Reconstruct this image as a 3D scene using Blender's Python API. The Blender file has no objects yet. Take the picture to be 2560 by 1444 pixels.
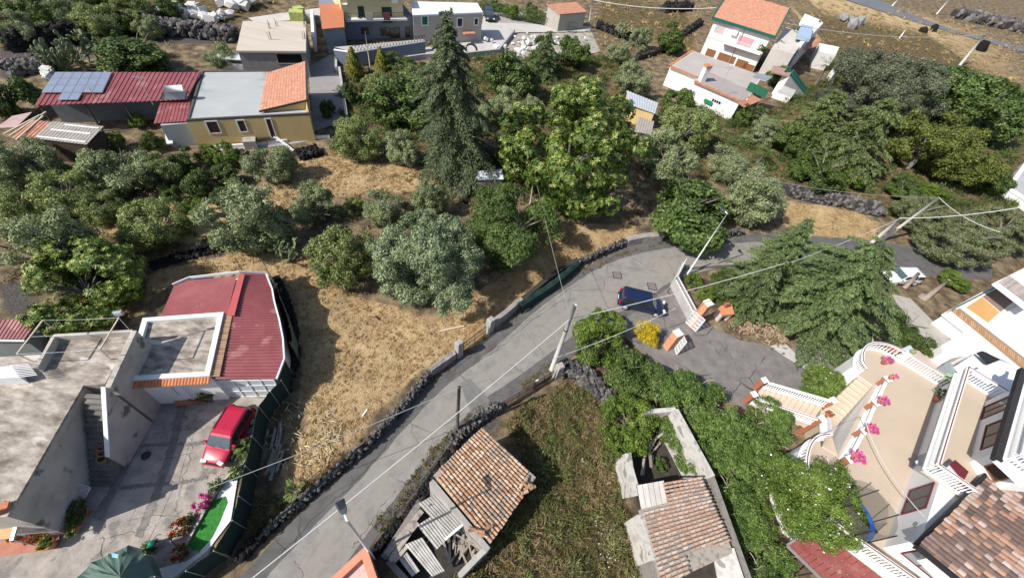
import bpy, bmesh, math, random
import numpy as np
from mathutils import Vector, Matrix

S = bpy.context.scene
COL = S.collection
rnd = random.Random(7)
R_ = math.radians

# ---------------------------------------------------------------- camera
CAM_H = 28.0
F = 1050.0                      # focal length in photograph pixels (2560 wide)
_n = np.array([1105 - 1280, 1605 - 722, F]); _n /= np.linalg.norm(_n)   # straight down, seen from the camera
_up = -_n
_y = np.array([0, 0, 1.0]); _y = _y - _y.dot(_n) * _n; _y /= np.linalg.norm(_y)
_x = np.cross(_y, _up)
RW = np.stack([_x, _y, _up])    # camera (x right, y down, z forward) -> world
cd = bpy.data.cameras.new('camera'); cam = bpy.data.objects.new('camera', cd); COL.objects.link(cam)
cd.sensor_width = 36; cd.lens = F / 2560 * 36; cd.clip_start = .1; cd.clip_end = 5000
mw = Matrix.Identity(4)
for i in range(3):
    mw[i][0] = RW[i][0]; mw[i][1] = -RW[i][1]; mw[i][2] = -RW[i][2]
mw[2][3] = CAM_H
cam.matrix_world = mw
S.camera = cam

# ---------------------------------------------------------------- sky and sun
SUN_AZ, SUN_EL = R_(215), R_(43.5)
w = bpy.data.worlds.new('World'); S.world = w; w.use_nodes = True
nt = w.node_tree; bg = nt.nodes['Background']
sky = nt.nodes.new('ShaderNodeTexSky'); sky.sky_type = 'NISHITA'; sky.sun_disc = False
sky.sun_elevation = SUN_EL; sky.sun_rotation = (math.pi / 2 - SUN_AZ) % (2 * math.pi)
sky.air_density = 1.0; sky.dust_density = 1.5
nt.links.new(sky.outputs[0], bg.inputs[0]); bg.inputs[1].default_value = 0.105
sl = bpy.data.lights.new('sun', 'SUN'); sl.energy = 4.5; sl.angle = R_(.55); sl.color = (1, .955, .88)
so = bpy.data.objects.new('sun', sl); COL.objects.link(so)
sd = Vector((math.cos(SUN_AZ) * math.cos(SUN_EL), math.sin(SUN_AZ) * math.cos(SUN_EL), math.sin(SUN_EL)))
so.rotation_euler = sd.to_track_quat('Z', 'Y').to_euler(); so.location = (0, 0, 60)
S.view_settings.view_transform = 'Standard'; S.view_settings.look = 'None'
S.view_settings.exposure = 0.38; S.view_settings.gamma = 1
S.render.engine = 'CYCLES'
try:
    S.cycles.use_denoising = True
    S.cycles.max_bounces = 6; S.cycles.transparent_max_bounces = 6
    S.cycles.diffuse_bounces = 3
except Exception: pass

# ---------------------------------------------------------------- survey helpers
def ray(u, v): return RW @ np.array([u - 1280, v - 722, F])
def P(u, v, z=0.0):
    "the point of the place that lies at height z under photograph point (u, v)"
    d = ray(u, v); t = (z - CAM_H) / d[2]
    return Vector((d[0] * t, d[1] * t, z))
def XY(u, v, z=0.0): return P(u, v, z).xy
def onwall(A, B, u, v):
    "distance along wall A-B and height of the photograph point (u, v) on that wall"
    d = ray(u, v); A = Vector(A[:2]); B = Vector(B[:2]); e = (B - A).normalized(); n = Vector((-e.y, e.x))
    t = n.dot(A) / (n.x * d[0] + n.y * d[1])
    p = Vector((d[0] * t, d[1] * t)); return (p - A).dot(e), CAM_H + d[2] * t
def rise(bu, bv, tu, tv, z0=0.0):
    b = P(bu, bv, z0); d = ray(tu, tv); h2 = d[0] ** 2 + d[1] ** 2
    return CAM_H + (b.x * d[0] + b.y * d[1]) / h2 * d[2]
def pxm(u, v, z=0.0):
    "photograph pixels per metre at that point (across the view)"
    d = ray(u, v); t = (z - CAM_H) / d[2]; return 1.0 / t

# ---------------------------------------------------------------- mesh helpers
class MB:
    def __init__(s): s.v = []; s.f = []
    def add(s, vs, fs):
        o = len(s.v); s.v += [tuple(p) for p in vs]; s.f += [tuple(i + o for i in f) for f in fs]; return s
    def prism(s, poly, z0, z1):
        n = len(poly); p = [Vector(q[:2]) for q in poly]
        a = sum(p[i].x * p[(i + 1) % n].y - p[(i + 1) % n].x * p[i].y for i in range(n))
        if a < 0: p = p[::-1]
        za = z0 if isinstance(z0, (list, tuple)) else [z0] * n
        zb = z1 if isinstance(z1, (list, tuple)) else [z1] * n
        if a < 0: za = list(za)[::-1]; zb = list(zb)[::-1]
        vs = [(q.x, q.y, z) for q, z in zip(p, za)] + [(q.x, q.y, z) for q, z in zip(p, zb)]
        fs = [tuple(range(n))[::-1], tuple(range(n, 2 * n))] + [(i, (i + 1) % n, n + (i + 1) % n, n + i) for i in range(n)]
        return s.add(vs, fs)
    def box(s, c, size, rz=0.0, M=None):
        x, y, z = [q / 2 for q in size]
        m = M if M is not None else Matrix.Translation(Vector(c)) @ Matrix.Rotation(rz, 4, 'Z')
        vs = [m @ Vector((a * x, b * y, d * z)) for d in (-1, 1) for a, b in ((-1, -1), (1, -1), (1, 1), (-1, 1))]
        return s.add(vs, [(3, 2, 1, 0), (4, 5, 6, 7), (0, 1, 5, 4), (1, 2, 6, 5), (2, 3, 7, 6), (3, 0, 4, 7)])
    def beam(s, a, b, w, h, up=(0, 0, 1)):
        "a straight bar from a to b, w wide and h high"
        a = Vector(a); b = Vector(b); e = (b - a); L = e.length
        if L < 1e-6: return s
        e /= L; u = Vector(up); sd_ = e.cross(u)
        if sd_.length < 1e-4: sd_ = e.cross(Vector((1, 0, 0)))
        sd_.normalize(); u = sd_.cross(e)
        m = Matrix((( e.x, sd_.x, u.x, (a.x + b.x) / 2), (e.y, sd_.y, u.y, (a.y + b.y) / 2), (e.z, sd_.z, u.z, (a.z + b.z) / 2), (0, 0, 0, 1)))
        return s.box(None, (L, w, h), M=m)
    def tube(s, pts, rad, n=8, cap=True):
        pts = [Vector(p) for p in pts]; k = len(pts)
        rs = rad if isinstance(rad, (list, tuple)) else [rad] * k
        vs = []; 
        for i, p in enumerate(pts):
            e = (pts[min(i + 1, k - 1)] - pts[max(i - 1, 0)])
            e = e.normalized() if e.length > 1e-9 else Vector((0, 0, 1))
            a = e.cross(Vector((0, 0, 1)) if abs(e.z) < .9 else Vector((1, 0, 0))).normalized(); b = e.cross(a)
            for j in range(n):
                t = 2 * math.pi * j / n; vs.append(p + (a * math.cos(t) + b * math.sin(t)) * rs[i])
        fs = [(i * n + j, i * n + (j + 1) % n, (i + 1) * n + (j + 1) % n, (i + 1) * n + j) for i in range(k - 1) for j in range(n)]
        if cap: fs += [tuple(range(n)), tuple(range((k - 1) * n, k * n))[::-1]]
        return s.add(vs, [f[::-1] for f in fs])
    def lathe(s, prof, c=(0, 0, 0), n=12, cap=True):
        vs = []; k = len(prof)
        for r, z in prof:
            for j in range(n):
                t = 2 * math.pi * j / n; vs.append((c[0] + r * math.cos(t), c[1] + r * math.sin(t), c[2] + z))
        fs = [(i * n + j, i * n + (j + 1) % n, (i + 1) * n + (j + 1) % n, (i + 1) * n + j) for i in range(k - 1) for j in range(n)]
        if cap: fs += [tuple(range(n))[::-1], tuple(range((k - 1) * n, k * n))]
        return s.add(vs, fs)
    def quad(s, a, b, c, d): return s.add([a, b, c, d], [(0, 1, 2, 3)])
    def slab(s, pts, t):
        "a plate of thickness t hanging below the 3-D polygon pts"
        n = len(pts); p = [Vector(q) for q in pts]
        a = sum(p[i].x * p[(i + 1) % n].y - p[(i + 1) % n].x * p[i].y for i in range(n))
        if a < 0: p = p[::-1]
        vs = [q - Vector((0, 0, t)) for q in p] + p
        return s.add(vs, [tuple(range(n))[::-1], tuple(range(n, 2 * n))] + [(i, (i + 1) % n, n + (i + 1) % n, n + i) for i in range(n)])
    def mesh(s, name, m=None, smooth=False):
        me = bpy.data.meshes.new(name); me.from_pydata(s.v, [], s.f)
        if m: me.materials.append(m)
        if smooth: me.polygons.foreach_set('use_smooth', [True] * len(me.polygons))
        me.update(); return me

def inst(name, me, parent=None, loc=None, rot=None, scale=None):
    o = bpy.data.objects.new(name, me); COL.objects.link(o)
    if loc is not None: o.location = loc
    if rot is not None: o.rotation_euler = rot
    if scale is not None: o.scale = scale
    if parent is not None:
        o.parent = parent; o.matrix_parent_inverse = parent.get('_w') and Matrix.Translation(Vector(parent['_w'])).inverted() or Matrix.Identity(4)
    return o
def obj(name, mb, m=None, parent=None, smooth=False, **kw):
    o = inst(name, mb.mesh(name, m, smooth), parent)
    for k, v in kw.items(): o[k] = v
    return o
def tag(o, label, cat, group=None):
    o['label'] = label; o['category'] = cat
    if group: o['group'] = group
    return o
def thing(name, label, cat, loc=(0, 0, 0), group=None, local=False):
    "an Empty at the thing's base; parts are built in world coordinates unless local"
    o = bpy.data.objects.new(name, None); COL.objects.link(o); o.location = loc; o.empty_display_size = .2
    if not local: o['_w'] = [float(q) for q in loc]
    return tag(o, label, cat, group)
def struct(name, mb, m, smooth=False):
    o = obj(name, mb, m, smooth=smooth); o['kind'] = 'structure'; return o
def fast_mesh(name, V, Fq, m=None, tint=None, smooth=False):
    "numpy arrays -> mesh; Fq is (n, k)"
    me = bpy.data.meshes.new(name); nv = len(V); nf, k = Fq.shape
    me.vertices.add(nv); me.vertices.foreach_set('co', np.asarray(V, np.float32).ravel())
    me.loops.add(nf * k); me.loops.foreach_set('vertex_index', Fq.astype(np.int32).ravel())
    me.polygons.add(nf); me.polygons.foreach_set('loop_start', np.arange(0, nf * k, k, dtype=np.int32))
    if smooth: me.polygons.foreach_set('use_smooth', np.ones(nf, bool))
    if tint is not None:
        at = me.attributes.new('tint', 'FLOAT', 'FACE'); at.data.foreach_set('value', np.asarray(tint, np.float32))
    if m: me.materials.append(m)
    me.update(calc_edges=True); me.validate(); return me
def clone(root, loc, rz=None, label=None, scale=None):
    r = root.copy(); COL.objects.link(r); r.location = loc
    if rz is not None: r.rotation_euler = (0, 0, rz)
    if scale is not None: r.scale = scale
    if label: r['label'] = label
    for ch in list(root.children):
        c = ch.copy(); COL.objects.link(c); c.parent = r
        for g in list(ch.children):
            d = g.copy(); COL.objects.link(d); d.parent = c
    return r

# ---------------------------------------------------------------- materials
MATS = {}
def mat(name, cols, scale=2.0, rough=.85, bump=0.0, spec=.25, detail=8, lo=.3, hi=.7, vary=0.0, metal=0.0, stretch=None, coat=0.0, spots=None, bscale=None):
    "a procedural surface: noise between the colours cols, optional relief, per-object variation and spots (colour, scale, threshold)"
    if name in MATS: return MATS[name]
    m = bpy.data.materials.new(name); m.use_nodes = True; t = m.node_tree; b = t.nodes['Principled BSDF']
    L = t.links.new; N = t.nodes.new
    tc = N('ShaderNodeTexCoord'); src = tc.outputs['Object']
    if stretch:
        mp = N('ShaderNodeMapping'); mp.inputs['Scale'].default_value = stretch; L(src, mp.inputs[0]); src = mp.outputs[0]
    no = N('ShaderNodeTexNoise'); no.inputs['Scale'].default_value = scale; no.inputs['Detail'].default_value = detail; no.inputs['Roughness'].default_value = .62
    L(src, no.inputs['Vector'])
    cr = N('ShaderNodeValToRGB'); e = cr.color_ramp.elements
    cols = [c if isinstance(c, (tuple, list)) else (c, c, c) for c in cols]
    if len(cols) == 1: cols = [cols[0], tuple(q * .9 for q in cols[0])]
    while len(e) < len(cols): e.new(.5)
    for i, c in enumerate(cols):
        e[i].position = lo + (hi - lo) * i / (len(cols) - 1); e[i].color = (*c, 1)
    L(no.outputs['Fac'], cr.inputs[0]); c = cr.outputs[0]
    if spots:
        sc, ss, th = spots
        n2 = N('ShaderNodeTexNoise'); n2.inputs['Scale'].default_value = ss; n2.inputs['Detail'].default_value = 6; L(src, n2.inputs['Vector'])
        r2 = N('ShaderNodeValToRGB'); r2.color_ramp.elements[0].position = th; r2.color_ramp.elements[1].position = th + .06
        L(n2.outputs['Fac'], r2.inputs[0]); mx = N('ShaderNodeMixRGB'); L(r2.outputs[0], mx.inputs[0]); L(c, mx.inputs[1]); mx.inputs[2].default_value = (*sc, 1); c = mx.outputs[0]
    if vary:
        oi = N('ShaderNodeObjectInfo'); mr = N('ShaderNodeMapRange'); mr.inputs[3].default_value = 1 - vary; mr.inputs[4].default_value = 1 + vary
        L(oi.outputs['Random'], mr.inputs[0]); hs = N('ShaderNodeHueSaturation'); L(mr.outputs[0], hs.inputs['Value']); L(c, hs.inputs['Color']); c = hs.outputs[0]
    L(c, b.inputs['Base Color']); b.inputs['Roughness'].default_value = rough; b.inputs['Metallic'].default_value = metal
    b.inputs['Specular IOR Level'].default_value = spec; b.inputs['Coat Weight'].default_value = coat
    if bump:
        n3 = N('ShaderNodeTexNoise'); n3.inputs['Scale'].default_value = bscale or scale * 5; n3.inputs['Detail'].default_value = 8; L(src, n3.inputs['Vector'])
        bp = N('ShaderNodeBump'); bp.inputs['Strength'].default_value = min(1, bump); bp.inputs['Distance'].default_value = .05; L(n3.outputs['Fac'], bp.inputs['Height']); L(bp.outputs[0], b.inputs['Normal'])
    MATS[name] = m; return m
def leafmat(name, cols, trans=.25, rough=.55, vary=.12):
    "leaves: colour by the per-leaf attribute tint, some light passing through"
    if name in MATS: return MATS[name]
    m = bpy.data.materials.new(name); m.use_nodes = True; t = m.node_tree; b = t.nodes['Principled BSDF']; L = t.links.new; N = t.nodes.new
    at = N('ShaderNodeAttribute'); at.attribute_name = 'tint'; cr = N('ShaderNodeValToRGB'); e = cr.color_ramp.elements
    while len(e) < len(cols): e.new(.5)
    for i, c in enumerate(cols): e[i].position = i / (len(cols) - 1); e[i].color = (*c, 1)
    L(at.outputs['Fac'], cr.inputs[0])
    oi = N('ShaderNodeObjectInfo'); mr = N('ShaderNodeMapRange'); mr.inputs[3].default_value = 1 - vary; mr.inputs[4].default_value = 1 + vary
    L(oi.outputs['Random'], mr.inputs[0]); hs = N('ShaderNodeHueSaturation'); L(mr.outputs[0], hs.inputs['Value']); L(cr.outputs[0], hs.inputs['Color'])
    L(hs.outputs[0], b.inputs['Base Color']); b.inputs['Roughness'].default_value = rough; b.inputs['Specular IOR Level'].default_value = .3
    if trans:
        tr = N('ShaderNodeBsdfTranslucent'); mx = N('ShaderNodeMixShader'); mx.inputs[0].default_value = trans
        L(hs.outputs[0], tr.inputs[0]); L(b.outputs[0], mx.inputs[1]); L(tr.outputs[0], mx.inputs[2]); L(mx.outputs[0], t.nodes['Material Output'].inputs[0])
    MATS[name] = m; return m

white_plaster = mat('white plaster', [(.74, .73, .71), (.8, .79, .77)], 1.2, .85, .1)
white_paint = mat('white paint', [(.78, .78, .78), (.72, .72, .73)], 3, .5)
dark_metal = mat('dark metal', [(.035, .033, .033), (.05, .045, .042)], 6, .5, spec=.4)
rusty = mat('rusty iron', [(.12, .05, .03), (.06, .035, .028), (.17, .08, .045)], 9, .8)
galv = mat('galvanised steel', [(.42, .44, .46), (.5, .52, .54)], 5, .4, metal=.5)
terracotta = mat('terracotta', [(.5, .2, .1), (.42, .17, .09), (.56, .26, .15)], 4, .8, vary=.1)
glass_dark = mat('dark glass', [(.02, .025, .03), (.035, .04, .05)], 1, .08, spec=.6)
concrete_grey = mat('grey concrete', [(.3, .28, .26), (.4, .38, .35), (.24, .23, .215)], 1.5, .9, .25, spots=((.2, .19, .18), 1.1, .62))
old_wood = mat('weathered wood', [(.22, .19, .165), (.34, .3, .26), (.16, .135, .115)], 3, .9, .3, vary=.15)
lava = mat('lava rock', [(.035, .033, .034), (.075, .07, .07), (.05, .046, .046)], 4, .95, .6, vary=.35)
black_shadow_net = mat('green shade net', [(.012, .03, .026), (.018, .042, .036)], 3, .85, .2)
# ================================================================ ground and paving
def pip(X, Y, poly):
    n = len(poly); ins = np.zeros(X.shape, bool); j = n - 1
    for i in range(n):
        xi, yi = poly[i]; xj, yj = poly[j]
        c = ((yi > Y) != (yj > Y)) & (X < (xj - xi) * (Y - yi) / (yj - yi + 1e-12) + xi); ins ^= c; j = i
    return ins
def wpoly(px, z=0): return [tuple(XY(u, v, z)) for u, v in px]
xs = np.concatenate([-np.geomspace(1600, 72, 14), np.arange(-70, 96, .55), np.geomspace(97, 1800, 16)])
ys = np.concatenate([-np.geomspace(300, 9, 7), np.arange(-8, 84, .55), np.geomspace(85, 1900, 22)])
GX, GY = np.meshgrid(xs, ys)
STRAW = [[(700, 690), (780, 678), (830, 720), (950, 760), (1080, 795), (1250, 700), (1330, 620), (1400, 560), (1600, 560), (1590, 595), (1470, 665), (1330, 745), (1215, 835), (1050, 925), (960, 1010), (880, 1110), (740, 1230), (700, 1200), (765, 1080), (745, 800)],
         [(640, 470), (760, 395), (830, 375), (950, 410), (1080, 405), (1110, 470), (1000, 480), (900, 490), (760, 495), (700, 520)],
         [(360, 690), (560, 625), (700, 600), (800, 660), (700, 690), (430, 700), (390, 740)],
         [(250, 560), (320, 590), (360, 640), (270, 640)], [(200, 520), (560, 500), (640, 470), (720, 520), (600, 610), (330, 600)],
         [(1955, 500), (2010, 510), (2120, 520), (2200, 560), (2180, 600), (2000, 590), (1960, 560)],
         [(1480, 0), (1790, 0), (1740, 110), (1640, 110), (1560, 50), (1480, 20)],
         [(1990, 0), (2200, 0), (2560, 110), (2560, 210), (2380, 190), (2200, 100), (2060, 170), (2000, 90)],
         [(1290, 600), (1420, 560), (1500, 620), (1330, 720)],
         [(960, 1330), (1030, 1220), (1110, 1120), (1200, 1030), (1215, 1040), (1130, 1115), (1050, 1235), (985, 1340)]]
WEED = [[(1330, 1000), (1430, 960), (1520, 1010), (1540, 1150), (1600, 1444), (1100, 1500), (1250, 1330), (1340, 1200), (1260, 1060)],
        [(620, 1230), (740, 1230), (900, 1100), (960, 1060), (840, 1160), (700, 1290), (600, 1380)],
        [(2230, 0), (2560, 0), (2560, 90), (2300, 40)], [(1480, 0), (1790, 0), (1740, 110), (1480, 60)], [(1990, 0), (2560, 110), (2560, 210), (2060, 170)], [(0, 0), (700, 0), (600, 60), (0, 110)], [(1640, 250), (1900, 290), (2080, 180), (2560, 250), (2560, 560), (2240, 540), (1950, 450), (1700, 430)], [(840, 190), (1240, 140), (1600, 140), (1580, 420), (1240, 430), (860, 330)]]
LAVA = [[(360, 660), (480, 620), (590, 610), (590, 630), (480, 655), (380, 675)],
        [(930, 1200), (1070, 1130), (1250, 1010), (1260, 1050), (1090, 1180), (960, 1330)],
        [(1940, 450), (2200, 520), (2200, 545), (2100, 520), (1960, 490)],
        [(0, 690), (80, 700), (80, 790), (0, 790)],
        [(2100, 60), (2300, 130), (2560, 210), (2560, 240), (2300, 160)],
        [(0, 120), (200, 80), (330, 60), (600, 60), (590, 110), (330, 110), (60, 190), (0, 200)]]
def mask(polys):
    M = np.zeros(GX.shape, np.float32)
    for p in polys: M = np.maximum(M, pip(GX, GY, wpoly(p)).astype(np.float32) * (1 if max(q[1] for q in p) < 215 else 1))
    for _ in range(2):
        Q = M.copy(); Q[1:-1, 1:-1] = (M[1:-1, 1:-1] * 2 + M[:-2, 1:-1] + M[2:, 1:-1] + M[1:-1, :-2] + M[1:-1, 2:]) / 6; M = Q
    return M
mS, mW, mL = mask(STRAW), mask(WEED), mask(LAVA)
rs = np.random.RandomState(3)
def bumps(X, Y, k, amp, seed):
    r = np.random.RandomState(seed); z = np.zeros(X.shape)
    for i in range(10):
        a = r.uniform(0, 6.28); q = k * r.uniform(.5, 2); z += np.sin((X * np.cos(a) + Y * np.sin(a)) * q + r.uniform(0, 6.28))
    return z * amp / 3
soft = np.clip(mS + mW * .8, 0, 1)
GZ = -.03 + soft * (bumps(GX, GY, .9, .05, 1) + rs.randn(*GX.shape) * .012 - .0)
GZ = np.minimum(GZ, .06)
ny, nx = GX.shape
Vg = np.stack([GX.ravel(), GY.ravel(), GZ.ravel()], 1)
ii = np.arange(nx * ny).reshape(ny, nx)
Fg = np.stack([ii[:-1, :-1].ravel(), ii[:-1, 1:].ravel(), ii[1:, 1:].ravel(), ii[1:, :-1].ravel()], 1)

def ground_mat():
    m = bpy.data.materials.new('dry earth and straw'); m.use_nodes = True; t = m.node_tree; b = t.nodes['Principled BSDF']; L = t.links.new; N = t.nodes.new
    tc = N('ShaderNodeTexCoord')
    def noise(s, d=8, r=.65, st=None):
        n = N('ShaderNodeTexNoise'); n.inputs['Scale'].default_value = s; n.inputs['Detail'].default_value = d; n.inputs['Roughness'].default_value = r; L(tc.outputs['Object'], n.inputs['Vector']); return n.outputs['Fac']
    def ramp(f, stops):
        c = N('ShaderNodeValToRGB'); e = c.color_ramp.elements
        while len(e) < len(stops): e.new(.5)
        for q, (p, col) in zip(e, stops): q.position = p; q.color = (*col, 1)
        L(f, c.inputs[0]); return c.outputs[0]
    def mix(f, a, c):
        x = N('ShaderNodeMixRGB'); L(f, x.inputs[0]); L(a, x.inputs[1]); L(c, x.inputs[2]); return x.outputs[0]
    def msk(name, w=.9):
        a = N('ShaderNodeAttribute'); a.attribute_name = name
        q = N('ShaderNodeMath'); q.operation = 'MULTIPLY_ADD'; L(noise(.9, 6), q.inputs[0]); q.inputs[1].default_value = w; q.inputs[2].default_value = -w / 2
        s = N('ShaderNodeMath'); s.operation = 'ADD'; L(a.outputs['Fac'], s.inputs[0]); L(q.outputs[0], s.inputs[1])
        r = N('ShaderNodeMapRange'); r.inputs[1].default_value = .38; r.inputs[2].default_value = .62; L(s.outputs[0], r.inputs[0]); return r.outputs[0]
    earth = ramp(noise(.8), [(.3, (.06, .046, .034)), (.44, (.12, .09, .06)), (.55, (.21, .16, .1)), (.7, (.34, .265, .165))])
    fine = noise(11, 10, .75)
    straw = ramp(noise(.42, 10, .68), [(.3, (.14, .095, .052)), (.42, (.28, .197, .107)), (.53, (.43, .31, .172)), (.66, (.6, .465, .28))])
    st2 = ramp(fine, [(.32, (.18, .115, .06)), (.48, (.42, .295, .155)), (.62, (.64, .5, .3))])
    half = N('ShaderNodeValue'); half.outputs[0].default_value = .5
    straw = mix(half.outputs[0], straw, st2)
    weed = ramp(noise(1.1, 9, .7), [(.3, (.035, .032, .018)), (.43, (.08, .064, .033)), (.55, (.15, .11, .055)), (.7, (.27, .2, .1))])
    lav = ramp(noise(7, 9, .75), [(.3, (.035, .032, .032)), (.5, (.085, .078, .075)), (.68, (.17, .15, .14))])
    c = mix(msk('straw'), earth, straw); c = mix(msk('weed'), c, weed); c = mix(msk('lava'), c, lav)
    L(c, b.inputs['Base Color']); b.inputs['Roughness'].default_value = .95; b.inputs['Specular IOR Level'].default_value = .1
    bp = N('ShaderNodeBump'); bp.inputs['Strength'].default_value = .8; bp.inputs['Distance'].default_value = .12; L(noise(5, 10, .75), bp.inputs['Height']); L(bp.outputs[0], b.inputs['Normal'])
    return m
gm = fast_mesh('ground', Vg, Fg, ground_mat(), smooth=True)
for nm, M_ in (('straw', mS), ('weed', mW), ('lava', mL)):
    a = gm.attributes.new(nm, 'FLOAT', 'POINT'); a.data.foreach_set('value', M_.ravel().astype(np.float32))
g = inst('ground', gm); g['kind'] = 'structure'

def sheet(name, px, z, m, kind='structure', zp=None):
    mb = MB(); pts = [P(u, v, 0 if zp is None else zp) for u, v in px]; n = len(pts)
    a = sum(pts[i].x * pts[(i + 1) % n].y - pts[(i + 1) % n].x * pts[i].y for i in range(n))
    if a < 0: pts = pts[::-1]
    mb.add([(p.x, p.y, z) for p in pts], [tuple(range(n))])
    me = mb.mesh(name, m)
    bm = bmesh.new(); bm.from_mesh(me); bmesh.ops.triangulate(bm, faces=bm.faces[:]); bm.to_mesh(me); bm.free()
    o = inst(name, me)
    if kind: o['kind'] = kind
    return o
def spline(pts, k=6):
    "Catmull-Rom through 2-D or 3-D points"
    p = [Vector(q) for q in pts]; out = []
    for i in range(len(p) - 1):
        a = p[max(i - 1, 0)]; b = p[i]; c = p[i + 1]; d = p[min(i + 2, len(p) - 1)]
        for j in range(k):
            t = j / k
            out.append(.5 * ((2 * b) + (c - a) * t + (2 * a - 5 * b + 4 * c - d) * t * t + (3 * b - a - 3 * c + d) * t ** 3))
    out.append(p[-1]); return out
def ribbon(name, left, right, z, m, kind='structure', jag=0.0, parent=None):
    "a strip of ground between two pixel polylines (same number of points after resampling)"
    A = spline([XY(*q) for q in left]); B = spline([XY(*q) for q in right])
    def res(p, n):
        d = [0]
        for i in range(len(p) - 1): d.append(d[-1] + (p[i + 1] - p[i]).length)
        out = []; j = 0
        for i in range(n):
            s = d[-1] * i / (n - 1)
            while j < len(p) - 2 and d[j + 1] < s: j += 1
            t = (s - d[j]) / max(1e-9, d[j + 1] - d[j]); out.append(p[j].lerp(p[j + 1], t))
        return out
    n = 90 if jag else 48
    A = res(A, n); B = res(B, n); mb = MB(); r = random.Random(len(name))
    for p, q in zip(A, B):
        e = (q - p).normalized()
        p2 = p + e * r.uniform(-jag, jag); q2 = q + e * r.uniform(-jag, jag)
        mb.v += [(p2.x, p2.y, z), (q2.x, q2.y, z)]
    mb.f = [(2 * i, 2 * i + 1, 2 * i + 3, 2 * i + 2) for i in range(n - 1)]
    o = obj(name, mb, m, parent)
    if kind: o['kind'] = kind
    return o

def asphalt_mat(name, c0, c1, c2, crack=.5, cs=.45):
    m = mat(name, [c0, c1, c2], 1.1, .9, .25, bscale=60, spec=.2)
    t = m.node_tree; L = t.links.new; N = t.nodes.new; b = t.nodes['Principled BSDF']; src = b.inputs['Base Color'].links[0].from_socket
    tc = N('ShaderNodeTexCoord'); nz = N('ShaderNodeTexNoise'); nz.inputs['Scale'].default_value = 1.7; nz.inputs['Detail'].default_value = 6
    L(tc.outputs['Object'], nz.inputs['Vector'])
    mv = N('ShaderNodeMixRGB'); mv.inputs[0].default_value = .22; L(tc.outputs['Object'], mv.inputs[1]); L(nz.outputs['Color'], mv.inputs[2])
    vo = N('ShaderNodeTexVoronoi'); vo.feature = 'DISTANCE_TO_EDGE'; vo.inputs['Scale'].default_value = cs; L(mv.outputs[0], vo.inputs['Vector'])
    r = N('ShaderNodeMapRange'); r.inputs[1].default_value = .004; r.inputs[2].default_value = .012; r.inputs[3].default_value = 1; r.inputs[4].default_value = 0; L(vo.outputs['Distance'], r.inputs[0])
    n2 = N('ShaderNodeTexNoise'); n2.inputs['Scale'].default_value = .35; L(tc.outputs['Object'], n2.inputs['Vector'])
    r2 = N('ShaderNodeMapRange'); r2.inputs[1].default_value = .47; r2.inputs[2].default_value = .55; L(n2.outputs['Fac'], r2.inputs[0])
    mu = N('ShaderNodeMath'); mu.operation = 'MULTIPLY'; L(r.outputs[0], mu.inputs[0]); L(r2.outputs[0], mu.inputs[1])
    m2 = N('ShaderNodeMath'); m2.operation = 'MULTIPLY'; L(mu.outputs[0], m2.inputs[0]); m2.inputs[1].default_value = crack
    mx = N('ShaderNodeMixRGB'); L(m2.outputs[0], mx.inputs[0]); L(src, mx.inputs[1]); mx.inputs[2].default_value = (.035, .033, .032, 1)
    sp = N('ShaderNodeTexNoise'); sp.inputs['Scale'].default_value = 45; sp.inputs['Detail'].default_value = 3; L(tc.outputs['Object'], sp.inputs['Vector'])
    hs = N('ShaderNodeHueSaturation'); mr = N('ShaderNodeMapRange'); mr.inputs[1].default_value = .3; mr.inputs[2].default_value = .7; mr.inputs[3].default_value = .82; mr.inputs[4].default_value = 1.18
    L(sp.outputs['Fac'], mr.inputs[0]); L(mr.outputs[0], hs.inputs['Value']); L(mx.outputs[0], hs.inputs['Color']); L(hs.outputs[0], b.inputs['Base Color'])
    return m
asph_old = asphalt_mat('dark old asphalt', (.088, .085, .083), (.118, .113, .11), (.145, .139, .134))
asph_light = asphalt_mat('worn pale asphalt', (.195, .184, .171), (.25, .235, .215), (.295, .275, .25), .4, .3)
asph_drive = asphalt_mat('driveway asphalt', (.15, .137, .133), (.19, .175, .168), (.235, .22, .208), .9, .33)
asph_patch = asphalt_mat('asphalt patch', (.15, .145, .142), (.175, .17, .165), (.2, .19, .185), .2)
RL = [(540, 1500), (640, 1400), (740, 1290), (840, 1200), (930, 1115), (1010, 1020), (1085, 935), (1150, 893), (1220, 845), (1300, 770), (1400, 690), (1500, 630), (1620, 597), (1760, 590), (1900, 585), (2050, 590), (2200, 605), (2330, 620), (2480, 640)]
RR = [(850, 1500), (900, 1400), (960, 1320), (1030, 1230), (1110, 1130), (1160, 1080), (1230, 1025), (1300, 990), (1390, 925), (1470, 860), (1560, 810), (1650, 760), (1690, 705), (1780, 675), (1900, 660), (2050, 665), (2200, 675), (2330, 690), (2480, 700)]
ribbon('road', RL, RR, .004, asph_old)
LL = [(620, 1500), (705, 1400), (790, 1310), (880, 1220), (960, 1130), (1045, 1035), (1120, 960), (1200, 900), (1270, 840), (1350, 770), (1440, 705), (1530, 655), (1640, 625), (1760, 612), (1900, 605), (2050, 610)]
LR = [(800, 1500), (870, 1400), (935, 1310), (1000, 1230), (1080, 1130), (1140, 1065), (1205, 1000), (1270, 958), (1350, 900), (1440, 835), (1530, 790), (1620, 745), (1675, 705), (1780, 672), (1900, 657), (2050, 660)]
ribbon('road_surface', LL, LR, .008, asph_light, jag=.05)
LM = [(a[0] * .62 + b[0] * .38, a[1] * .62 + b[1] * .38) for a, b in zip(LL, LR)]; LN = [(a[0] * .3 + b[0] * .7, a[1] * .3 + b[1] * .7) for a, b in zip(LL, LR)]
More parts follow.
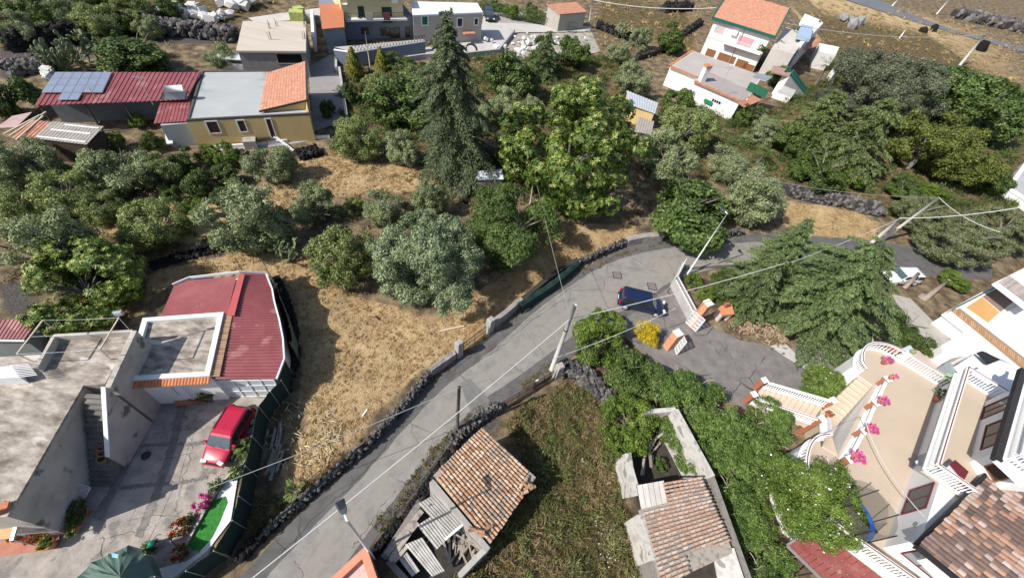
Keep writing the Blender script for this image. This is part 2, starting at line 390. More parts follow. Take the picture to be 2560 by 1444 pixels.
ribbon('road_wear', LM, LN, .0105, asphalt_mat('sun bleached asphalt', (.225, .209, .188), (.275, .254, .226), (.24, .225, .206), .35, .3), jag=.12)
sheet('road_patch', [(1150, 958), (1175, 945), (1225, 1000), (1215, 1030), (1180, 1040)], .012, asph_patch)
sheet('driveway', [(1560, 800), (1690, 705), (1700, 740), (1750, 800), (1850, 850), (1960, 870), (2100, 850), (2190, 850), (2230, 900), (2150, 1040), (2040, 1060), (1900, 1040), (1780, 980), (1650, 920), (1560, 840)], .012, asph_drive)
sheet('driveway_patch', [(1925, 865), (1960, 855), (1985, 880), (2020, 910), (2045, 940), (2000, 915), (1960, 890)], .016, mat('pale cement patch', [(.42, .41, .4), (.5, .49, .47)], 2, .9))
sheet('side_path', [(2230, 735), (2275, 745), (2360, 830), (2400, 880), (2350, 900), (2260, 800)], .008, mat('pale concrete path', [(.33, .3, .26), (.4, .37, .33), (.28, .26, .22)], 1.2, .9, .1))
# water stain is dark damp asphalt by the drain
sheet('damp_patch', [(2060, 890), (2085, 895), (2100, 905), (2120, 915), (2125, 945), (2110, 950), (2100, 925), (2075, 910)], .016, mat('damp asphalt', [(.05, .045, .042), (.065, .06, .055)], 3, .35))

# cracks that show as lines: narrow strips of dark filler with an irregular course
cm = mat('dark crack filler', [(.04, .037, .035), (.06, .056, .052)], 5, .95)
def crack(px, w=.02, z=.0165, name='road_crack'):
    r = random.Random(int(px[0][0]))
    p = spline([XY(*q) for q in px], 8); mb = MB()
    q_ = []
    for i, a in enumerate(p):
        e = (p[min(i + 1, len(p) - 1)] - p[max(i - 1, 0)]); n = Vector((-e.y, e.x)).normalized(); a = a + n * r.uniform(-.09, .09)
        h = w * r.uniform(.15, .75); q_ += [(a.x + n.x * h, a.y + n.y * h, z), (a.x - n.x * h, a.y - n.y * h, z)]
    mb.v = q_; mb.f = [(2 * i + 1, 2 * i, 2 * i + 2, 2 * i + 3)[::-1] for i in range(len(p) - 1)]
    o = obj(name, mb, cm); o['kind'] = 'structure'; return o
crack([(700, 1385), (800, 1280), (880, 1212), (960, 1120), (1010, 1060), (1060, 1005)], .03)
crack([(1100, 950), (1160, 925), (1215, 890), (1260, 860), (1330, 800), (1420, 740)], .035)
crack([(1180, 905), (1240, 865), (1300, 820), (1350, 775), (1440, 715), (1540, 690), (1640, 665)], .02)
crack([(1660, 640), (1690, 690), (1700, 705)], .02)
crack([(1310, 825), (1340, 860), (1362, 885)], .02)
crack([(1500, 690), (1520, 720), (1540, 750)], .02)
crack([(1720, 810), (1745, 845), (1770, 855), (1790, 850), (1820, 880), (1840, 910), (1870, 930)], .035)
crack([(1770, 855), (1800, 875), (1815, 870), (1810, 850)], .03)
crack([(1840, 870), (1850, 890), (1880, 895), (1900, 940)], .02)
crack([(1030, 1060), (1030, 1085), (1045, 1105), (1035, 1130)], .02)
crack([(880, 1370), (910, 1330), (950, 1270), (990, 1225)], .03)
crack([(735, 1400), (760, 1430), (740, 1460)], .02)
# the paved ground of the yards
conc_yard = mat('cracked yard concrete', [(.22, .196, .175), (.335, .3, .268), (.43, .388, .35)], 1.1, .92, .4, bscale=14, spots=((.2, .185, .175), .8, .6))
sheet('yard_pavement', [(225, 985), (330, 990), (690, 985), (655, 1060), (600, 1180), (560, 1300), (470, 1500), (-260, 1700), (-160, 1330), (165, 1330), (200, 1260)], .03, conc_yard)
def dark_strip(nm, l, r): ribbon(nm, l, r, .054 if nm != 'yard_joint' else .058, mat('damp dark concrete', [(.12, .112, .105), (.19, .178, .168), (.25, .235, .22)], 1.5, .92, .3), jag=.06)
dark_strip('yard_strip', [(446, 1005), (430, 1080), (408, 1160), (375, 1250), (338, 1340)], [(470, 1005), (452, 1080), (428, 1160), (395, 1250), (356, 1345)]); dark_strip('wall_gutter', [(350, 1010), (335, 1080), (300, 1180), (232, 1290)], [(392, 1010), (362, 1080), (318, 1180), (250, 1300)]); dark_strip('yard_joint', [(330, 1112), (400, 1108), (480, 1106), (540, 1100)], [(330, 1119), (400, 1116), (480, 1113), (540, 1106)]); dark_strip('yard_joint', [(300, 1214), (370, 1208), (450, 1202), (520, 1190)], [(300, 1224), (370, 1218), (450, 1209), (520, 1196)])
for q_ in ([(380, 1090), (430, 1076), (505, 1070)], [(395, 1150), (450, 1140), (480, 1135)], [(470, 1060), (480, 1120), (455, 1200), (440, 1280)], [(500, 1150), (520, 1180), (560, 1190)], [(320, 1300), (380, 1290), (450, 1290)], [(250, 1345), (330, 1330), (380, 1320)], [(260, 1340), (255, 1400), (240, 1444)]): crack(q_, .018, .062, 'yard_crack')
def slabs(name, px, rows, cols, z, m, gap=.02):
    "slabs of a paved quadrilateral"
    a, b, c, d = [P(u, v, 0) for u, v in px]; k = 0
    for i in range(rows):
        for j in range(cols):
            q = [a.lerp(b, (j + s) / cols).lerp(d.lerp(c, (j + s) / cols), (i + t) / rows) for s, t in ((0, 0), (1, 0), (1, 1), (0, 1))]
            ctr = sum(q, Vector()) / 4; q = [p + (ctr - p).normalized() * gap for p in q]
            yield MB().prism(q, z - .03, z + rnd.uniform(-.004, .004))
yard = [o for o in COL.objects if o.name == 'yard_pavement'][0]
for (px, r_, c_) in (([(390, 1010), (500, 1010), (480, 1105), (345, 1110)], 1, 2), ([(340, 1118), (475, 1112), (450, 1200), (300, 1215)], 2, 2), ([(295, 1222), (440, 1208), (400, 1300), (240, 1330)], 1, 2), ([(235, 1338), (395, 1308), (350, 1400), (60, 1444)], 1, 2)):
    for mb in slabs('slab', px, r_, c_, .045, conc_yard, .05): obj('slab', mb, conc_yard, yard)
sheet('pale_lane', [(1000, 105), (1080, 120), (1120, 95), (1205, 62), (1210, 30), (1370, 30), (1400, 68), (1480, 66), (1475, 80), (1290, 82), (1245, 132), (1170, 142), (1040, 150), (960, 165), (960, 155)], .05, mat('pale concrete lane', [(.44, .42, .4), (.5, .48, .455), (.39, .37, .35)], .5, .9))
sheet('lane_yard', [(1215, 35), (1370, 40), (1405, 64), (1215, 56)], .06, mat('grey yard', [(.3, .27, .25), (.38, .35, .32)], .5, .9))
sheet('alley', [(785, 330), (770, 170), (840, 130), (850, 180), (870, 300)], .05, mat('alley paving', [(.24, .23, .23), (.3, .29, .285)], .8, .9))
ribbon('upper_road', [(2150, -20), (2300, 45), (2420, 85), (2560, 118), (2700, 150)], [(2050, -20), (2220, 35), (2380, 82), (2560, 132), (2700, 170)], .1, mat('blue grey asphalt', [(.13, .14, .16), (.17, .175, .19)], .3, .9))
sheet('rubble_yard', [(1245, 128), (1290, 85), (1480, 82), (1500, 130), (1420, 150), (1300, 150)], .05, mat('rubbly ground', [(.16, .15, .14), (.33, .3, .25), (.45, .42, .38)], .8, .95, .4))
# ================================================================ trees and plants
def unit(v): return v / (np.linalg.norm(v, axis=-1, keepdims=True) + 1e-9)
def cards(pos, nrm, L, W, rs, tdir=None, tint=None, fold=0.0):
    "one leaf-shaped quad (rhombus) per position"
    n = len(pos); t = rs.randn(n, 3) if tdir is None else tdir + rs.randn(n, 3) * .35
    nrm = unit(nrm); t = unit(t - (t * nrm).sum(1, keepdims=True) * nrm); b = np.cross(nrm, t)
    L = np.broadcast_to(np.asarray(L, float).reshape(-1, 1), (n, 1)) * rs.uniform(.55, 1.5, (n, 1)); W = np.broadcast_to(np.asarray(W, float).reshape(-1, 1), (n, 1)) * rs.uniform(.75, 1.2, (n, 1))
    V = np.stack([pos - t * L / 2, pos + b * W / 2 - t * L * .05, pos + t * L / 2, pos - b * W / 2 - t * L * .05], 1).reshape(-1, 3)
    return V, np.arange(n * 4).reshape(n, 4)
def blobs(rs, K, inner=.55, br=.45, sub=9, sr=.2, flat=1.0, top=False):
    "lumpy crown: big lobes on an inner shell, small lobes on each of them; returns centres, radii, lobe tint"
    C = unit(rs.randn(K, 3)); C[:, 2] = np.abs(C[:, 2]) * 1.0 - .25 if top else C[:, 2]
    C = C * inner * rs.uniform(.75, 1.15, (K, 1)); C[:, 2] *= flat; R = br * rs.uniform(.75, 1.2, K)
    sc, sr_, st = [], [], []
    for c, r in zip(C, R):
        d = unit(rs.randn(sub, 3) + unit(c) * .9); lt = rs.uniform(-.12, .12)
        for q in d: sc.append(c + q * r * rs.uniform(.65, 1.0)); sr_.append(sr * rs.uniform(.7, 1.35)); st.append(lt + rs.uniform(-.1, .1))
    return np.array(sc), np.array(sr_), np.array(st)
def crown(name, m, seed, n, K=14, inner=.55, br=.42, sub=9, sr=.2, L=.1, W=.035, flat=.85, top=False, stand=.6, squash=.8):
    "leaf cards over lobes, unit radius; bottom clipped so the crown sits above the ground"
    rs = np.random.RandomState(seed); c, r, t = blobs(rs, K, inner, br, sub, sr, flat, top)
    p = rs.choice(len(c), n, p=r ** 2 / (r ** 2).sum()); u = unit(rs.randn(n, 3) + unit(c[p]) * .5)
    pos = c[p] + u * (r[p] * rs.uniform(.35, 1.08, n))[:, None]; pos[:, 2] *= squash
    nr = u + rs.randn(n, 3) * .48; td = u * stand + rs.randn(n, 3) * .5 + np.array([0, 0, .25])
    V, Fq = cards(pos, nr, L, W, rs, td); tint = np.clip(.5 + t[p] + rs.randn(n) * .2, 0, 1)
    return fast_mesh(name, V, Fq, m, tint)
def rosettes(name, m, mf, seed, n, K=13, L=.14, W=.05, star=.55, inner=.6, br=.42, sub=8, sr=.2, flat=.85):
    "whorls of long leaves round shoot tips, many with a pale yellow flower star"
    rs = np.random.RandomState(seed); c, r, t = blobs(rs, K, inner, br, sub, sr, flat)
    p = rs.choice(len(c), n, p=r ** 2 / (r ** 2).sum()); u = unit(rs.randn(n, 3) + unit(c[p]) * .7 + np.array([0, 0, .35])); ctr = c[p] + u * r[p][:, None] * rs.uniform(.6, 1.05, (n, 1))
    a = unit(np.cross(u, rs.randn(n, 3))); b = np.cross(u, a); Vs, Ts = [], []
    for k in range(7):
        th = 2 * np.pi * k / 7 + rs.uniform(-.3, .3, n); d = a * np.cos(th)[:, None] + b * np.sin(th)[:, None]; dd = unit(d + u * rs.uniform(-.35, .25, (n, 1)))
        s = np.cross(u, d); l = L * rs.uniform(.7, 1.2, (n, 1)); w_ = W * rs.uniform(.8, 1.2, (n, 1))
        Vs.append(np.stack([ctr, ctr + dd * l * .55 + s * w_ / 2, ctr + dd * l, ctr + dd * l * .55 - s * w_ / 2], 1)); Ts.append(np.clip(.45 + t[p] + rs.randn(n) * .2, 0, 1))
    V = np.concatenate(Vs).reshape(-1, 3); me = fast_mesh(name, V, np.arange(len(V)).reshape(-1, 4), m, np.concatenate(Ts))
    k = rs.rand(n) < star * (u[:, 2] * .5 + .6); ctr = ctr[k] + u[k] * L * .12; u = u[k]; a = a[k]; b = b[k]; Vs = []
    for j in range(5):
        th = 2 * np.pi * j / 5 + rs.uniform(-.3, .3, len(u)); d = unit(a * np.cos(th)[:, None] + b * np.sin(th)[:, None] + u * .35); s = np.cross(u, d); l = L * .6 * rs.uniform(.7, 1.2, (len(u), 1))
        Vs.append(np.stack([ctr, ctr + d * l * .5 + s * l * .15, ctr + d * l, ctr + d * l * .5 - s * l * .15], 1))
    V = np.concatenate(Vs).reshape(-1, 3); mf_ = fast_mesh(name + '_flowers', V, np.arange(len(V)).reshape(-1, 4), mf, rs.rand(len(V) // 4))
    return me, mf_
def trunk_mesh(name, seed, h=.9, r=.09, limbs=6, spread=.55, m=None, stems=1):
    q = random.Random(seed); mb = MB()
    for s in range(stems):
        ox, oy = (q.uniform(-.12, .12), q.uniform(-.12, .12)) if stems > 1 else (0, 0)
        pts = [(ox, oy, -.12), (ox + q.uniform(-.04, .04), oy + q.uniform(-.04, .04), h * .3), (ox * 1.5 + q.uniform(-.08, .08), oy * 1.5 + q.uniform(-.08, .08), h * .55)]
        mb.tube(pts, [r * 1.3, r, r * .8], 7)
        for i in range(limbs):
            a = 2 * math.pi * (i + q.random()) / limbs; e = spread * q.uniform(.6, 1.1); z = h * q.uniform(.8, 1.35)
            b = Vector(pts[-1]); mb.tube([b - Vector((0, 0, .04)), b + Vector((math.cos(a) * e * .4, math.sin(a) * e * .4, (z - b.z) * .5)), b + Vector((math.cos(a) * e, math.sin(a) * e, z - b.z))], [r * .6, r * .4, r * .14], 5)
    return mb.mesh(name, m or bark, True)
bark = mat('grey bark', [(.13, .115, .1), (.2, .18, .155), (.09, .08, .07)], 6, .95, .5)
olive_m = leafmat('silver olive leaves', [(.09, .118, .045), (.205, .25, .112), (.33, .375, .195), (.45, .495, .3)], .22, .5)
olive_b = leafmat('blue silver olive leaves', [(.065, .1, .042), (.16, .215, .105), (.28, .34, .19), (.42, .48, .305)], .2, .5)
olive_g = leafmat('green olive leaves', [(.075, .1, .028), (.19, .235, .075), (.31, .365, .13), (.42, .465, .21)], .24, .5)
fig_m = leafmat('dark green broad leaves', [(.03, .052, .014), (.07, .115, .027), (.125, .19, .05), (.2, .27, .095)], .25, .5)
dark_m = leafmat('deep green leaves', [(.025, .045, .012), (.06, .1, .022), (.11, .165, .038), (.18, .235, .065)], .2, .5)
lime_m = leafmat('bright green leaves', [(.04, .07, .014), (.1, .165, .028), (.19, .28, .045), (.31, .39, .08)], .3, .5)
chest_m = leafmat('chestnut leaves', [(.032, .06, .012), (.07, .125, .022), (.13, .2, .034), (.21, .285, .05)], .22, .5)
chest_f = leafmat('pale yellow catkins', [(.45, .46, .13), (.6, .57, .22)], .2, .7)
cedar_m = leafmat('blue green cedar needles', [(.032, .055, .02), (.085, .13, .045), (.155, .215, .08), (.25, .32, .14)], .08, .6)
cedar_y = leafmat('olive green cedar needles', [(.045, .065, .024), (.1, .135, .045), (.17, .215, .075), (.26, .305, .125)], .08, .6)
pine_m = leafmat('grey green pine needles', [(.06, .075, .032), (.125, .148, .066), (.195, .22, .105), (.28, .295, .155)], .08, .6)
gold_m = leafmat('golden cypress leaves', [(.09, .1, .015), (.18, .18, .025), (.28, .26, .035), (.36, .33, .06)], .15, .6)
brown_m = leafmat('olive brown hedge leaves', [(.04, .055, .012), (.088, .112, .022), (.145, .17, .035), (.22, .235, .055)], .15, .6)
broom_m = leafmat('yellow broom flowers', [(.5, .35, .01), (.68, .5, .02), (.75, .58, .05)], .15, .6)
white_fl = leafmat('white flowers', [(.7, .7, .68), (.8, .8, .8)], .1, .6, .03)
pink_fl = leafmat('pink flowers', [(.55, .05, .2), (.72, .12, .33), (.8, .3, .45)], .2, .6, .05)

KIND = {}
def kind(name, crowns, trunks, extra=None): KIND[name] = (crowns, trunks, extra)
kind('silver_olive', [crown('olive_crown', olive_m, s, 22000, K=15, br=.47, L=.085, W=.034, squash=.86) for s in (1, 2, 3)], [trunk_mesh('olive_trunk', 5, stems=2, r=.06, limbs=9, spread=.8, h=1.0)])
kind('green_olive', [crown('green_olive_crown', olive_g, s, 22000, K=14, br=.47, L=.085, W=.034, squash=.86) for s in (11, 12)], [trunk_mesh('olive_trunk', 6, stems=2, r=.06, limbs=9, spread=.8, h=1.0)])
kind('big_olive', [crown('big_olive_crown', olive_b, 21, 75000, K=19, inner=.64, br=.4, sub=15, sr=.13, L=.05, W=.02, squash=.9)], [trunk_mesh('olive_trunk', 8, stems=3, r=.06)])
kind('fig', [crown('fig_crown', fig_m, s, 15000, K=16, L=.085, W=.065, sr=.19, stand=.2, squash=.88) for s in (31, 32)], [trunk_mesh('fig_trunk', 9, stems=2, r=.06)])
kind('bush', [crown('bush_crown', dark_m, s, 14000, K=12, inner=.5, br=.45, L=.09, W=.05, sr=.19) for s in (41, 42)], [trunk_mesh('bush_stem', 10, r=.05)])
kind('lime', [crown('shrub_crown', lime_m, s, 17000, K=14, inner=.55, br=.42, L=.06, W=.04, sr=.17) for s in (51, 52)], [trunk_mesh('shrub_stem', 11, r=.05)])
kind('mimosa', [crown('feathery_crown', dark_m, 61, 34000, K=17, inner=.6, br=.4, L=.07, W=.022, sr=.17), crown('feathery_crown', fig_m, 62, 34000, K=17, inner=.6, br=.4, L=.075, W=.022, sr=.17)], [trunk_mesh('mimosa_trunk', 12, r=.05)])
kind('gold', [crown('golden_crown', gold_m, 71, 8000, K=12, inner=.5, br=.42, L=.09, W=.04)], [trunk_mesh('shrub_stem', 13, r=.05)])
kind('brown', [crown('dense_crown', brown_m, s, 28000, K=16, inner=.6, br=.4, L=.06, W=.035, sr=.17) for s in (81, 82)], [trunk_mesh('hedge_trunk', 14, r=.06)])
kind('pine', [crown('pine_crown', pine_m, s, 36000, K=18, inner=.62, br=.4, L=.07, W=.02, sr=.15) for s in (91, 92)], [trunk_mesh('pine_trunk', 15, r=.07, h=1.0)])
kind('broad', [crown('broadleaf_crown', fig_m, 101, 34000, K=18, inner=.62, br=.36, L=.07, W=.045, sr=.16)], [trunk_mesh('broad_trunk', 16, r=.06)])
_c = rosettes('chestnut_crown', chest_m, chest_f, 111, 5200, K=24, L=.064, W=.025, star=.46, inner=.65, br=.38, sr=.17); _c2 = rosettes('chestnut_crown', chest_m, chest_f, 112, 3800, K=18, L=.085, W=.032, star=.6)
kind('chestnut', [_c[0]], [trunk_mesh('chestnut_trunk', 17, r=.05)], [_c[1]]); kind('chestnut_small', [_c2[0]], [trunk_mesh('chestnut_trunk', 18, r=.035, stems=2, h=.7, spread=.4)], [_c2[1]])

def tree(k, name, u, v, rp, label, cat='tree', group=None, sz=1.0, lift=.82, var=0, z0=0.0, rot=None, sxy=1.0):
    "a tree whose crown is centred on photograph point (u, v) with a crown radius of rp photograph pixels"
    zc = z0 + 2.0
    rp *= 1.0 if k in ('big_olive', 'thicket', 'oleander', 'dome', 'broom') else .88
    for _ in range(6):
        R = rp / pxm(u, v, zc); zc = z0 + R * lift * sz
    p = P(u, v, zc); t = thing(name, label, cat, (p.x, p.y, z0), group, local=True)
    t.rotation_euler = (0, 0, rnd.uniform(0, 6.28) if rot is None else rot); t.scale = (R * sxy, R * sxy, R)
    cr, tr, ex = (KIND[k] + (None,))[:3]
    inst('crown', cr[var % len(cr)], t, (0, 0, (zc - z0) / R), scale=(1, 1, sz))
    inst('trunk', tr[0], t)
    if ex: inst('blossom', ex[0], t, (0, 0, (zc - z0) / R), scale=(1, 1, sz))
    return t
GO = 'olive trees of the grove'
for a in [
    ('big_olive', 'olive_tree', 1080, 655, 140, 'largest silvery olive tree, standing alone on the straw just above the road wall', dict(sz=.95)),
    ('green_olive', 'olive_tree', 866, 640, 88, 'dense green olive tree touching the left side of the largest silvery olive', dict(sz=1.15)),
    ('silver_olive', 'olive_tree', 618, 545, 112, 'broad olive tree with dark gaps above the gravel strip behind the red roof', {}),
    ('silver_olive', 'olive_tree', 790, 515, 64, 'rounded olive tree between the broad dark-gapped olive and the thin sapling', dict(var=1)),
    ('silver_olive', 'olive_tree', 957, 518, 58, 'greyish loose olive tree right of the sapling, above the largest olive', dict(var=2)),
    ('silver_olive', 'olive_tree', 1072, 500, 54, 'upright olive tree beside the dumped tyre below the spired conifer', dict(var=1, sz=1.15)),
    ('green_olive', 'olive_sapling', 882, 515, 28, 'thin olive sapling between two round olives in the middle of the grove', {}),
    ('green_olive', 'olive_tree', 392, 560, 84, 'yellowish green olive tree left of the broad dark-gapped olive', dict(var=1)),
    ('silver_olive', 'olive_tree', 125, 622, 122, 'pale silvery olive tree behind the flowering tree near the left edge', dict(var=1)),
    ('silver_olive', 'olive_tree', 678, 408, 66, 'isolated round olive tree on bare straw below the yellow house', dict(var=2)),
    ('green_olive', 'olive_tree', 895, 348, 66, 'olive tree at the corner of the alley beside the yellow house', {}),
    ('silver_olive', 'olive_tree', 1003, 372, 52, 'pale olive tree directly left of the spired conifer', dict(var=1)),
    ('silver_olive', 'olive_tree', 292, 428, 82, 'large silvery olive tree in front of the grey corrugated shed', dict(var=2)),
    ('green_olive', 'olive_tree', 158, 480, 80, 'wide green olive tree in the crowded left part of the grove', dict(var=1)),
    ('silver_olive', 'olive_tree', 48, 405, 80, 'olive tree cut by the left edge below the orange tiled lean-to', {}),
    ('green_olive', 'olive_tree', 45, 520, 70, 'olive tree at the left edge above the pale silvery olive', {}),
    ('green_olive', 'olive_tree', 250, 515, 56, 'small olive tree among the crowded left group, above the yellowish olive', dict(var=1)),
    ('silver_olive', 'olive_tree', 1662, 392, 78, 'olive tree right of the tall chestnut, above the round fig by the road', {}),
    ('silver_olive', 'olive_tree', 1878, 495, 88, 'silvery olive tree overhanging the road bend beside the round fig', dict(var=1)),
    ('green_olive', 'olive_tree', 1715, 318, 78, 'olive tree below the shuttered window of the white house', dict(var=1)),
    ('silver_olive', 'olive_tree', 1583, 195, 52, 'round olive tree above the grey metal shed roof', dict(var=2)),
    ('silver_olive', 'olive_tree', 1548, 130, 32, 'small round olive tree in the row under the rubble yard', {}),
    ('silver_olive', 'olive_tree', 1603, 98, 32, 'small olive tree nearest the dark bush left of the white house', dict(var=1)),
    ('silver_olive', 'olive_tree', 1822, 408, 60, 'greyish olive tree behind the silvery olive at the road bend', dict(var=2)),
    ('green_olive', 'olive_tree', 958, 222, 50, 'olive tree below the pair of golden cypresses', {}),
    ('green_olive', 'olive_tree', 1040, 195, 46, 'olive tree between the golden cypresses and the spired conifer', dict(var=1)),
    ('silver_olive', 'olive_tree', 1262, 262, 48, 'olive tree between the spired conifer and the tall chestnut', {}),
    ('silver_olive', 'olive_tree', 1195, 290, 40, 'low olive tree just right of the spired conifer', dict(var=2)),
    ('silver_olive', 'olive_tree', 1330, 275, 40, 'olive tree tucked against the left flank of the tall chestnut', dict(var=1)),
    ('silver_olive', 'olive_tree', 552, 142, 42, 'grey olive tree against the left wall of the unfinished garage', dict(var=2)),
    ('silver_olive', 'olive_tree', 372, 68, 34, 'silvery olive tree beside the heap of white blocks', {}),
    ('green_olive', 'olive_tree', 240, 48, 55, 'olive tree in the wood above the lava wall, second from the block heap', dict(var=1)),
    ('silver_olive', 'olive_tree', 55, 75, 50, 'olive tree in the wood above the left end of the lava wall', {}),
    ('silver_olive', 'olive_tree', 190, 5, 50, 'olive tree at the top edge in the wood above the lava wall', dict(var=1)),
    ('silver_olive', 'olive_tree', 1905, 330, 45, 'olive tree under the outside stair of the white house', dict(var=1)),
    ('green_olive', 'olive_tree', 330, 20, 45, 'olive tree at the top edge left of the white block heap', {}),
]:
    tree(*a[:6], group=GO, **a[6])
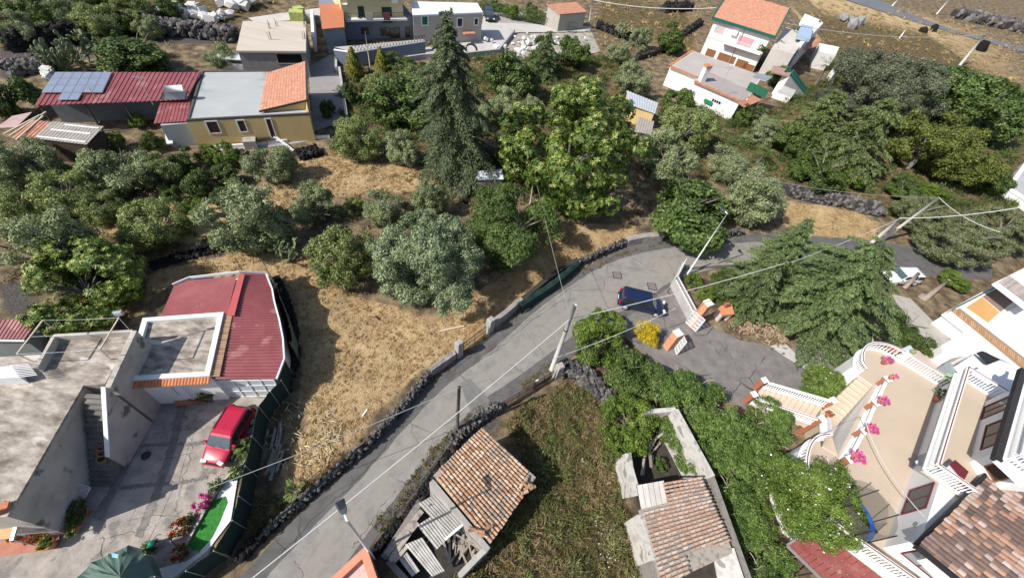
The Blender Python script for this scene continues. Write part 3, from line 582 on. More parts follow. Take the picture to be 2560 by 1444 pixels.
for a in [
    ('fig', 'fig_tree', 1712, 524, 122, 'round dark fig tree leaning over the road wall by the white lamp post', dict(sz=.72, sxy=1.12)),
    ('fig', 'fig_tree', 1000, 258, 95, 'broad dark fig tree left of the spired conifer', dict(var=1, sz=.75, sxy=1.1)),
    ('fig', 'fig_tree', 1278, 190, 80, 'fig tree below the rubble yard, right of the spired conifer', dict(sz=.95)),
    ('fig', 'fig_tree', 340, 135, 82, 'wide dark green tree behind the red ribbed roof', dict(var=1, sz=.6, sxy=1.2)),
    ('fig', 'fig_tree', 25, 240, 72, 'green tree at the left edge beside the solar panels', {}),
    ('fig', 'fig_tree', 498, 455, 46, 'dark small fig tree on the grove terrace under the yellow house', {}),
    ('bush', 'round_bush', 1682, 95, 46, 'dark round bush beside the white house on the dry slope', {}),
    ('bush', 'round_bush', 1440, 128, 52, 'dark bush under the pale lane, left of the small round olives', dict(var=1)),
    ('bush', 'loquat_tree', 1698, 250, 52, 'glossy dark tree in front of the lower wing of the white house', dict(var=1)),
    ('bush', 'round_bush', 1355, 135, 38, 'narrow dark bush at the foot of the rubble yard', dict(sz=1.5)),
    ('bush', 'round_bush', 1875, 285, 40, 'dark bush at the right corner of the white house porch', {}),
    ('lime', 'shrub', 140, 425, 38, 'yellow green shrub between the olives below the corrugated shed', {}),
    ('lime', 'shrub', 488, 520, 36, 'green shrub between the yellowish olive and the broad olive', dict(var=1)),
    ('green_olive', 'olive_tree', 392, 430, 56, 'yellow green olive tree under the shade right of the large silvery olive', {}),
    ('fig', 'citrus_tree', 560, 440, 38, 'dark citrus tree on the terrace in front of the isolated round olive', dict(var=1)),
    ('bush', 'citrus_tree', 455, 400, 44, 'dark citrus tree below the grey blue annex', {}),
    ('lime', 'garden_shrub', 520, 385, 34, 'light green shrub below the patio wall of the yellow house', {}),
    ('bush', 'citrus_tree', 430, 490, 32, 'dark citrus tree above the yellowish olive', dict(var=1)),
    ('fig', 'citrus_tree', 545, 490, 30, 'dark citrus tree just above the broad dark-gapped olive', {}),
    ('bush', 'garden_shrub', 610, 395, 28, 'small dark shrub left of the isolated round olive', {}),
    ('lime', 'garden_shrub', 340, 300, 24, 'green vine in front of the red ribbed outbuilding', dict(sz=1.2)),
    ('bush', 'garden_shrub', 375, 350, 34, 'dark shrub in front of the porch of the red ribbed outbuilding', {}),
    ('lime', 'shrub', 280, 350, 34, 'bright green shrub right of the grey corrugated shed', {}),
    ('bush', 'shrub', 310, 520, 38, 'dark leafy shrub in the shade of the left olives', {}),
    ('lime', 'young_tree', 565, 385, 38, 'thin yellowish young tree in front of the yellow house patio', dict(var=1)),
    ('mimosa', 'feathery_tree', 1302, 565, 150, 'feathery dark green tree in front of the tall chestnut, shading the straw', dict(sz=.85, var=1)),
    ('bush', 'round_bush', 1245, 640, 45, 'dark low bush against the right side of the largest olive', {}),
    ('mimosa', 'garden_tree', 1180, 430, 40, 'dark scrub at the foot of the spired conifer', dict(var=1, sz=.6)),
    ('chestnut', 'chestnut_tree', 1428, 378, 196, 'tall chestnut tree covered in pale yellow catkins in the middle of the grove', dict(sz=.92)),
    ('chestnut_small', 'chestnut_tree', 213, 700, 156, 'low chestnut tree with yellow flower stars behind the left red roofs', dict(sz=.75)),
    ('brown', 'clipped_tree', 2330, 355, 105, 'dense olive brown tree with a rounded top beside the yucca', dict(sz=1.0)),
    ('brown', 'clipped_tree', 2405, 395, 95, 'lower olive brown tree at the right of the dense rounded one', dict(var=1, sz=.9)),
    ('broad', 'broadleaf_tree', 2440, 255, 125, 'spreading bright green tree at the right edge under the dry slope', dict(sz=.8, sxy=1.15)),
    ('broad', 'broadleaf_tree', 2360, 200, 60, 'green tree between the dark domed conifer and the spreading tree', dict(sz=1)),
    ('lime', 'yellow_shrub', 2330, 480, 45, 'yellow green shrub below the olive brown trees', dict(sz=.7)),
    ('broad', 'broadleaf_tree', 2470, 440, 70, 'green tree at the right edge above the grey pine', dict(sz=.8)),
    ('pine', 'pine_tree', 2390, 600, 105, 'grey green leaning pine above the white car', dict(sz=.7, var=0)),
    ('pine', 'pine_tree', 2510, 570, 80, 'grey pine cut by the right edge above the tiled balcony', dict(sz=.8, var=1)),
    ('pine', 'juniper', 2295, 530, 70, 'dark juniper behind the twin electricity poles', dict(sz=.7, var=1)),
    ('gold', 'golden_shrub', 2110, 200, 26, 'golden shrub beside the palm at the white house', {}),
    ('bush', 'garden_bush', 1990, 350, 60, 'dark bush in the garden right of the greyish olive', dict(var=1)),
    ('bush', 'garden_bush', 2050, 430, 75, 'low dark thicket above the dry bank', dict(sz=.6, sxy=1.2)),
    ('lime', 'garden_bush', 2130, 440, 50, 'leafy green bush at the top of the dry bank', dict(sz=.6)),
    ('bush', 'garden_bush', 2260, 470, 50, 'dark bush left of the dark juniper', dict(sz=.7)),
    ('bush', 'garden_bush', 1950, 190, 38, 'dark bush between the outside stair and the palm', dict(var=1)),
    ('fig', 'garden_tree', 1350, 420, 70, 'shaded dark tree at the lower left of the tall chestnut', dict(var=1, sz=.8)),
    ('bush', 'wood_tree', 125, 45, 50, 'dark tree in the wood at the upper left', {}),
    ('lime', 'wood_tree', 115, 60, 36, 'yellowish tree in the wood above the lava wall', {}),
    ('lime', 'wood_tree', 295, 55, 36, 'yellow green tree in the wood near the white block heap', dict(var=1)),
    ('bush', 'wood_tree', 20, 35, 50, 'dark tree in the top left corner of the wood', dict(var=1)),
    ('bush', 'wood_tree', 420, 12, 42, 'dark tree at the top edge behind the white block heap', {}),
    ('silver_olive', 'wood_tree', 165, 40, 44, 'pale grey tree in the middle of the upper left wood', {}),
    ('lime', 'wood_tree', 262, 12, 40, 'yellow green tree at the top edge in the upper left wood', {}),
    ('bush', 'wood_tree', 85, 8, 42, 'dark tree at the top edge near the left corner of the wood', {}),
    ('green_olive', 'wood_tree', 345, 55, 34, 'greenish tree between the wood and the white block heap', {}),
    ('lime', 'wood_tree', 0, 85, 44, 'yellowish tree at the left edge above the lava wall', {}),
    ('green_olive', 'wood_tree', 190, 75, 34, 'low greenish tree right on top of the lava wall', {}),
    ('bush', 'wood_tree', 290, 85, 28, 'dark bush right on top of the lava wall', {}),
    ('bush', 'hedge_bush', 1000, 155, 40, 'dark hedge bush under the blue grey terrace wall', dict(sz=.7, sxy=1.3)),
    ('bush', 'hedge_bush', 880, 225, 34, 'dark ivy bush beside the alley wall', dict(sz=1.2)),
    ('fig', 'vine_bush', 820, 270, 22, 'green climbing bush inside the alley', dict(sz=1.5)),
    ('lime', 'garden_bush', 1280, 28, 24, 'green garden bush at the top edge behind the parked dark car', {}),
    ('bush', 'garden_bush', 1232, 10, 20, 'dark garden bush at the top edge beside the grey house', {}),
    ('bush', 'garden_bush', 1330, 25, 22, 'dark garden bush at the edge of the lane yard', {}),
]:
    tree(*a[:6], **a[6])
# climbers and bushes by the road
for a in [
    ('lime', 'citrus_bush', 1490, 855, 84, 'leafy citrus bush behind the concrete pole at the drive entrance', dict(sz=.8)),
    ('lime', 'citrus_bush', 1520, 812, 56, 'bright green bush overhanging the road beside the blue car', dict(sz=.8, var=1)),
    ('gold', 'broom_shrub', 1620, 832, 1, '', {}),
    ('fig', 'hedge_bush', 1560, 920, 72, 'dark hedge bush left of the lower gate pillar', dict(sz=.8, sxy=1.05)),
    ('fig', 'hedge_bush', 1640, 955, 66, 'dark hedge bush below the lower gate pillar', dict(var=1, sz=.8)),
    ('lime', 'hedge_bush', 1572, 1050, 92, 'bright green bush at the back corner of the roofless ruin', dict(sz=.85)),
    ('gold', 'hedge_bush', 1600, 1000, 34, 'yellowish bush behind the roofless ruin', dict(sz=.7)),
    ('lime', 'shrub', 1560, 1100, 52, 'pale green vine hanging into the ruin', dict(var=1)),
    ('lime', 'gate_plant', 1735, 700, 28, 'green climber behind the white railing of the street wall', {}),
    ('lime', 'gate_plant', 1765, 735, 26, 'yellowish climber behind the orange gate pillar', dict(var=1)),
    ('mimosa', 'garden_bush', 1830, 720, 62, 'bluish dark bush between the gate pillar and the big cedar', dict(sz=.8)),
    ('bush', 'ivy_bush', 2260, 820, 60, 'ivy covered bank beside the pale concrete path', dict(sz=.45, sxy=1.1)),
    ('bush', 'ivy_bush', 2310, 860, 40, 'lower end of the ivy bank next to the white annex', dict(var=1, sz=.45)),
    ('lime', 'garden_bush', 2390, 700, 45, 'bright pine sapling under the leaning pine', dict(sz=.6)),
]:
    if a[4] > 1: tree(*a[:6], **a[6])
tang = [crown('thicket_crown', leafmat('thicket leaves', [(.035, .062, .016), (.085, .145, .032), (.16, .24, .055), (.26, .35, .1)], .25, .5), s, 26000, K=24, inner=.66, br=.33, sub=10, sr=.14, L=.052, W=.036) for s in (121, 122)]
def twigs(seed):
    q = random.Random(seed); mb = MB()
    for i in range(26):
        a = q.uniform(0, 6.28); r = q.uniform(.2, .95); z = q.uniform(.3, .75); p = [Vector((math.cos(a) * r, math.sin(a) * r, z))]
        d = Vector((q.uniform(-1, 1), q.uniform(-1, 1), q.uniform(-.1, .5))).normalized()
        for k in range(4): d = (d + Vector((q.uniform(-.5, .5), q.uniform(-.5, .5), q.uniform(-.3, .3)))).normalized(); p.append(p[-1] + d * .11)
        mb.tube(p, [.012, .011, .009, .007, .004], 4, False)
    return mb.mesh('twigs', mat('bare twigs', [(.3, .27, .23), (.4, .36, .31)], 8, .9))
kind('thicket', tang, [twigs(3)])
for (u, v, r, lab, sz, va) in [(1720, 1010, 95, 'dense leafy thicket behind the ruin, nearest the drive', .7, 0), (1810, 1060, 100, 'dense leafy thicket below the tiled stair', .7, 1), (1760, 1120, 90, 'thicket beside the bare wall of the ruin', .7, 0),
                               (1880, 1130, 85, 'thicket with bare twigs left of the round balcony', .7, 1), (1830, 1200, 95, 'thicket beside the ruin roof, halfway down', .7, 0), (1925, 1050, 70, 'bright leafy thicket under the stair balusters', .7, 1),
                               (1850, 1300, 85, 'thicket in the gap between ruin roof and red panel roof', .6, 0), (1680, 1060, 60, 'thicket end overhanging the top of the ruin wall', .8, 1), (1900, 1400, 100, 'dark thicket at the lower edge beside the red panel roof', .55, 0)]:
    tree('thicket', 'thicket', u, v, r, lab, 'thicket', 'thickets along the ruin', sz=sz, var=va)
KIND['oleander'] = ([crown('flowering_crown', leafmat('narrow bright leaves', [(.045, .078, .015), (.105, .17, .03), (.18, .265, .05), (.28, .365, .085)], .25, .5), 131, 60000, K=26, inner=.6, br=.42, sr=.18, L=.062, W=.022)], [trunk_mesh('shrub_stem', 19, r=.05)], [crown('white_blossom', white_fl, 131, 260, K=26, inner=.64, br=.44, sr=.2, L=.05, W=.045)])
tree('oleander', 'jasmine_bush', 2030, 1240, 108, 'big rounded bush dotted with white flowers beside the trampoline', 'bush', sz=.9, z0=2.2, lift=.5)
tree('oleander', 'rose_bush', 2062, 968, 58, 'green bush with large white blossoms beside the tiled stair', 'bush', sz=.8)
# yellow broom
KIND['broom'] = ([crown('broom_crown', broom_m, 141, 9000, K=14, inner=.55, br=.42, sr=.2, L=.11, W=.024)], [trunk_mesh('shrub_stem', 20, r=.05)], [crown('green_shoots', lime_m, 141, 1800, K=14, inner=.5, br=.42, sr=.2, L=.12, W=.02)])
tree('broom', 'broom_shrub', 1622, 832, 38, 'bright yellow flowering broom beside the lower gate pillar', 'shrub', sz=1.0)

# conifers: trunk with drooping branch sprays
def conifer(name, m, seed, H, R, tiers, per, n_leaf, droop=.35, L=.3, W=.07, tips=1, lean=0.0, power=.9, up=0.0, bare=.06, wild=.25):
    rs = np.random.RandomState(seed); pos, nr, td, tn = [], [], [], []; tb = MB()
    tb.tube([(0, 0, -.3), (0, 0, H * .5), (lean, 0, H * .97)], [.045 * R + .12, .03 * R + .08, .02], 8)
    for ti in range(tiers):
        f = (ti + rs.uniform(-.3, .3)) / tiers; zb_ = H * (bare + (1 - bare) * f); rad = R * max(.06, (1 - f) ** power) * rs.uniform(.85, 1.1)
        for k in range(per):
            a = 2 * np.pi * (k + rs.uniform(-.45, .45)) / per + ti * 1.3; z = zb_ + rs.uniform(-1, 1) * H / tiers * .6; l = rad * rs.uniform(.9 - wild, 1 + wild * .6); d = np.array([np.cos(a), np.sin(a), 0]); lt = rs.uniform(-.13, .13)
            s = np.linspace(.08, 1, 6); curve = up * s - droop * s ** 2
            pts = [tuple(d * l * q + np.array([lean * f, 0, z + l * c])) for q, c in zip(s, curve)]
            tb.tube(pts, [.035 * (1 - q * .8) * (.4 + l * .12) for q in s], 4, False)
            n = max(4, int(n_leaf * l / R)); q = rs.uniform(.12, 1.0, n) ** .8; side = rs.choice([-1, 1], n) * rs.rand(n) ** .8; perp = np.array([-d[1], d[0], 0])
            width = l * .34 * (1.05 - q) + .1 * L * 3
            p = d * (l * q)[:, None] + perp * (side * width)[:, None]; p[:, 0] += lean * f
            p[:, 2] += z + l * (up * q - droop * q ** 2) - np.abs(side) * width * .35 + rs.randn(n) * .06 * L * 3
            pos.append(p); nr.append(np.array([0, 0, 1.]) + rs.randn(n, 3) * .55); td.append(d * .7 + perp * side[:, None] * .8 + np.array([0, 0, -.45])); tn.append(np.clip(.45 + lt + q * .22 - .1 + rs.randn(n) * .16, 0, 1))
    pos = np.concatenate(pos); V, Fq = cards(pos, np.concatenate(nr), L, W, rs, np.concatenate(td))
    return fast_mesh(name, V, Fq, m, np.concatenate(tn)), tb.mesh('trunk', bark, True)
def plant_conifer(cm_, u, v, label, name='cedar_tree', cat='tree', sc=1.0, z0=0, rz=0.0, sxy=1.0):
    p = P(u, v, z0); t = thing(name, label, cat, p, local=True); t.scale = (sc * sxy, sc * sxy, sc); t.rotation_euler = (0, 0, rz)
    inst('crown', cm_[0], t); inst('trunk', cm_[1], t); return t
cedar_d = leafmat('dark conifer needles', [(.034, .05, .022), (.08, .108, .05), (.135, .175, .085), (.22, .265, .145)], .08, .6)
_sp = conifer('spired_crown', cedar_d, 201, 15.5, 6.9, 24, 7, 620, droop=.6, L=.34, W=.1, up=.16, power=.8, lean=-1.9, wild=.4)
_sp2 = conifer('second_leader', cedar_d, 202, 8.6, 2.7, 14, 6, 260, droop=.5, L=.34, W=.1, up=.12, lean=.5, wild=.35)
t = plant_conifer(_sp, 1150, 425, 'tall spired conifer with two drooping tips in the middle of the grove', 'conifer', sxy=.97)
o = inst('crown', _sp2[0], t, (-1.75, -.4, 7.3))
_cd = conifer('layered_crown', cedar_m, 203, 9.5, 7.4, 13, 11, 1050, droop=.4, L=.27, W=.085, up=.22, power=.6, wild=.3)
plant_conifer(_cd, 2012, 792, 'huge layered blue green cedar between the road and the driveway')
_cy = conifer('olive_green_crown', cedar_y, 204, 11, 6.8, 15, 11, 420, droop=.4, L=.4, W=.13, up=.2, power=.7)
plant_conifer(_cy, 2090, 420, 'olive green cedar in front of the yucca in the upper garden', sc=.95)
plant_conifer(_cy, 1998, 372, 'olive green drooping cedar beside the white stair wall', sc=.8, rz=2)
_cs = conifer('bluish_crown', cedar_m, 205, 6, 2.8, 12, 9, 260, droop=.42, L=.25, W=.07, up=.15, power=.7)
plant_conifer(_cs, 1935, 655, 'dark small cedar at the road edge left of the huge cedar', sc=1.0)
plant_conifer(_cs, 1845, 768, 'small cedar left of the huge cedar above the firewood heap', sc=1.15, rz=1)
plant_conifer(_cs, 1890, 712, 'small dense cedar merging into the left flank of the huge cedar', sc=1.3, rz=2)
plant_conifer(_cs, 1355, 190, 'narrow dark conifer at the foot of the rubble yard', sc=1.1)
dome_m = leafmat('dark grey green needles', [(.035, .044, .024), (.075, .088, .05), (.125, .14, .085), (.185, .2, .13)], .05, .6)
KIND['dome'] = ([crown('domed_crown', dome_m, 301, 80000, K=30, inner=.68, br=.36, sub=13, sr=.12, L=.045, W=.016, flat=.9)], [trunk_mesh('pine_trunk', 22, r=.06)])
tree('dome', 'domed_conifer', 2215, 215, 128, 'wide dark domed conifer below the dry slope', sz=.85)
tree('dome', 'conifer', 2090, 265, 62, 'dark conifer between the palm and the wide domed conifer', sz=.8)
KIND['gcyp'] = ([crown('golden_crown', gold_m, 311, 9000, K=16, inner=.5, br=.3, sub=9, sr=.16, L=.08, W=.03)], [trunk_mesh('shrub_stem', 23, r=.05)])
def cypress(u, v, tu, tv, label):
    h = rise(u, v, tu, tv); p = P(u, v); t = thing('golden_cypress', label, 'tree', p, 'pair of golden cypresses', local=True)
    rs = np.random.RandomState(int(u)); n = 7000; f = rs.rand(n) ** .8; a = rs.uniform(0, 6.28, n); r = (1 - f) ** .62 * .3 * (1 + .22 * np.sin(a * 5 + f * 17)) * rs.uniform(.7, 1.08, n); r *= np.minimum(1, (f + .03) / .15)
    pos = np.stack([np.cos(a) * r, np.sin(a) * r, f], 1) * h; u_ = np.stack([np.cos(a), np.sin(a), np.full(n, .4)], 1)
    V, Fq = cards(pos, u_ + rs.randn(n, 3) * .5, .22, .09, rs, np.tile([0, 0, 1.], (n, 1)) + u_ * .4)
    inst('crown', fast_mesh('crown', V, Fq, gold_m, np.clip(.4 + f * .3 + rs.randn(n) * .2, 0, 1)), t); inst('trunk', MB().tube([(0, 0, -.2), (0, 0, h * .8)], [.12, .03], 6).mesh('trunk', bark), t)
cypress(888, 192, 884, 118, 'golden pyramidal cypress left of the wooden pole by the terrace wall')
cypress(956, 178, 950, 118, 'golden pyramidal cypress right of the wooden pole by the terrace wall')
# palms and yucca
palm_m = leafmat('palm fronds', [(.05, .08, .02), (.1, .14, .035), (.16, .2, .06), (.26, .28, .1)], .2, .5)
dead_m = leafmat('dry fronds', [(.2, .13, .06), (.3, .2, .1)], .1, .8)
def fronds(seed, n, L, W, leaflets=True, droop=.6, el0=-.4, el1=1.3):
    rs = np.random.RandomState(seed); pos, nr, td, LL_ = [], [], [], []; tint = []
    for i in range(n):
        a = rs.uniform(0, 6.28); e = rs.uniform(el0, el1); d = np.array([np.cos(a) * np.cos(e), np.sin(a) * np.cos(e), np.sin(e)]); side = np.array([-np.sin(a), np.cos(a), 0]); t0 = rs.uniform(.2, .9)
        if leaflets:
            for q in np.linspace(.2, 1, 16):
                for sgn in (-1, 1):
                    p = d * L * q - np.array([0, 0, 1]) * droop * L * q * q * .6; dd = unit(d * .5 + side * sgn * 1.0 - np.array([0, 0, .3])); l = W * (1.15 - q * .7)
                    pos.append(p + dd * l / 2); td.append(dd); nr.append(np.array([0, 0, 1.]) + rs.randn(3) * .3); LL_.append(l); tint.append(t0)
        else:
            for k in range(3):
                p = d * L * (k + .5) / 3 - np.array([0, 0, 1]) * droop * L * ((k + .5) / 3) ** 2 * .4; pos.append(p); td.append(d); nr.append(np.array([0, 0, 1.]) + rs.randn(3) * .3); LL_.append(L / 2.4); tint.append(t0)
    pos = np.array(pos); V, Fq = cards(pos, np.array(nr), np.array(LL_), .05 if leaflets else W, rs, np.array(td) * 6)
    return fast_mesh('fronds', V, Fq, palm_m, np.clip(np.array(tint) + rs.randn(len(pos)) * .1, 0, 1))
def palm(name, u, v, h, L, label, cat='palm', leaf=True, n=34, W=.45, seed=1, z0=0):
    p = P(u, v, z0); t = thing(name, label, cat, p, local=True); inst('crown', fronds(seed, n, L, W, leaf), t, (0, 0, h)); inst('trunk', MB().tube([(0, 0, -.2), (.05, 0, h * .5), (0, 0, h)], [.22, .17, .19], 8).mesh('trunk', bark, True), t); return t
palm('palm', 2035, 215, 3.6, 2.4, 'palm tree in the yard right of the white house')
palm('palm', 1893, 408, 2.0, 1.5, 'small palm between the greyish olive and the dark garden bush', seed=2)
palm('yucca', 2192, 352, 3.0, 1.5, 'spiky yucca left of the dense olive brown tree', 'yucca', False, 70, .1, 3)
palm('yucca', 2140, 372, 2.0, 1.2, 'small spiky yucca below the taller yucca', 'yucca', False, 50, .09, 4)
palm('sago_palm', 612, 1128, .55, .75, 'short palm with yellowish fronds against the green shade fence beside the red car', 'palm', True, 30, .28, 5)
palm('palm_seedling', 742, 1232, .3, 1.0, 'young feathery palm growing through the low green net by the road', 'palm', True, 9, .28, 6)
# prickly pears
cact_m = mat('cactus pads', [(.11, .15, .07), (.18, .22, .11), (.24, .26, .15)], 3, .6, vary=.1)
def pad_mesh(seed):
    q = random.Random(seed); mb = MB(); 
    def pad(b, d, s, lvl):
        d = d.normalized(); side = d.cross(Vector((q.uniform(-1, 1), q.uniform(-1, 1), q.uniform(-.3, .3)))).normalized(); nn = d.cross(side)
        k = 9; o = len(mb.v); ring = []
        for th in (.035, -.035):
            for j in range(k):
                a = 2 * math.pi * j / k; mb.v.append(tuple(b + d * s * (.5 - .5 * math.cos(a)) + side * s * .36 * math.sin(a) + nn * th * s * 2))
        mb.f += [tuple(range(o, o + k)), tuple(range(o + k, o + 2 * k))[::-1]] + [(o + j, o + k + j, o + k + (j + 1) % k, o + (j + 1) % k) for j in range(k)]
        if lvl < 5:
            for i in range(q.choice((1, 2, 2, 3) if lvl < 3 else (0, 1, 2))): pad(b + d * s * .93, d + Vector((q.uniform(-1, 1), q.uniform(-1, 1), q.uniform(-.2, .7))) * .8, s * q.uniform(.8, 1), lvl + 1)
    for i in range(7): pad(Vector((q.uniform(-.7, .7), q.uniform(-.7, .7), -.1)), Vector((q.uniform(-.7, .7), q.uniform(-.7, .7), 1)), .42, 0)
    return mb.mesh('pads', cact_m)
pads = [pad_mesh(1), pad_mesh(4)]
def cactus(u, v, s, label, k=0):
    t = thing('prickly_pear', label, 'cactus', P(u, v), local=True); t.scale = (s, s, s); t.rotation_euler = (0, 0, rnd.uniform(0, 6)); inst('pads', pads[k], t)['kind'] = 'stuff'
cactus(722, 640, 1.15, 'prickly pear on the straw right of the broad dark-gapped olive')
cactus(205, 165, 2.2, 'large prickly pear clump above the solar panels', 1)
cactus(150, 175, 1.5, 'smaller prickly pear left of the large clump above the solar panels')
cactus(1545, 95, 1.6, 'prickly pear on the wall end right of the lane railing', 1)
cactus(1105, 140, 1.3, 'prickly pear against the wall behind the spired conifer')
# dry grass and weeds: nobody could count the blades
def scatter(polys, dens, rs):
    out = []
    for p in polys:
        q = np.array(wpoly(p)); lo, hi = q.min(0), q.max(0); n = int((hi - lo).prod() * dens); xy = rs.uniform(lo, hi, (n, 2)); out.append(xy[pip(xy[:, 0], xy[:, 1], [tuple(c) for c in q])])
    return np.concatenate(out)
def grass(name, polys, dens, L, W, m, seed, lay=.8, kind_='stuff', tuft=6, spread=.12, clump=0.0):
    rs = np.random.RandomState(seed); c = scatter(polys, dens, rs)
    if clump:
        f = bumps(c[:, 0], c[:, 1], 1.6, 1, seed); c = c[f > clump - 1 + rs.randn(len(c)) * .5]
    n = len(c) * tuft; xy = np.repeat(c, tuft, 0) + rs.randn(n, 2) * spread; ct = np.repeat(rs.uniform(-.25, .25, len(c)), tuft)
    d = np.concatenate([unit(rs.randn(n, 2)), np.full((n, 1), 1.0)], 1) * np.stack([np.full(n, lay), np.full(n, lay), rs.uniform(.25, 1, n)], 1); d = unit(d)
    l = L * rs.uniform(.5, 1.3, (n, 1)); s = unit(np.cross(d, rs.randn(n, 3))) * W / 2; b = np.concatenate([xy, np.full((n, 1), -.0)], 1)
    V = np.stack([b - s, b + s, b + d * l], 1).reshape(-1, 3)
    me = fast_mesh(name, V, np.arange(n * 3).reshape(-1, 3), m, np.clip(.5 + ct + rs.randn(n) * .15, 0, 1)); o = inst(name, me); o['kind'] = kind_; return o
straw_m = leafmat('straw blades', [(.24, .15, .065), (.4, .27, .125), (.53, .385, .195), (.68, .54, .31)], .1, .8)
weed_m = leafmat('weed stalks', [(.045, .05, .018), (.09, .085, .03), (.15, .125, .055), (.24, .19, .1), (.33, .29, .17)], .15, .8)
grn_m = leafmat('green weeds', [(.075, .075, .025), (.13, .135, .045), (.19, .205, .075), (.27, .27, .12)], .2, .7)
grass('dry_grass', STRAW[:4] + STRAW[5:6] + STRAW[8:9], 14, .28, .032, straw_m, 1, lay=1.2, tuft=7, spread=.12)
grass('weeds', WEED[:2], 15, .45, .035, weed_m, 2, lay=.7, tuft=9, spread=.16, clump=.3)
grass('green_weeds', WEED[:1], 5, .36, .05, grn_m, 3, lay=.7, tuft=10, spread=.13, clump=.9)
grass('verge_grass', [[(1030, 1200), (1075, 1120), (1140, 1070), (1200, 1010), (1220, 1025), (1150, 1090), (1090, 1150), (1040, 1215)], [(930, 1310), (1000, 1230), (1035, 1210), (1020, 1250), (950, 1340)], [(1300, 960), (1375, 905), (1390, 915), (1310, 980)], [(680, 1270), (900, 1120), (920, 1110), (800, 1230), (690, 1300)]], 18, .3, .04, weed_m, 4, tuft=8)
def clumps(name, polys, n, r, L, W, m, seed, per=46, flat=.7):
    "many small leafy tufts as one mass"
    rs = np.random.RandomState(seed); c = scatter(polys, 6, rs); c = c[rs.permutation(len(c))[:n]]; n = len(c); R = r * rs.uniform(.45, 1.5, n); tt = np.clip(.45 + bumps(c[:, 0], c[:, 1], .8, .16, seed + 5) + rs.randn(n) * .17, 0, 1)
    p = np.repeat(np.arange(n), per); u = unit(rs.randn(n * per, 3)); u[:, 2] = np.abs(u[:, 2]); k = R[p][:, None]
    pos = np.concatenate([c[p], np.zeros((n * per, 1))], 1) + u * k * np.array([1, 1, flat]) * rs.uniform(.3, 1.05, (n * per, 1))
    V, Fq = cards(pos, u + rs.randn(n * per, 3) * .8, L * (.6 + .5 * R[p] / r), W, rs, u + np.array([0, 0, .6])); o = inst(name, fast_mesh(name, V, Fq, m, np.clip(tt[p] + rs.randn(n * per) * .16, 0, 1))); o['kind'] = 'stuff'
mix_m = leafmat('mixed weeds', [(.25, .175, .095), (.36, .28, .15), (.2, .15, .065), (.12, .115, .04), (.1, .13, .035), (.17, .21, .06)], .15, .8)
clumps('weed_tufts', WEED[:1], 520, .34, .3, .05, mix_m, 11, 70, 1.0)
clumps('weed_bushes', WEED[:1], 55, .6, .22, .06, grn_m, 21, 300, .9)
clumps('verge_weeds', [WEED[1]] + [[(930, 1310), (1000, 1230), (1075, 1120), (1140, 1070), (1200, 1010), (1235, 1020), (1150, 1095), (1080, 1160), (1020, 1260), (950, 1345)], [(1300, 960), (1375, 905), (1400, 920), (1310, 985)], [(1060, 950), (1140, 895), (1215, 840), (1220, 848), (1150, 905), (1075, 965)], [(1440, 678), (1540, 632), (1650, 606), (1655, 614), (1550, 645), (1450, 690)], [(1240, 822), (1310, 765), (1320, 772), (1250, 832)]], 560, .14, .2, .04, mix_m, 12, 34)
clumps('straw_tufts', [STRAW[0], STRAW[1], STRAW[2], STRAW[5]], 1500, .15, .2, .035, straw_m, 13, 18, .45)
clumps('undergrowth', [[(0, 380), (640, 380), (640, 500), (800, 600), (560, 620), (330, 700), (0, 720)], [(640, 480), (1180, 480), (1250, 620), (820, 620)], [(830, 180), (1240, 140), (1620, 130), (1640, 560), (1240, 560), (840, 380)], [(1640, 250), (1980, 300), (2500, 420), (2500, 600), (2240, 560), (1960, 460), (1640, 440)]], 1500, .42, .34, .07, mix_m, 14, 30)
clumps('garden_undergrowth', [WEED[6], WEED[7]], 1100, .95, .4, .1, leafmat('garden greens', [(.05, .07, .02), (.08, .12, .03), (.12, .17, .045), (.17, .21, .07)], .2, .6), 22, 90, .8)
clumps('hillside_scrub', [[(0, 0), (780, 0), (600, 110), (0, 190)], [(1480, 0), (1790, 0), (1700, 190), (1500, 130)], [(2000, 0), (2560, 60), (2560, 240), (2060, 170)]], 520, .8, .5, .14, leafmat('dry scrub', [(.5, .37, .19), (.42, .3, .15), (.3, .22, .11), (.18, .16, .075), (.11, .13, .045)], .1, .8), 15, 26, .5)
clumps('daisies', [[(1440, 1140), (1480, 1130), (1500, 1170), (1450, 1180)], [(1490, 1280), (1540, 1270), (1580, 1440), (1500, 1440)]], 40, .3, .09, .09, white_fl, 16, 4, 1.6)
# ================================================================ the compound at lower left
cement_roof = mat('weathered cement roof', [(.135, .116, .098), (.26, .225, .19), (.4, .352, .302), (.54, .485, .425)], 1.3, .92, .3, lo=.32, hi=.7, bscale=12, stretch=(.8, 1.7, 1), spots=((.55, .51, .46), .7, .6))
cement_wall = mat('stained cement wall', [(.33, .3, .265), (.45, .41, .365), (.52, .475, .43)], .7, .92, .2, spots=((.15, .14, .135), .9, .6))
red_sheet = mat('red metal sheet', [(.21, .056, .06), (.26, .07, .075), (.3, .1, .1)], .6, .45, spec=.5, bump=.06, bscale=3, spots=((.36, .15, .14), .8, .6))
red_ridge = mat('lighter red metal', [(.43, .09, .085), (.47, .105, .095)], .8, .45, spec=.5)
clay = mat('old clay tile', [(.3, .16, .095), (.42, .25, .15), (.48, .32, .21), (.24, .125, .08)], 5, .9, .2, vary=.22, spots=((.17, .15, .13), 6, .62))
clay_new = mat('orange clay tile', [(.48, .19, .09), (.55, .235, .12)], 5, .85, vary=.12)
white_al = mat('white aluminium', [(.7, .72, .74), (.76, .78, .79)], 2, .35, spec=.5)

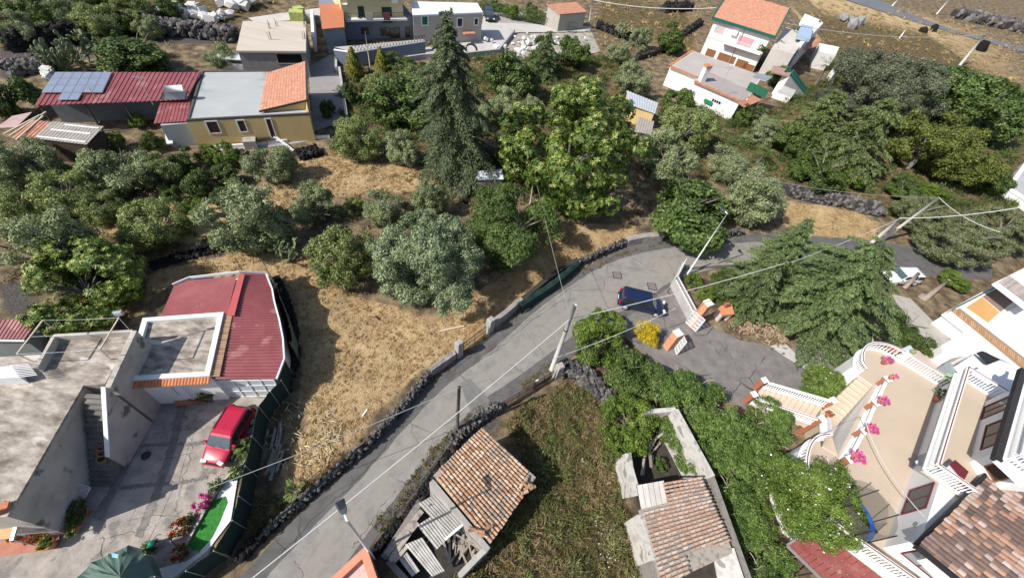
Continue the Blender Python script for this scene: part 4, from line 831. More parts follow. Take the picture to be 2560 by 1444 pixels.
def box_house(root, roofpx, z, m, z0=0.0, name='wall', t=None):
    "walls of a flat-roofed block under the roof outline given in photograph points at height z"
    poly = [XY(u, v, z) for u, v in roofpx]; o = obj(name, MB().prism(poly, z0, z - .02), m, root); return poly
def corrugated(name, A, B, C, D, m, parent, pitch=.2, amp=.03, th=.012):
    "ribbed sheet: A-B is the eave line across the ribs, D-C the upper line"
    A, B, C, D = [Vector(q) for q in (A, B, C, D)]; n = max(2, int(max((B - A).length, (C - D).length) / pitch)) ; mb = MB(); V = []
    N_ = (B - A).cross(D - A).normalized()
    if N_.z < 0: N_ = -N_
    prof = [(0, 0), (.5, 0), (.62, 1), (.88, 1)]
    cols = []
    for i in range(n):
        for f, h in prof: cols.append(((i + f) / n, h))
    cols.append((1, 0))
    for s, h in cols: V.append(A.lerp(B, s) + N_ * amp * h); V.append(D.lerp(C, s) + N_ * amp * h)
    k = len(cols); low = [p - N_ * th for p in V]
    up_ = (B - A).cross(D - A).z > 0
    f = [(2 * i, 2 * i + 2, 2 * i + 3, 2 * i + 1) for i in range(k - 1)]; f2 = [tuple(2 * k + q for q in x)[::-1] for x in f]
    e = [(2 * i, 2 * k + 2 * i, 2 * k + 2 * i + 2, 2 * i + 2) for i in range(k - 1)] + [(2 * i + 1, 2 * i + 3, 2 * k + 2 * i + 3, 2 * k + 2 * i + 1) for i in range(k - 1)]
    F_ = f + f2 + e
    if not up_: F_ = [x[::-1] for x in F_]
    mb.add(V + low, F_); return obj(name, mb, m, parent)
def wallpart(mb, A, B, s0, s1, z0, z1, t=.06, out=.02):
    "a plate on the vertical wall A-B (outside is to the right of A->B), standing out by `out`"
    A = Vector(A[:2]); B = Vector(B[:2]); e = (B - A).normalized(); n = Vector((e.y, -e.x)); p = A + e * s0 + n * out; q = A + e * s1 + n * out
    mb.prism([p, q, q - n * t, p - n * t], z0, z1); return mb
def window(root, A, B, px, frame_m=None, pane_m=None, name='window', frame=.08, bars=1, label=None):
    "a window or door whose opposite corners are photograph points on the wall A-B"
    (s0, z1), (s1, z0) = onwall(A, B, *px[0]), onwall(A, B, *px[1])
    if s0 > s1: s0, s1 = s1, s0
    if z0 > z1: z0, z1 = z1, z0
    mb = MB()
    for a in ((s0 - frame, s1 + frame, z1, z1 + frame), (s0 - frame, s1 + frame, z0 - frame, z0), (s0 - frame, s0, z0, z1), (s1, s1 + frame, z0, z1)): wallpart(mb, A, B, a[0], a[1], a[2], a[3], .05, .045)
    for b in range(bars):
        x = s0 + (s1 - s0) * (b + 1) / (bars + 1); wallpart(mb, A, B, x - .025, x + .025, z0, z1, .03, .03)
    o = obj(name, mb, frame_m or white_paint, root); 
    obj('pane', wallpart(MB(), A, B, s0, s1, z0, z1, .03, .012), pane_m or glass_dark, o)
    if label: o['label'] = label
    return o
def strip(root, name, A, B, z0, z1, m, t=.1, out=.05):
    L = (Vector(B[:2]) - Vector(A[:2])).length; return obj(name, wallpart(MB(), A, B, -.0, L, z0, z1, t, out), m, root)
def rim(root, name, poly, w, z0, z1, m, skip=(), cap=None):
    "a parapet along the polygon edges, w wide, butted end to end"
    p = [Vector(q[:2]) for q in poly]; n = len(p); a = sum(p[i].x * p[(i + 1) % n].y - p[(i + 1) % n].x * p[i].y for i in range(n))
    if a < 0: p = p[::-1]
    inn = []
    for i in range(n):
        e0 = (p[i] - p[i - 1]).normalized(); e1 = (p[(i + 1) % n] - p[i]).normalized(); n0 = Vector((-e0.y, e0.x)); n1 = Vector((-e1.y, e1.x)); b = (n0 + n1).normalized(); inn.append(p[i] + b * w / max(.3, b.dot(n0)))
    mb = MB()
    for i in range(n):
        if i in skip: continue
        j = (i + 1) % n; mb.prism([p[i], p[j], inn[j], inn[i]], z0, z1)
    return obj(name, mb, m, root), inn

# ---- white-rimmed flat roofed house and the red ribbed roof behind it
ZR = 3.0
h = thing('flat_roofed_house', 'flat roofed house with thick white parapet and stained cement terrace roof', 'house', P(430, 900))
pr = [(362, 800), (563, 785), (528, 943), (316, 956)]
poly = box_house(h, pr, ZR, white_plaster)
obj('roof', MB().prism([p.lerp(sum(poly, Vector((0, 0))) / 4, .02) for p in poly], ZR, ZR + .03), cement_roof, h)
rim(h, 'parapet', poly, .3, ZR, ZR + .26, white_al, skip=[])
A, B = poly[3], poly[2]
def coping(root, a, b, z, w, drop, m, n=None, nm='tile', out=0.0):
    "a row of small half-round tiles sloping outward along a-b"
    a = Vector(a[:2]); b = Vector(b[:2]); e = (b - a).normalized(); nn = Vector((e.y, -e.x)); L = (b - a).length; n = n or int(L / .17); me = None
    prof = [(math.cos(t) * .085, math.sin(t) * .06) for t in [math.pi * k / 5 for k in range(6)]]
    for i in range(n):
        c = a + e * L * (i + .5) / n + nn * out
        if me is None:
            mb = MB(); vs = []
            for yy, zz in ((0, 0), (w, -drop)):
                for px_, pz in prof: vs.append((px_, yy, zz + pz))
            k = len(prof); mb.add(vs, [(j, j + 1, k + j + 1, k + j)[::-1] for j in range(k - 1)] + [tuple(range(k, 2 * k)), tuple(range(k))[::-1]]); me = mb.mesh(nm, m)
        o = inst(nm, me, root); o.matrix_parent_inverse = root.get('_w') and Matrix.Translation(Vector(root['_w'])).inverted() or Matrix.Identity(4)
        ang = math.atan2(e.y, e.x) + math.pi; o.location = (c.x, c.y, z); o.rotation_euler = (0, 0, ang if True else 0)
coping(h, A, B, ZR + .1, .42, .12, clay_new)
coping(h, B, poly[1], ZR + .1, .45, .12, clay)
window(h, A, B, ((430, 966), (447, 985)), pane_m=glass_dark, name='window', bars=0)
window(h, A, B, ((465, 962), (490, 1000)), pane_m=mat('white door leaf', [(.68, .68, .7)], 2, .5), name='door', bars=0)
h2 = thing('red_roofed_annex', 'annex with dark red ribbed metal roof and a paler red ridge strip', 'annex', P(600, 850))
ZE, ZT = 2.5, 3.05
ridA, ridB = P(603, 684, ZT), P(572, 786, ZT)
eL = [P(432, 711, ZE + .1), P(470, 697, ZE + .15), P(590, 687, ZT - .08)]
# left slope
corrugated('roof', P(398, 800, ZE), P(440, 703, ZE), P(592, 690, ZT - .03), P(566, 792, ZT - .03), red_sheet, h2, .24, .035)
re_ = [(606, 684), (664, 684), (679, 722), (684, 760), (697, 805), (708, 850), (709, 900), (690, 946)]
# right slope in strips following the bent outer edge
left_edge = [P(603, 684, ZT), P(598, 702, ZT), P(592, 724, ZT), P(585, 745, ZT), P(575, 783, ZT - .05), P(560, 835, ZT - .1), P(545, 890, ZT - .12), P(530, 946, ZT - .15)]
right_edge = [P(u, v, ZE + .12) for u, v in re_]; right_edge[0] = P(664, 684, ZE + .1)
right_edge = [P(664, 684, ZE), P(671, 703, ZE), P(679, 722, ZE), P(684, 752, ZE), P(697, 800, ZE), P(706, 846, ZE), P(709, 896, ZE), P(690, 946, ZE)]
mbr = MB()
rows_l, rows_r = spline(left_edge, 8), spline(right_edge, 8)
def redim(p, n):
    d = [0]
    for i in range(len(p) - 1): d.append(d[-1] + (p[i + 1] - p[i]).length)
    out = []; j = 0
    for i in range(n):
        s = d[-1] * i / (n - 1)
        while j < len(p) - 2 and d[j + 1] < s: j += 1
        out.append(p[j].lerp(p[j + 1], (s - d[j]) / max(1e-9, d[j + 1] - d[j])))
    return out
K = 38; la, ra = redim(rows_l, K * 4 + 1), redim(rows_r, K * 4 + 1); hh = [0, 0, .04, .04]
V = []
for i in range(K * 4 + 1):
    z = Vector((0, 0, hh[i % 4])); V += [la[i] + z, ra[i] + z]
mbr.add(V + [p - Vector((0, 0, .03)) for p in V], [(2 * i, 2 * i + 2, 2 * i + 3, 2 * i + 1) for i in range(K * 4)] + [(len(V) + 2 * i, len(V) + 2 * i + 1, len(V) + 2 * i + 3, len(V) + 2 * i + 2) for i in range(K * 4)] + [(2 * i + 1, 2 * i + 3, len(V) + 2 * i + 3, len(V) + 2 * i + 1) for i in range(K * 4)])
obj('roof', mbr, red_sheet, h2)
mb = MB(); mb.slab([P(598, 684, ZT + .1), P(612, 685, ZT + .1), P(586, 788, ZT + .1), P(566, 788, ZT + .1)], .06); obj('ridge_cap', mb, red_ridge, h2)
mb = MB(); pts = [P(432, 712, ZE + .1), P(474, 694, ZE + .25), P(600, 680, ZT + .1), P(664, 682, ZE + .1)]
for a, b in zip(pts, pts[1:]): mb.beam(a, b, .06, .22)
for a, b in zip(right_edge, right_edge[1:]): mb.beam(a + Vector((.05, 0, .02)), b + Vector((.05, 0, .02)), .1, .1)
obj('gutter', mb, white_al, h2)
wp = [XY(440, 706, ZE), XY(660, 690, ZE), XY(676, 724, ZE), XY(694, 800, ZE), XY(705, 850, ZE), XY(704, 900, ZE), XY(686, 940, ZE), XY(540, 944, ZE), XY(566, 792, ZE), XY(400, 798, ZE)]
obj('wall', MB().prism(wp, 0, ZE - .04), white_plaster, h2)
A, B = XY(534, 944, ZE), XY(688, 942, ZE)
mb = MB(); L = (B - A).length
for i in range(5): x = .15 + (L - .3) * i / 4; wallpart(mb, A, B, x - .04, x + .04, .05, 2.3, .06, .1)
for z in (.05, .8, 1.55, 2.25): wallpart(mb, A, B, .1, L - .1, z - .03, z + .03, .05, .095)
d = obj('glazed_door', mb, white_al, h2); obj('pane', wallpart(MB(), A, B, .1, L - .1, .05, 2.3, .03, .06), mat('pale frosted glass', [(.5, .55, .57), (.56, .6, .62)], 1, .25, spec=.5), d)
# ---- the cement block house with the open roof room and outside stair
ZC = 4.1
h = thing('cement_house', 'unplastered cement house with a big flat roof and an outside stair', 'house', P(120, 1100))
big = [(-260, 905), (120, 885), (208, 963), (18, 1290), (-330, 1330)]
poly = [XY(u, v, ZC) for u, v in big]
body = [XY(-260, 905, ZC), XY(120, 885, ZC), XY(208, 963, ZC), XY(18, 1290, ZC), XY(-330, 1330, ZC)]
obj('wall', MB().prism(body, 0, ZC - .15), cement_wall, h)
obj('roof', MB().prism(body, ZC - .15, ZC), cement_roof, h)
# the lower battered wall seen from the drive: foot lies further out than the roof edge
tA, tB = P(214, 968, ZC - .3), P(30, 1285, ZC - .35)
fA, fB = P(228, 985, 0.03), P(160, 1325, .03)
mb = MB(); mb.add([tA, tB, fB, fA, tA + Vector((-.6, .1, 0)), tB + Vector((-.6, .1, 0)), fB + Vector((-.6, .1, 0)), fA + Vector((-.6, .1, 0))], [(0, 1, 2, 3)[::-1], (4, 5, 6, 7), (0, 4, 5, 1)[::-1], (1, 5, 6, 2)[::-1], (3, 7, 4, 0)[::-1]][::1])
obj('plinth_wall', mb, cement_wall, h)
# roof room: floor level with the roof and raised side walls
ZP = ZC + .7
room = [(128, 838), (335, 822), (262, 965), (100, 935)]
r4 = [XY(130, 842, ZP), XY(335, 824, ZP), XY(262, 962, ZP), XY(92, 905, ZP)]
o, _i = rim(h, 'parapet', [r4[0], r4[1], r4[2], r4[3]], .2, ZC, ZP, cement_wall, skip=())
bpy.data.objects.remove(o)
def wall_line(root, name, a, b, t, z0, z1, m):
    a = Vector(a[:2]); b = Vector(b[:2]); e = (b - a).normalized(); n = Vector((-e.y, e.x)) * t / 2
    za, zb = z1 if isinstance(z1, tuple) else (z1, z1)
    return obj(name, MB().prism([a - n, b - n, b + n, a + n], z0, [za, zb, zb, za]), m, root)
wall_line(h, 'parapet', XY(335, 826, ZP), XY(262, 962, ZP), .28, 0, (ZP, ZP - .25), cement_wall)
wall_line(h, 'parapet', XY(132, 838, ZP - .2), XY(330, 826, ZP - .2), .16, 0, ZP - .2, cement_wall)
wall_line(h, 'parapet', XY(132, 842, ZP - .2), XY(90, 918, ZP - .2), .16, 0, ZP - .2, cement_wall)
obj('roof_terrace', MB().prism([XY(140, 846, ZC), XY(332, 832, ZC), XY(262, 960, ZC), XY(208, 963, ZC), XY(120, 885, ZC)], 0, ZC + .012), cement_roof, h)
# stair: ground at the near end, roof at the far end
sb, st = P(255, 1215, 0.03), P(245, 985, ZC); ns = 17; sw = 1.15
e2 = (st - sb).xy; ex = e2.normalized(); nx_ = Vector((ex.y, -ex.x)); mb = MB(); Ls = e2.length
for i in range(ns):
    z1 = ZC * (i + 1) / ns; a = sb.xy + ex * Ls * i / ns; b = sb.xy + ex * Ls * (i + 1) / ns
    obj('step', MB().prism([a - nx_ * sw / 2, a + nx_ * sw / 2, b + nx_ * sw / 2, b - nx_ * sw / 2], 0, z1 - rnd.uniform(0, .01)), mat('dark damp cement step', [(.1, .095, .09), (.16, .15, .14), (.22, .205, .19)], 1.5, .92, .2), h)
a = sb.xy + ex * Ls * .3 + nx_ * (sw / 2 + .08); b = st.xy + ex * .1 + nx_ * (sw / 2 + .08)
wall_line(h, 'stair_wall', a, b, .16, 0, (ZC * .3 + .55, ZC + .75), cement_wall)
a3 = Vector((a.x, a.y, ZC * .3 + .58)); b3 = Vector((b.x, b.y, ZC + .78)); obj('stair_coping', MB().beam(a3, b3, .22, .06), white_al, h)
# drain pipe on the wall, grille, little window
pA = P(78, 1243, 2.75); pB = P(190, 1275, .3)
obj('drain_pipe', MB().tube([pA + Vector((.0, 0, .1)), pA, pB], [.07, .07, .07], 8), mat('pale plastic pipe', [(.5, .48, .48), (.57, .55, .55)], 2, .5), h, True)
gr = thing('iron_grille', 'pale iron grille panel leaning on the cement house wall', 'grille', P(195, 1240)); 
g0, g1, g2, g3 = P(195, 1208, 1.0), P(226, 1218, .9), P(203, 1262, .05), P(172, 1252, .1)
for i in range(11):
    t_ = i / 10; obj('bar', MB().beam(g0.lerp(g3, t_), g1.lerp(g2, t_), .03, .03), white_paint, gr)
obj('frame', MB().beam(g0, g3, .04, .04).beam(g1, g2, .04, .04), white_paint, gr)
# second grille box on the roof edge (a laundry sink with slatted drainer)
sk = thing('laundry_sink', 'white laundry sink with slatted drainer on the cement roof edge', 'sink', P(35, 930, ZC))
obj('basin', MB().prism([XY(-40, 915, ZC + .8), XY(25, 912, ZC + .8), XY(45, 940, ZC + .8), XY(-40, 945, ZC + .8)], ZC, ZC + .7), white_paint, sk)
for i in range(8):
    t_ = i / 7; obj('slat', MB().beam(P(25, 913, ZC + .75).lerp(P(48, 942, ZC + .75), t_), P(72, 910, ZC + .75).lerp(P(93, 936, ZC + .75), t_), .04, .03), white_paint, sk)
# clothes line frames on the roof
wood_pole = mat('bleached timber', [(.5, .4, .3), (.6, .52, .42)], 4, .85)
cl = thing('clothes_line', 'timber and pipe clothes line frame standing over the cement roof', 'clothes line', P(200, 880, ZC))
ft = ZC + 1.9
fr = [(P(107, 800, ft), P(42, 885, ft)), (P(297, 794, ft), P(250, 872, ft))]
for a, b in fr:
    obj('crossbar', MB().beam(a, b, .06, .06), wood_pole, cl)
for a, b in ((fr[0][0], P(137, 825, ZP - .3)), (fr[0][1], P(82, 903, ZC)), (fr[1][0], P(325, 825, ZP)), (fr[1][1], P(278, 898, ZC))): obj('strut', MB().tube([a, b], .025, 6), mat('whitewashed pole', [(.55, .52, .48)], 4, .8), cl)
for s in (0, .5, 1): obj('line', MB().tube([fr[0][0].lerp(fr[0][1], s), fr[0][0].lerp(fr[0][1], s).lerp(fr[1][0].lerp(fr[1][1], s), .5) - Vector((0, 0, .06)), fr[1][0].lerp(fr[1][1], s)], .008, 4), white_paint, cl)
fl = thing('floodlight', 'floodlight on the end of the clothes line frame', 'floodlight', fr[1][0]); mb = MB().box(fr[1][0] + Vector((.1, .1, .35)), (.42, .12, .32), .5); obj('lamp_body', mb, galv, fl)
obj('lamp_glass', MB().box(fr[1][0] + Vector((.14, .03, .35)), (.34, .05, .25), .5), mat('lamp glass', [(.6, .62, .62)], 1, .15), fl); obj('bracket', MB().tube([fr[1][0], fr[1][0] + Vector((.1, .1, .3))], .03, 6), galv, fl)
# dark inner yard and small red roof at the left edge
h = thing('red_roofed_shed', 'small shed with red ribbed roof at the left edge beside the clothes line', 'shed', P(20, 880))
corrugated('roof', P(-90, 845, 2.6), P(62, 848, 2.6), P(100, 798, 2.9), P(-70, 800, 2.9), red_sheet, h, .22, .035)
obj('wall', MB().prism([XY(-85, 845, 2.6), XY(58, 846, 2.6), XY(94, 802, 2.6), XY(-68, 804, 2.6)], 0, 2.5), mat('grey blue wall', [(.2, .23, .24), (.27, .3, .3)], 1, .9), h)
obj('gutter', MB().beam(P(-90, 850, 2.58), P(62, 852, 2.58), .1, .1), white_al, h)
# pots on the stair and about the yard
pot_prof = [(.13, 0), (.2, .3), (.235, .34), (.235, .38), (.19, .38), (.17, .3)]
pm = MB().lathe(pot_prof, n=12).mesh('pot', terracotta, True); soil_m = mat('potting soil', [(.06, .045, .03)], 5, .95)
def pot(u, v, z, label, s=1.0, plant=None, pr_=1.0, m=None):
    t = thing('flower_pot', label, 'flower pot', P(u, v, z), 'flower pots about the cement yard', local=True); t.scale = (s, s, s)
    inst('pot', pm if m is None else MB().lathe(pot_prof, n=12).mesh('pot', m, True), t); inst('soil', MB().lathe([(.17, .3), (.165, .32)], n=12).mesh('soil', soil_m), t)
    if plant: inst('plant', plant, t, (0, 0, .5), scale=(.35 * pr_,) * 3)
    return t
small_green = crown('plant', fig_m, 401, 700, K=8, L=.22, W=.12); small_red = crown('plant', leafmat('red geranium', [(.05, .1, .02), (.1, .15, .03), (.5, .05, .03), (.6, .12, .05)], .2), 402, 700, K=8, L=.2, W=.14); small_lime = crown('plant', lime_m, 403, 700, K=8, L=.22, W=.12)
small_pink = crown('plant', leafmat('pink petunia', [(.06, .12, .03), (.65, .08, .3), (.75, .15, .4), (.8, .3, .5)], .2), 404, 900, K=8, L=.2, W=.15)
for i, (u, v, nm_) in enumerate(((266, 1108, 'topmost of the four pots on the cement stair'), (265, 1122, 'second pot from the top on the cement stair'), (266, 1136, 'third pot from the top on the cement stair'), (264, 1151, 'lowest pot on the cement stair, mossy'))):
    zt = .03 + ZC * (1 - (v + 8 - 985) / 230) * .62; pot(u, v, max(.6, zt + .5), 'empty terracotta ' + nm_, 1.1, m=mat('mossy clay', [(.22, .2, .07), (.3, .25, .1)], 5, .9) if i == 3 else None)
pot(217, 1283, .03, 'empty pale clay pot beside the hedge planter of the cement house', 1.2)
pot(133, 1362, .15, 'pale clay pot with a green cactus on the terracotta patio corner', 1.5, small_lime, .7)
pot(528, 995, .03, 'big grey plastic pot with a leafy plant before the glazed door', 1.7, small_green, 1.0, m=mat('grey plastic', [(.2, .21, .23)], 3, .6))
pot(98, 1350, .15, 'pot of red geraniums on the terracotta patio', 1.1, small_red)
pot(60, 1345, .15, 'low bowl of reddish plants under the patio awning', 1.3, small_red, .8)
pot(130, 1330, .15, 'pot of orange flowers near the patio wall', 1.0, small_red, .9)
# planters and hedge of the front wall
pl = thing('planter', 'long terracotta planter with a dark clipped hedge at the cement house corner', 'planter', P(195, 1300))
q = [P(198, 1260, .5), P(213, 1268, .5), P(180, 1330, .5), P(163, 1322, .5)]; obj('box', MB().prism([p.xy for p in q], .03, .45), terracotta, pl)
inst('foliage', crown('foliage', dark_m, 405, 2600, K=16, L=.16, W=.09), pl, tuple(P(188, 1290, .75)), (0, 0, -1.1), (.95, .4, .42))
pl = thing('brick_planter', 'red brick planter with straggling plants under the flat roofed house', 'planter', P(470, 1003))
obj('box', MB().prism([XY(440, 1003), XY(515, 998), XY(518, 1008), XY(442, 1015)], .03, .35), terracotta, pl); inst('foliage', crown('foliage', weed_m, 406, 900, K=9, L=.25, W=.06), pl, tuple(P(490, 999, .5)), None, (.7, .25, .3))
# terracotta patio with awning
sheet('patio', [(-60, 1350), (155, 1318), (150, 1372), (-60, 1400)], .15, mat('terracotta patio tiles', [(.36, .15, .1), (.45, .2, .14)], 2, .7))
aw = thing('awning', 'orange awning roof with pale blue grey edge at the lower left corner', 'awning', P(20, 1310, 2.3))
obj('canopy', MB().slab([P(-90, 1285, 2.4), P(45, 1290, 2.4), P(38, 1345, 2.2), P(-90, 1350, 2.2)], .05), mat('orange awning cloth', [(.62, .33, .17), (.68, .38, .2)], 1, .8), aw)
obj('edge_bar', MB().beam(P(48, 1288, 2.42), P(30, 1350, 2.2), .14, .1), galv, aw)
for u, v in ((48, 1290), (30, 1348)): p = P(u, v, 2.2); obj('post', MB().tube([p, Vector((p.x, p.y, .15))], .03, 6), galv, aw)
tk = thing('chimney_block', 'small orange chimney block on the cement roof corner', 'chimney', P(8, 1275, ZC)); obj('stack', MB().prism([XY(-15, 1285, ZC + .3), XY(18, 1262, ZC + .3), XY(12, 1250, ZC + .3), XY(-20, 1268, ZC + .3)], ZC, ZC + .3), terracotta, tk)
obj('cap', MB().box(P(0, 1266, ZC + .35), (.6, .3, .08), .5), clay_new, tk)
# green shade fence
fence_m = black_shadow_net
ft_px = [(712, 902), (702, 950), (675, 978), (645, 1016), (628, 1090), (612, 1165), (596, 1240), (580, 1300), (535, 1375), (465, 1425), (380, 1490)]
fb = []
FH = 2.0
tp = [P(u, v, FH) for u, v in ft_px]
f = thing('shade_fence', 'tall dark green shade net fence along the cement yard', 'fence', Vector((tp[4].x, tp[4].y, 0)))
for i, (a, b) in enumerate(zip(tp, tp[1:])):
    k = 5; mb = MB()
    pts = [a.lerp(b, j / k) + Vector((rnd.uniform(-.03, .03), rnd.uniform(-.03, .03), rnd.uniform(-.06, .05) if 0 < j < k else 0)) for j in range(k + 1)]
    e = (b - a).xy.normalized(); n = Vector((e.y, -e.x, 0)) * .012
    V = []
    for p in pts: V += [p - n, p + n, Vector((p.x, p.y, -.02)) - n, Vector((p.x, p.y, -.02)) + n]
    mb.add(V, [q for j in range(k) for q in ((4 * j, 4 * j + 4, 4 * j + 6, 4 * j + 2), (4 * j + 1, 4 * j + 3, 4 * j + 7, 4 * j + 5), (4 * j, 4 * j + 1, 4 * j + 5, 4 * j + 4))]); obj('net_panel', mb, fence_m, f)
    n2 = Vector((e.y, -e.x, 0)) * -.05 if False else Vector((e.y, -e.x, 0)) * .04
    obj('post', MB().tube([Vector((a.x, a.y, -.1)) - n2, a - n2 + Vector((0, 0, .08))], .025, 6), galv, f)
    obj('batten', MB().beam(Vector((b.x, b.y, 0)) + n2, b + n2, .05, .03), mat('grey batten', [(.2, .2, .19)], 3, .8), f)
# back net with thin stakes behind the red roof
f = thing('stake_fence', 'row of thin iron stakes with wire behind the red ribbed roof', 'fence', P(560, 690))
bk = [(435, 716), (488, 698), (550, 684), (606, 678), (668, 676), (688, 712), (712, 770), (735, 840), (737, 880)]
tops = []
for u, v in bk: p = P(u, v, 1.6); obj('stake', MB().tube([(p.x, p.y, -.1), (p.x, p.y, 2.9)], .022, 5), dark_metal, f); tops.append(Vector((p.x, p.y, 2.75)))
for a, b in zip(tops[4:], tops[5:]):
    k = 6; mb = MB(); V = []
    for j in range(k + 1): p = a.lerp(b, j / k); s = math.sin(j / k * math.pi) * .5; V += [p - Vector((0, 0, s)), Vector((p.x, p.y, .5 + s * .4))]
    n = len(V); mb.add(V + [q + Vector((.015, .01, 0)) for q in V], [(2 * j, 2 * j + 2, 2 * j + 3, 2 * j + 1) for j in range(k)] + [(n + 2 * j, n + 2 * j + 1, n + 2 * j + 3, n + 2 * j + 2) for j in range(k)]); obj('torn_net', mb, mat('torn grey green net', [(.08, .11, .1), (.15, .18, .17)], 6, .9), f)
# artificial lawn, white gravel and flower edge inside the fence
sheet('gravel_strip', [(600, 1165), (578, 1300), (520, 1375), (440, 1440), (340, 1500), (400, 1420), (470, 1400), (500, 1380), (545, 1240), (560, 1195)], .05, mat('white gravel', [(.6, .63, .68), (.75, .77, .8)], 9, .8, .3))
tf = sheet('artificial_lawn', [(565, 1240), (570, 1255), (548, 1310), (530, 1345), (500, 1378), (480, 1372), (472, 1360), (495, 1310), (530, 1250)], .065, mat('artificial turf', [(.02, .13, .02), (.035, .2, .035), (.06, .25, .05)], 5, .9, .4), None)
tag(tf, 'bright green artificial lawn strip on white gravel inside the shade fence', 'lawn')
kb = thing('yard_kerb', 'low dark edging between the yard and the artificial lawn', 'kerb', P(500, 1290))
kp = [(600, 1165), (560, 1200), (525, 1255), (500, 1300), (475, 1345), (445, 1405)]
for a, b in zip(kp, kp[1:]): obj('edging', MB().beam(P(*a, .1), P(*b, .1), .12, .22), cement_wall, kb)
for i, (u, v, pl_, s, lab) in enumerate(((590, 1185, small_lime, .5, 'yellow green tuft at the top end of the white gravel'), (545, 1215, small_green, .45, 'small green plant at the lawn kerb'), (510, 1258, small_pink, .5, 'pink flowering plant at the lawn kerb'), (455, 1325, small_red, .6, 'orange flowering plant at the lawn kerb'), (475, 1300, small_green, .4, 'green plant between pink and orange flowers'), (455, 1385, small_red, .5, 'dark potted shrub at the lower end of the artificial lawn'), (620, 1095, small_pink, .35, 'pink plant beside the short palm'), (370, 1372, small_lime, .4, 'grass tuft beside the green tarpaulin'))):
    t = thing('flower_clump', lab, 'plant', P(u, v, .03), local=True); inst('plant', pl_, t, (0, 0, s * .7), scale=(s, s, s))
# green tarpaulin gazebo
tz = thing('tarpaulin_tent', 'dark green tarpaulin tent with a pale blue patch at the lower edge', 'tent', P(290, 1430))
apex = P(285, 1372, 2.5); ring = [(190, 1444), (225, 1405), (268, 1385), (318, 1362), (362, 1385), (386, 1440), (330, 1560), (190, 1560)]
tm = mat('green tarpaulin', [(.075, .125, .1), (.1, .16, .13)], 1.2, .45, .15, spec=.4)
rp = [P(u, v, 2.0) for u, v in ring]; V = [apex]; nR = 4
ap = P(300, 1440, 2.9)
mb = MB(); V = [ap]; m_ = len(rp)
fine = []
for i in range(m_):
    for j in range(4): fine.append(rp[i].lerp(rp[(i + 1) % m_], j / 4) - Vector((0, 0, .12 * math.sin(j / 4 * math.pi))))
for r in range(1, nR + 1):
    for i, p in enumerate(fine): q = ap.lerp(p, r / nR); q.z += -.15 * math.sin(r / nR * math.pi) * (.5 + .5 * math.cos(i * math.pi / 2)) + rnd.uniform(-.02, .02); V.append(q)
nf = len(fine); low = [Vector((p.x * 1, p.y, p.z - .75)) for p in fine]; V += low
Fq = [(0, 1 + i, 1 + (i + 1) % nf) for i in range(nf)] + [(1 + r * nf + i, 1 + (r + 1) * nf + i, 1 + (r + 1) * nf + (i + 1) % nf, 1 + r * nf + (i + 1) % nf) for r in range(nR) for i in range(nf)]
mb.add(V, Fq); obj('tarpaulin', mb, tm, tz)
for p in rp: obj('pole', MB().tube([(p.x, p.y, .03), p], .03, 5), galv, tz)
obj('patch', MB().slab([P(278, 1380, 2.33), P(296, 1384, 2.35), P(294, 1394, 2.37), P(280, 1392, 2.36)], .01), mat('blue plastic', [(.1, .35, .6), (.5, .6, .65)], 6, .5), tz)
# hose reel
hr = thing('hose_reel', 'green garden hose reel with a handle near the tarpaulin', 'hose reel', P(388, 1365, .03), local=True)
inst('drum', MB().lathe([(.28, -.16), (.2, -.14), (.2, .14), (.28, .16)], n=14).mesh('drum', mat('green plastic', [(.01, .14, .1), (.02, .18, .13)], 3, .4), True), hr, (0, 0, .34), (1.57, 0, .4))
inst('frame', MB().tube([(-.2, .3, 0), (-.1, .1, .4), (.25, .45, .85), (.4, .5, .8)], .02, 5).tube([(.2, -.3, 0), (.1, -.1, .4), (.3, .3, .85)], .02, 5).mesh('frame', dark_metal), hr)
# rotary dryer stand
dr = thing('garden_stand', 'folded dark metal garden stand beside the hose reel', 'stand', P(440, 1360, .03), local=True)
inst('legs', MB().tube([(0, 0, 0), (.2, .1, .7)], .025, 5).tube([(.5, -.3, 0), (.1, .1, .7)], .025, 5).tube([(.3, .5, 0), (.15, .1, .7)], .025, 5).mesh('legs', galv), dr); inst('arm', MB().beam((-.2, .2, .7), (.6, -.2, .6), .06, .04).mesh('arm', dark_metal), dr)
# manhole in yard
mh = thing('drain_cover', 'dark iron drain cover in the middle of the cement yard', 'drain cover', P(365, 1138, .05), local=True); inst('lid', MB().lathe([(.26, 0), (.26, .02), (.23, .025), (0.05, .025)], n=18).mesh('lid', dark_metal), mh)
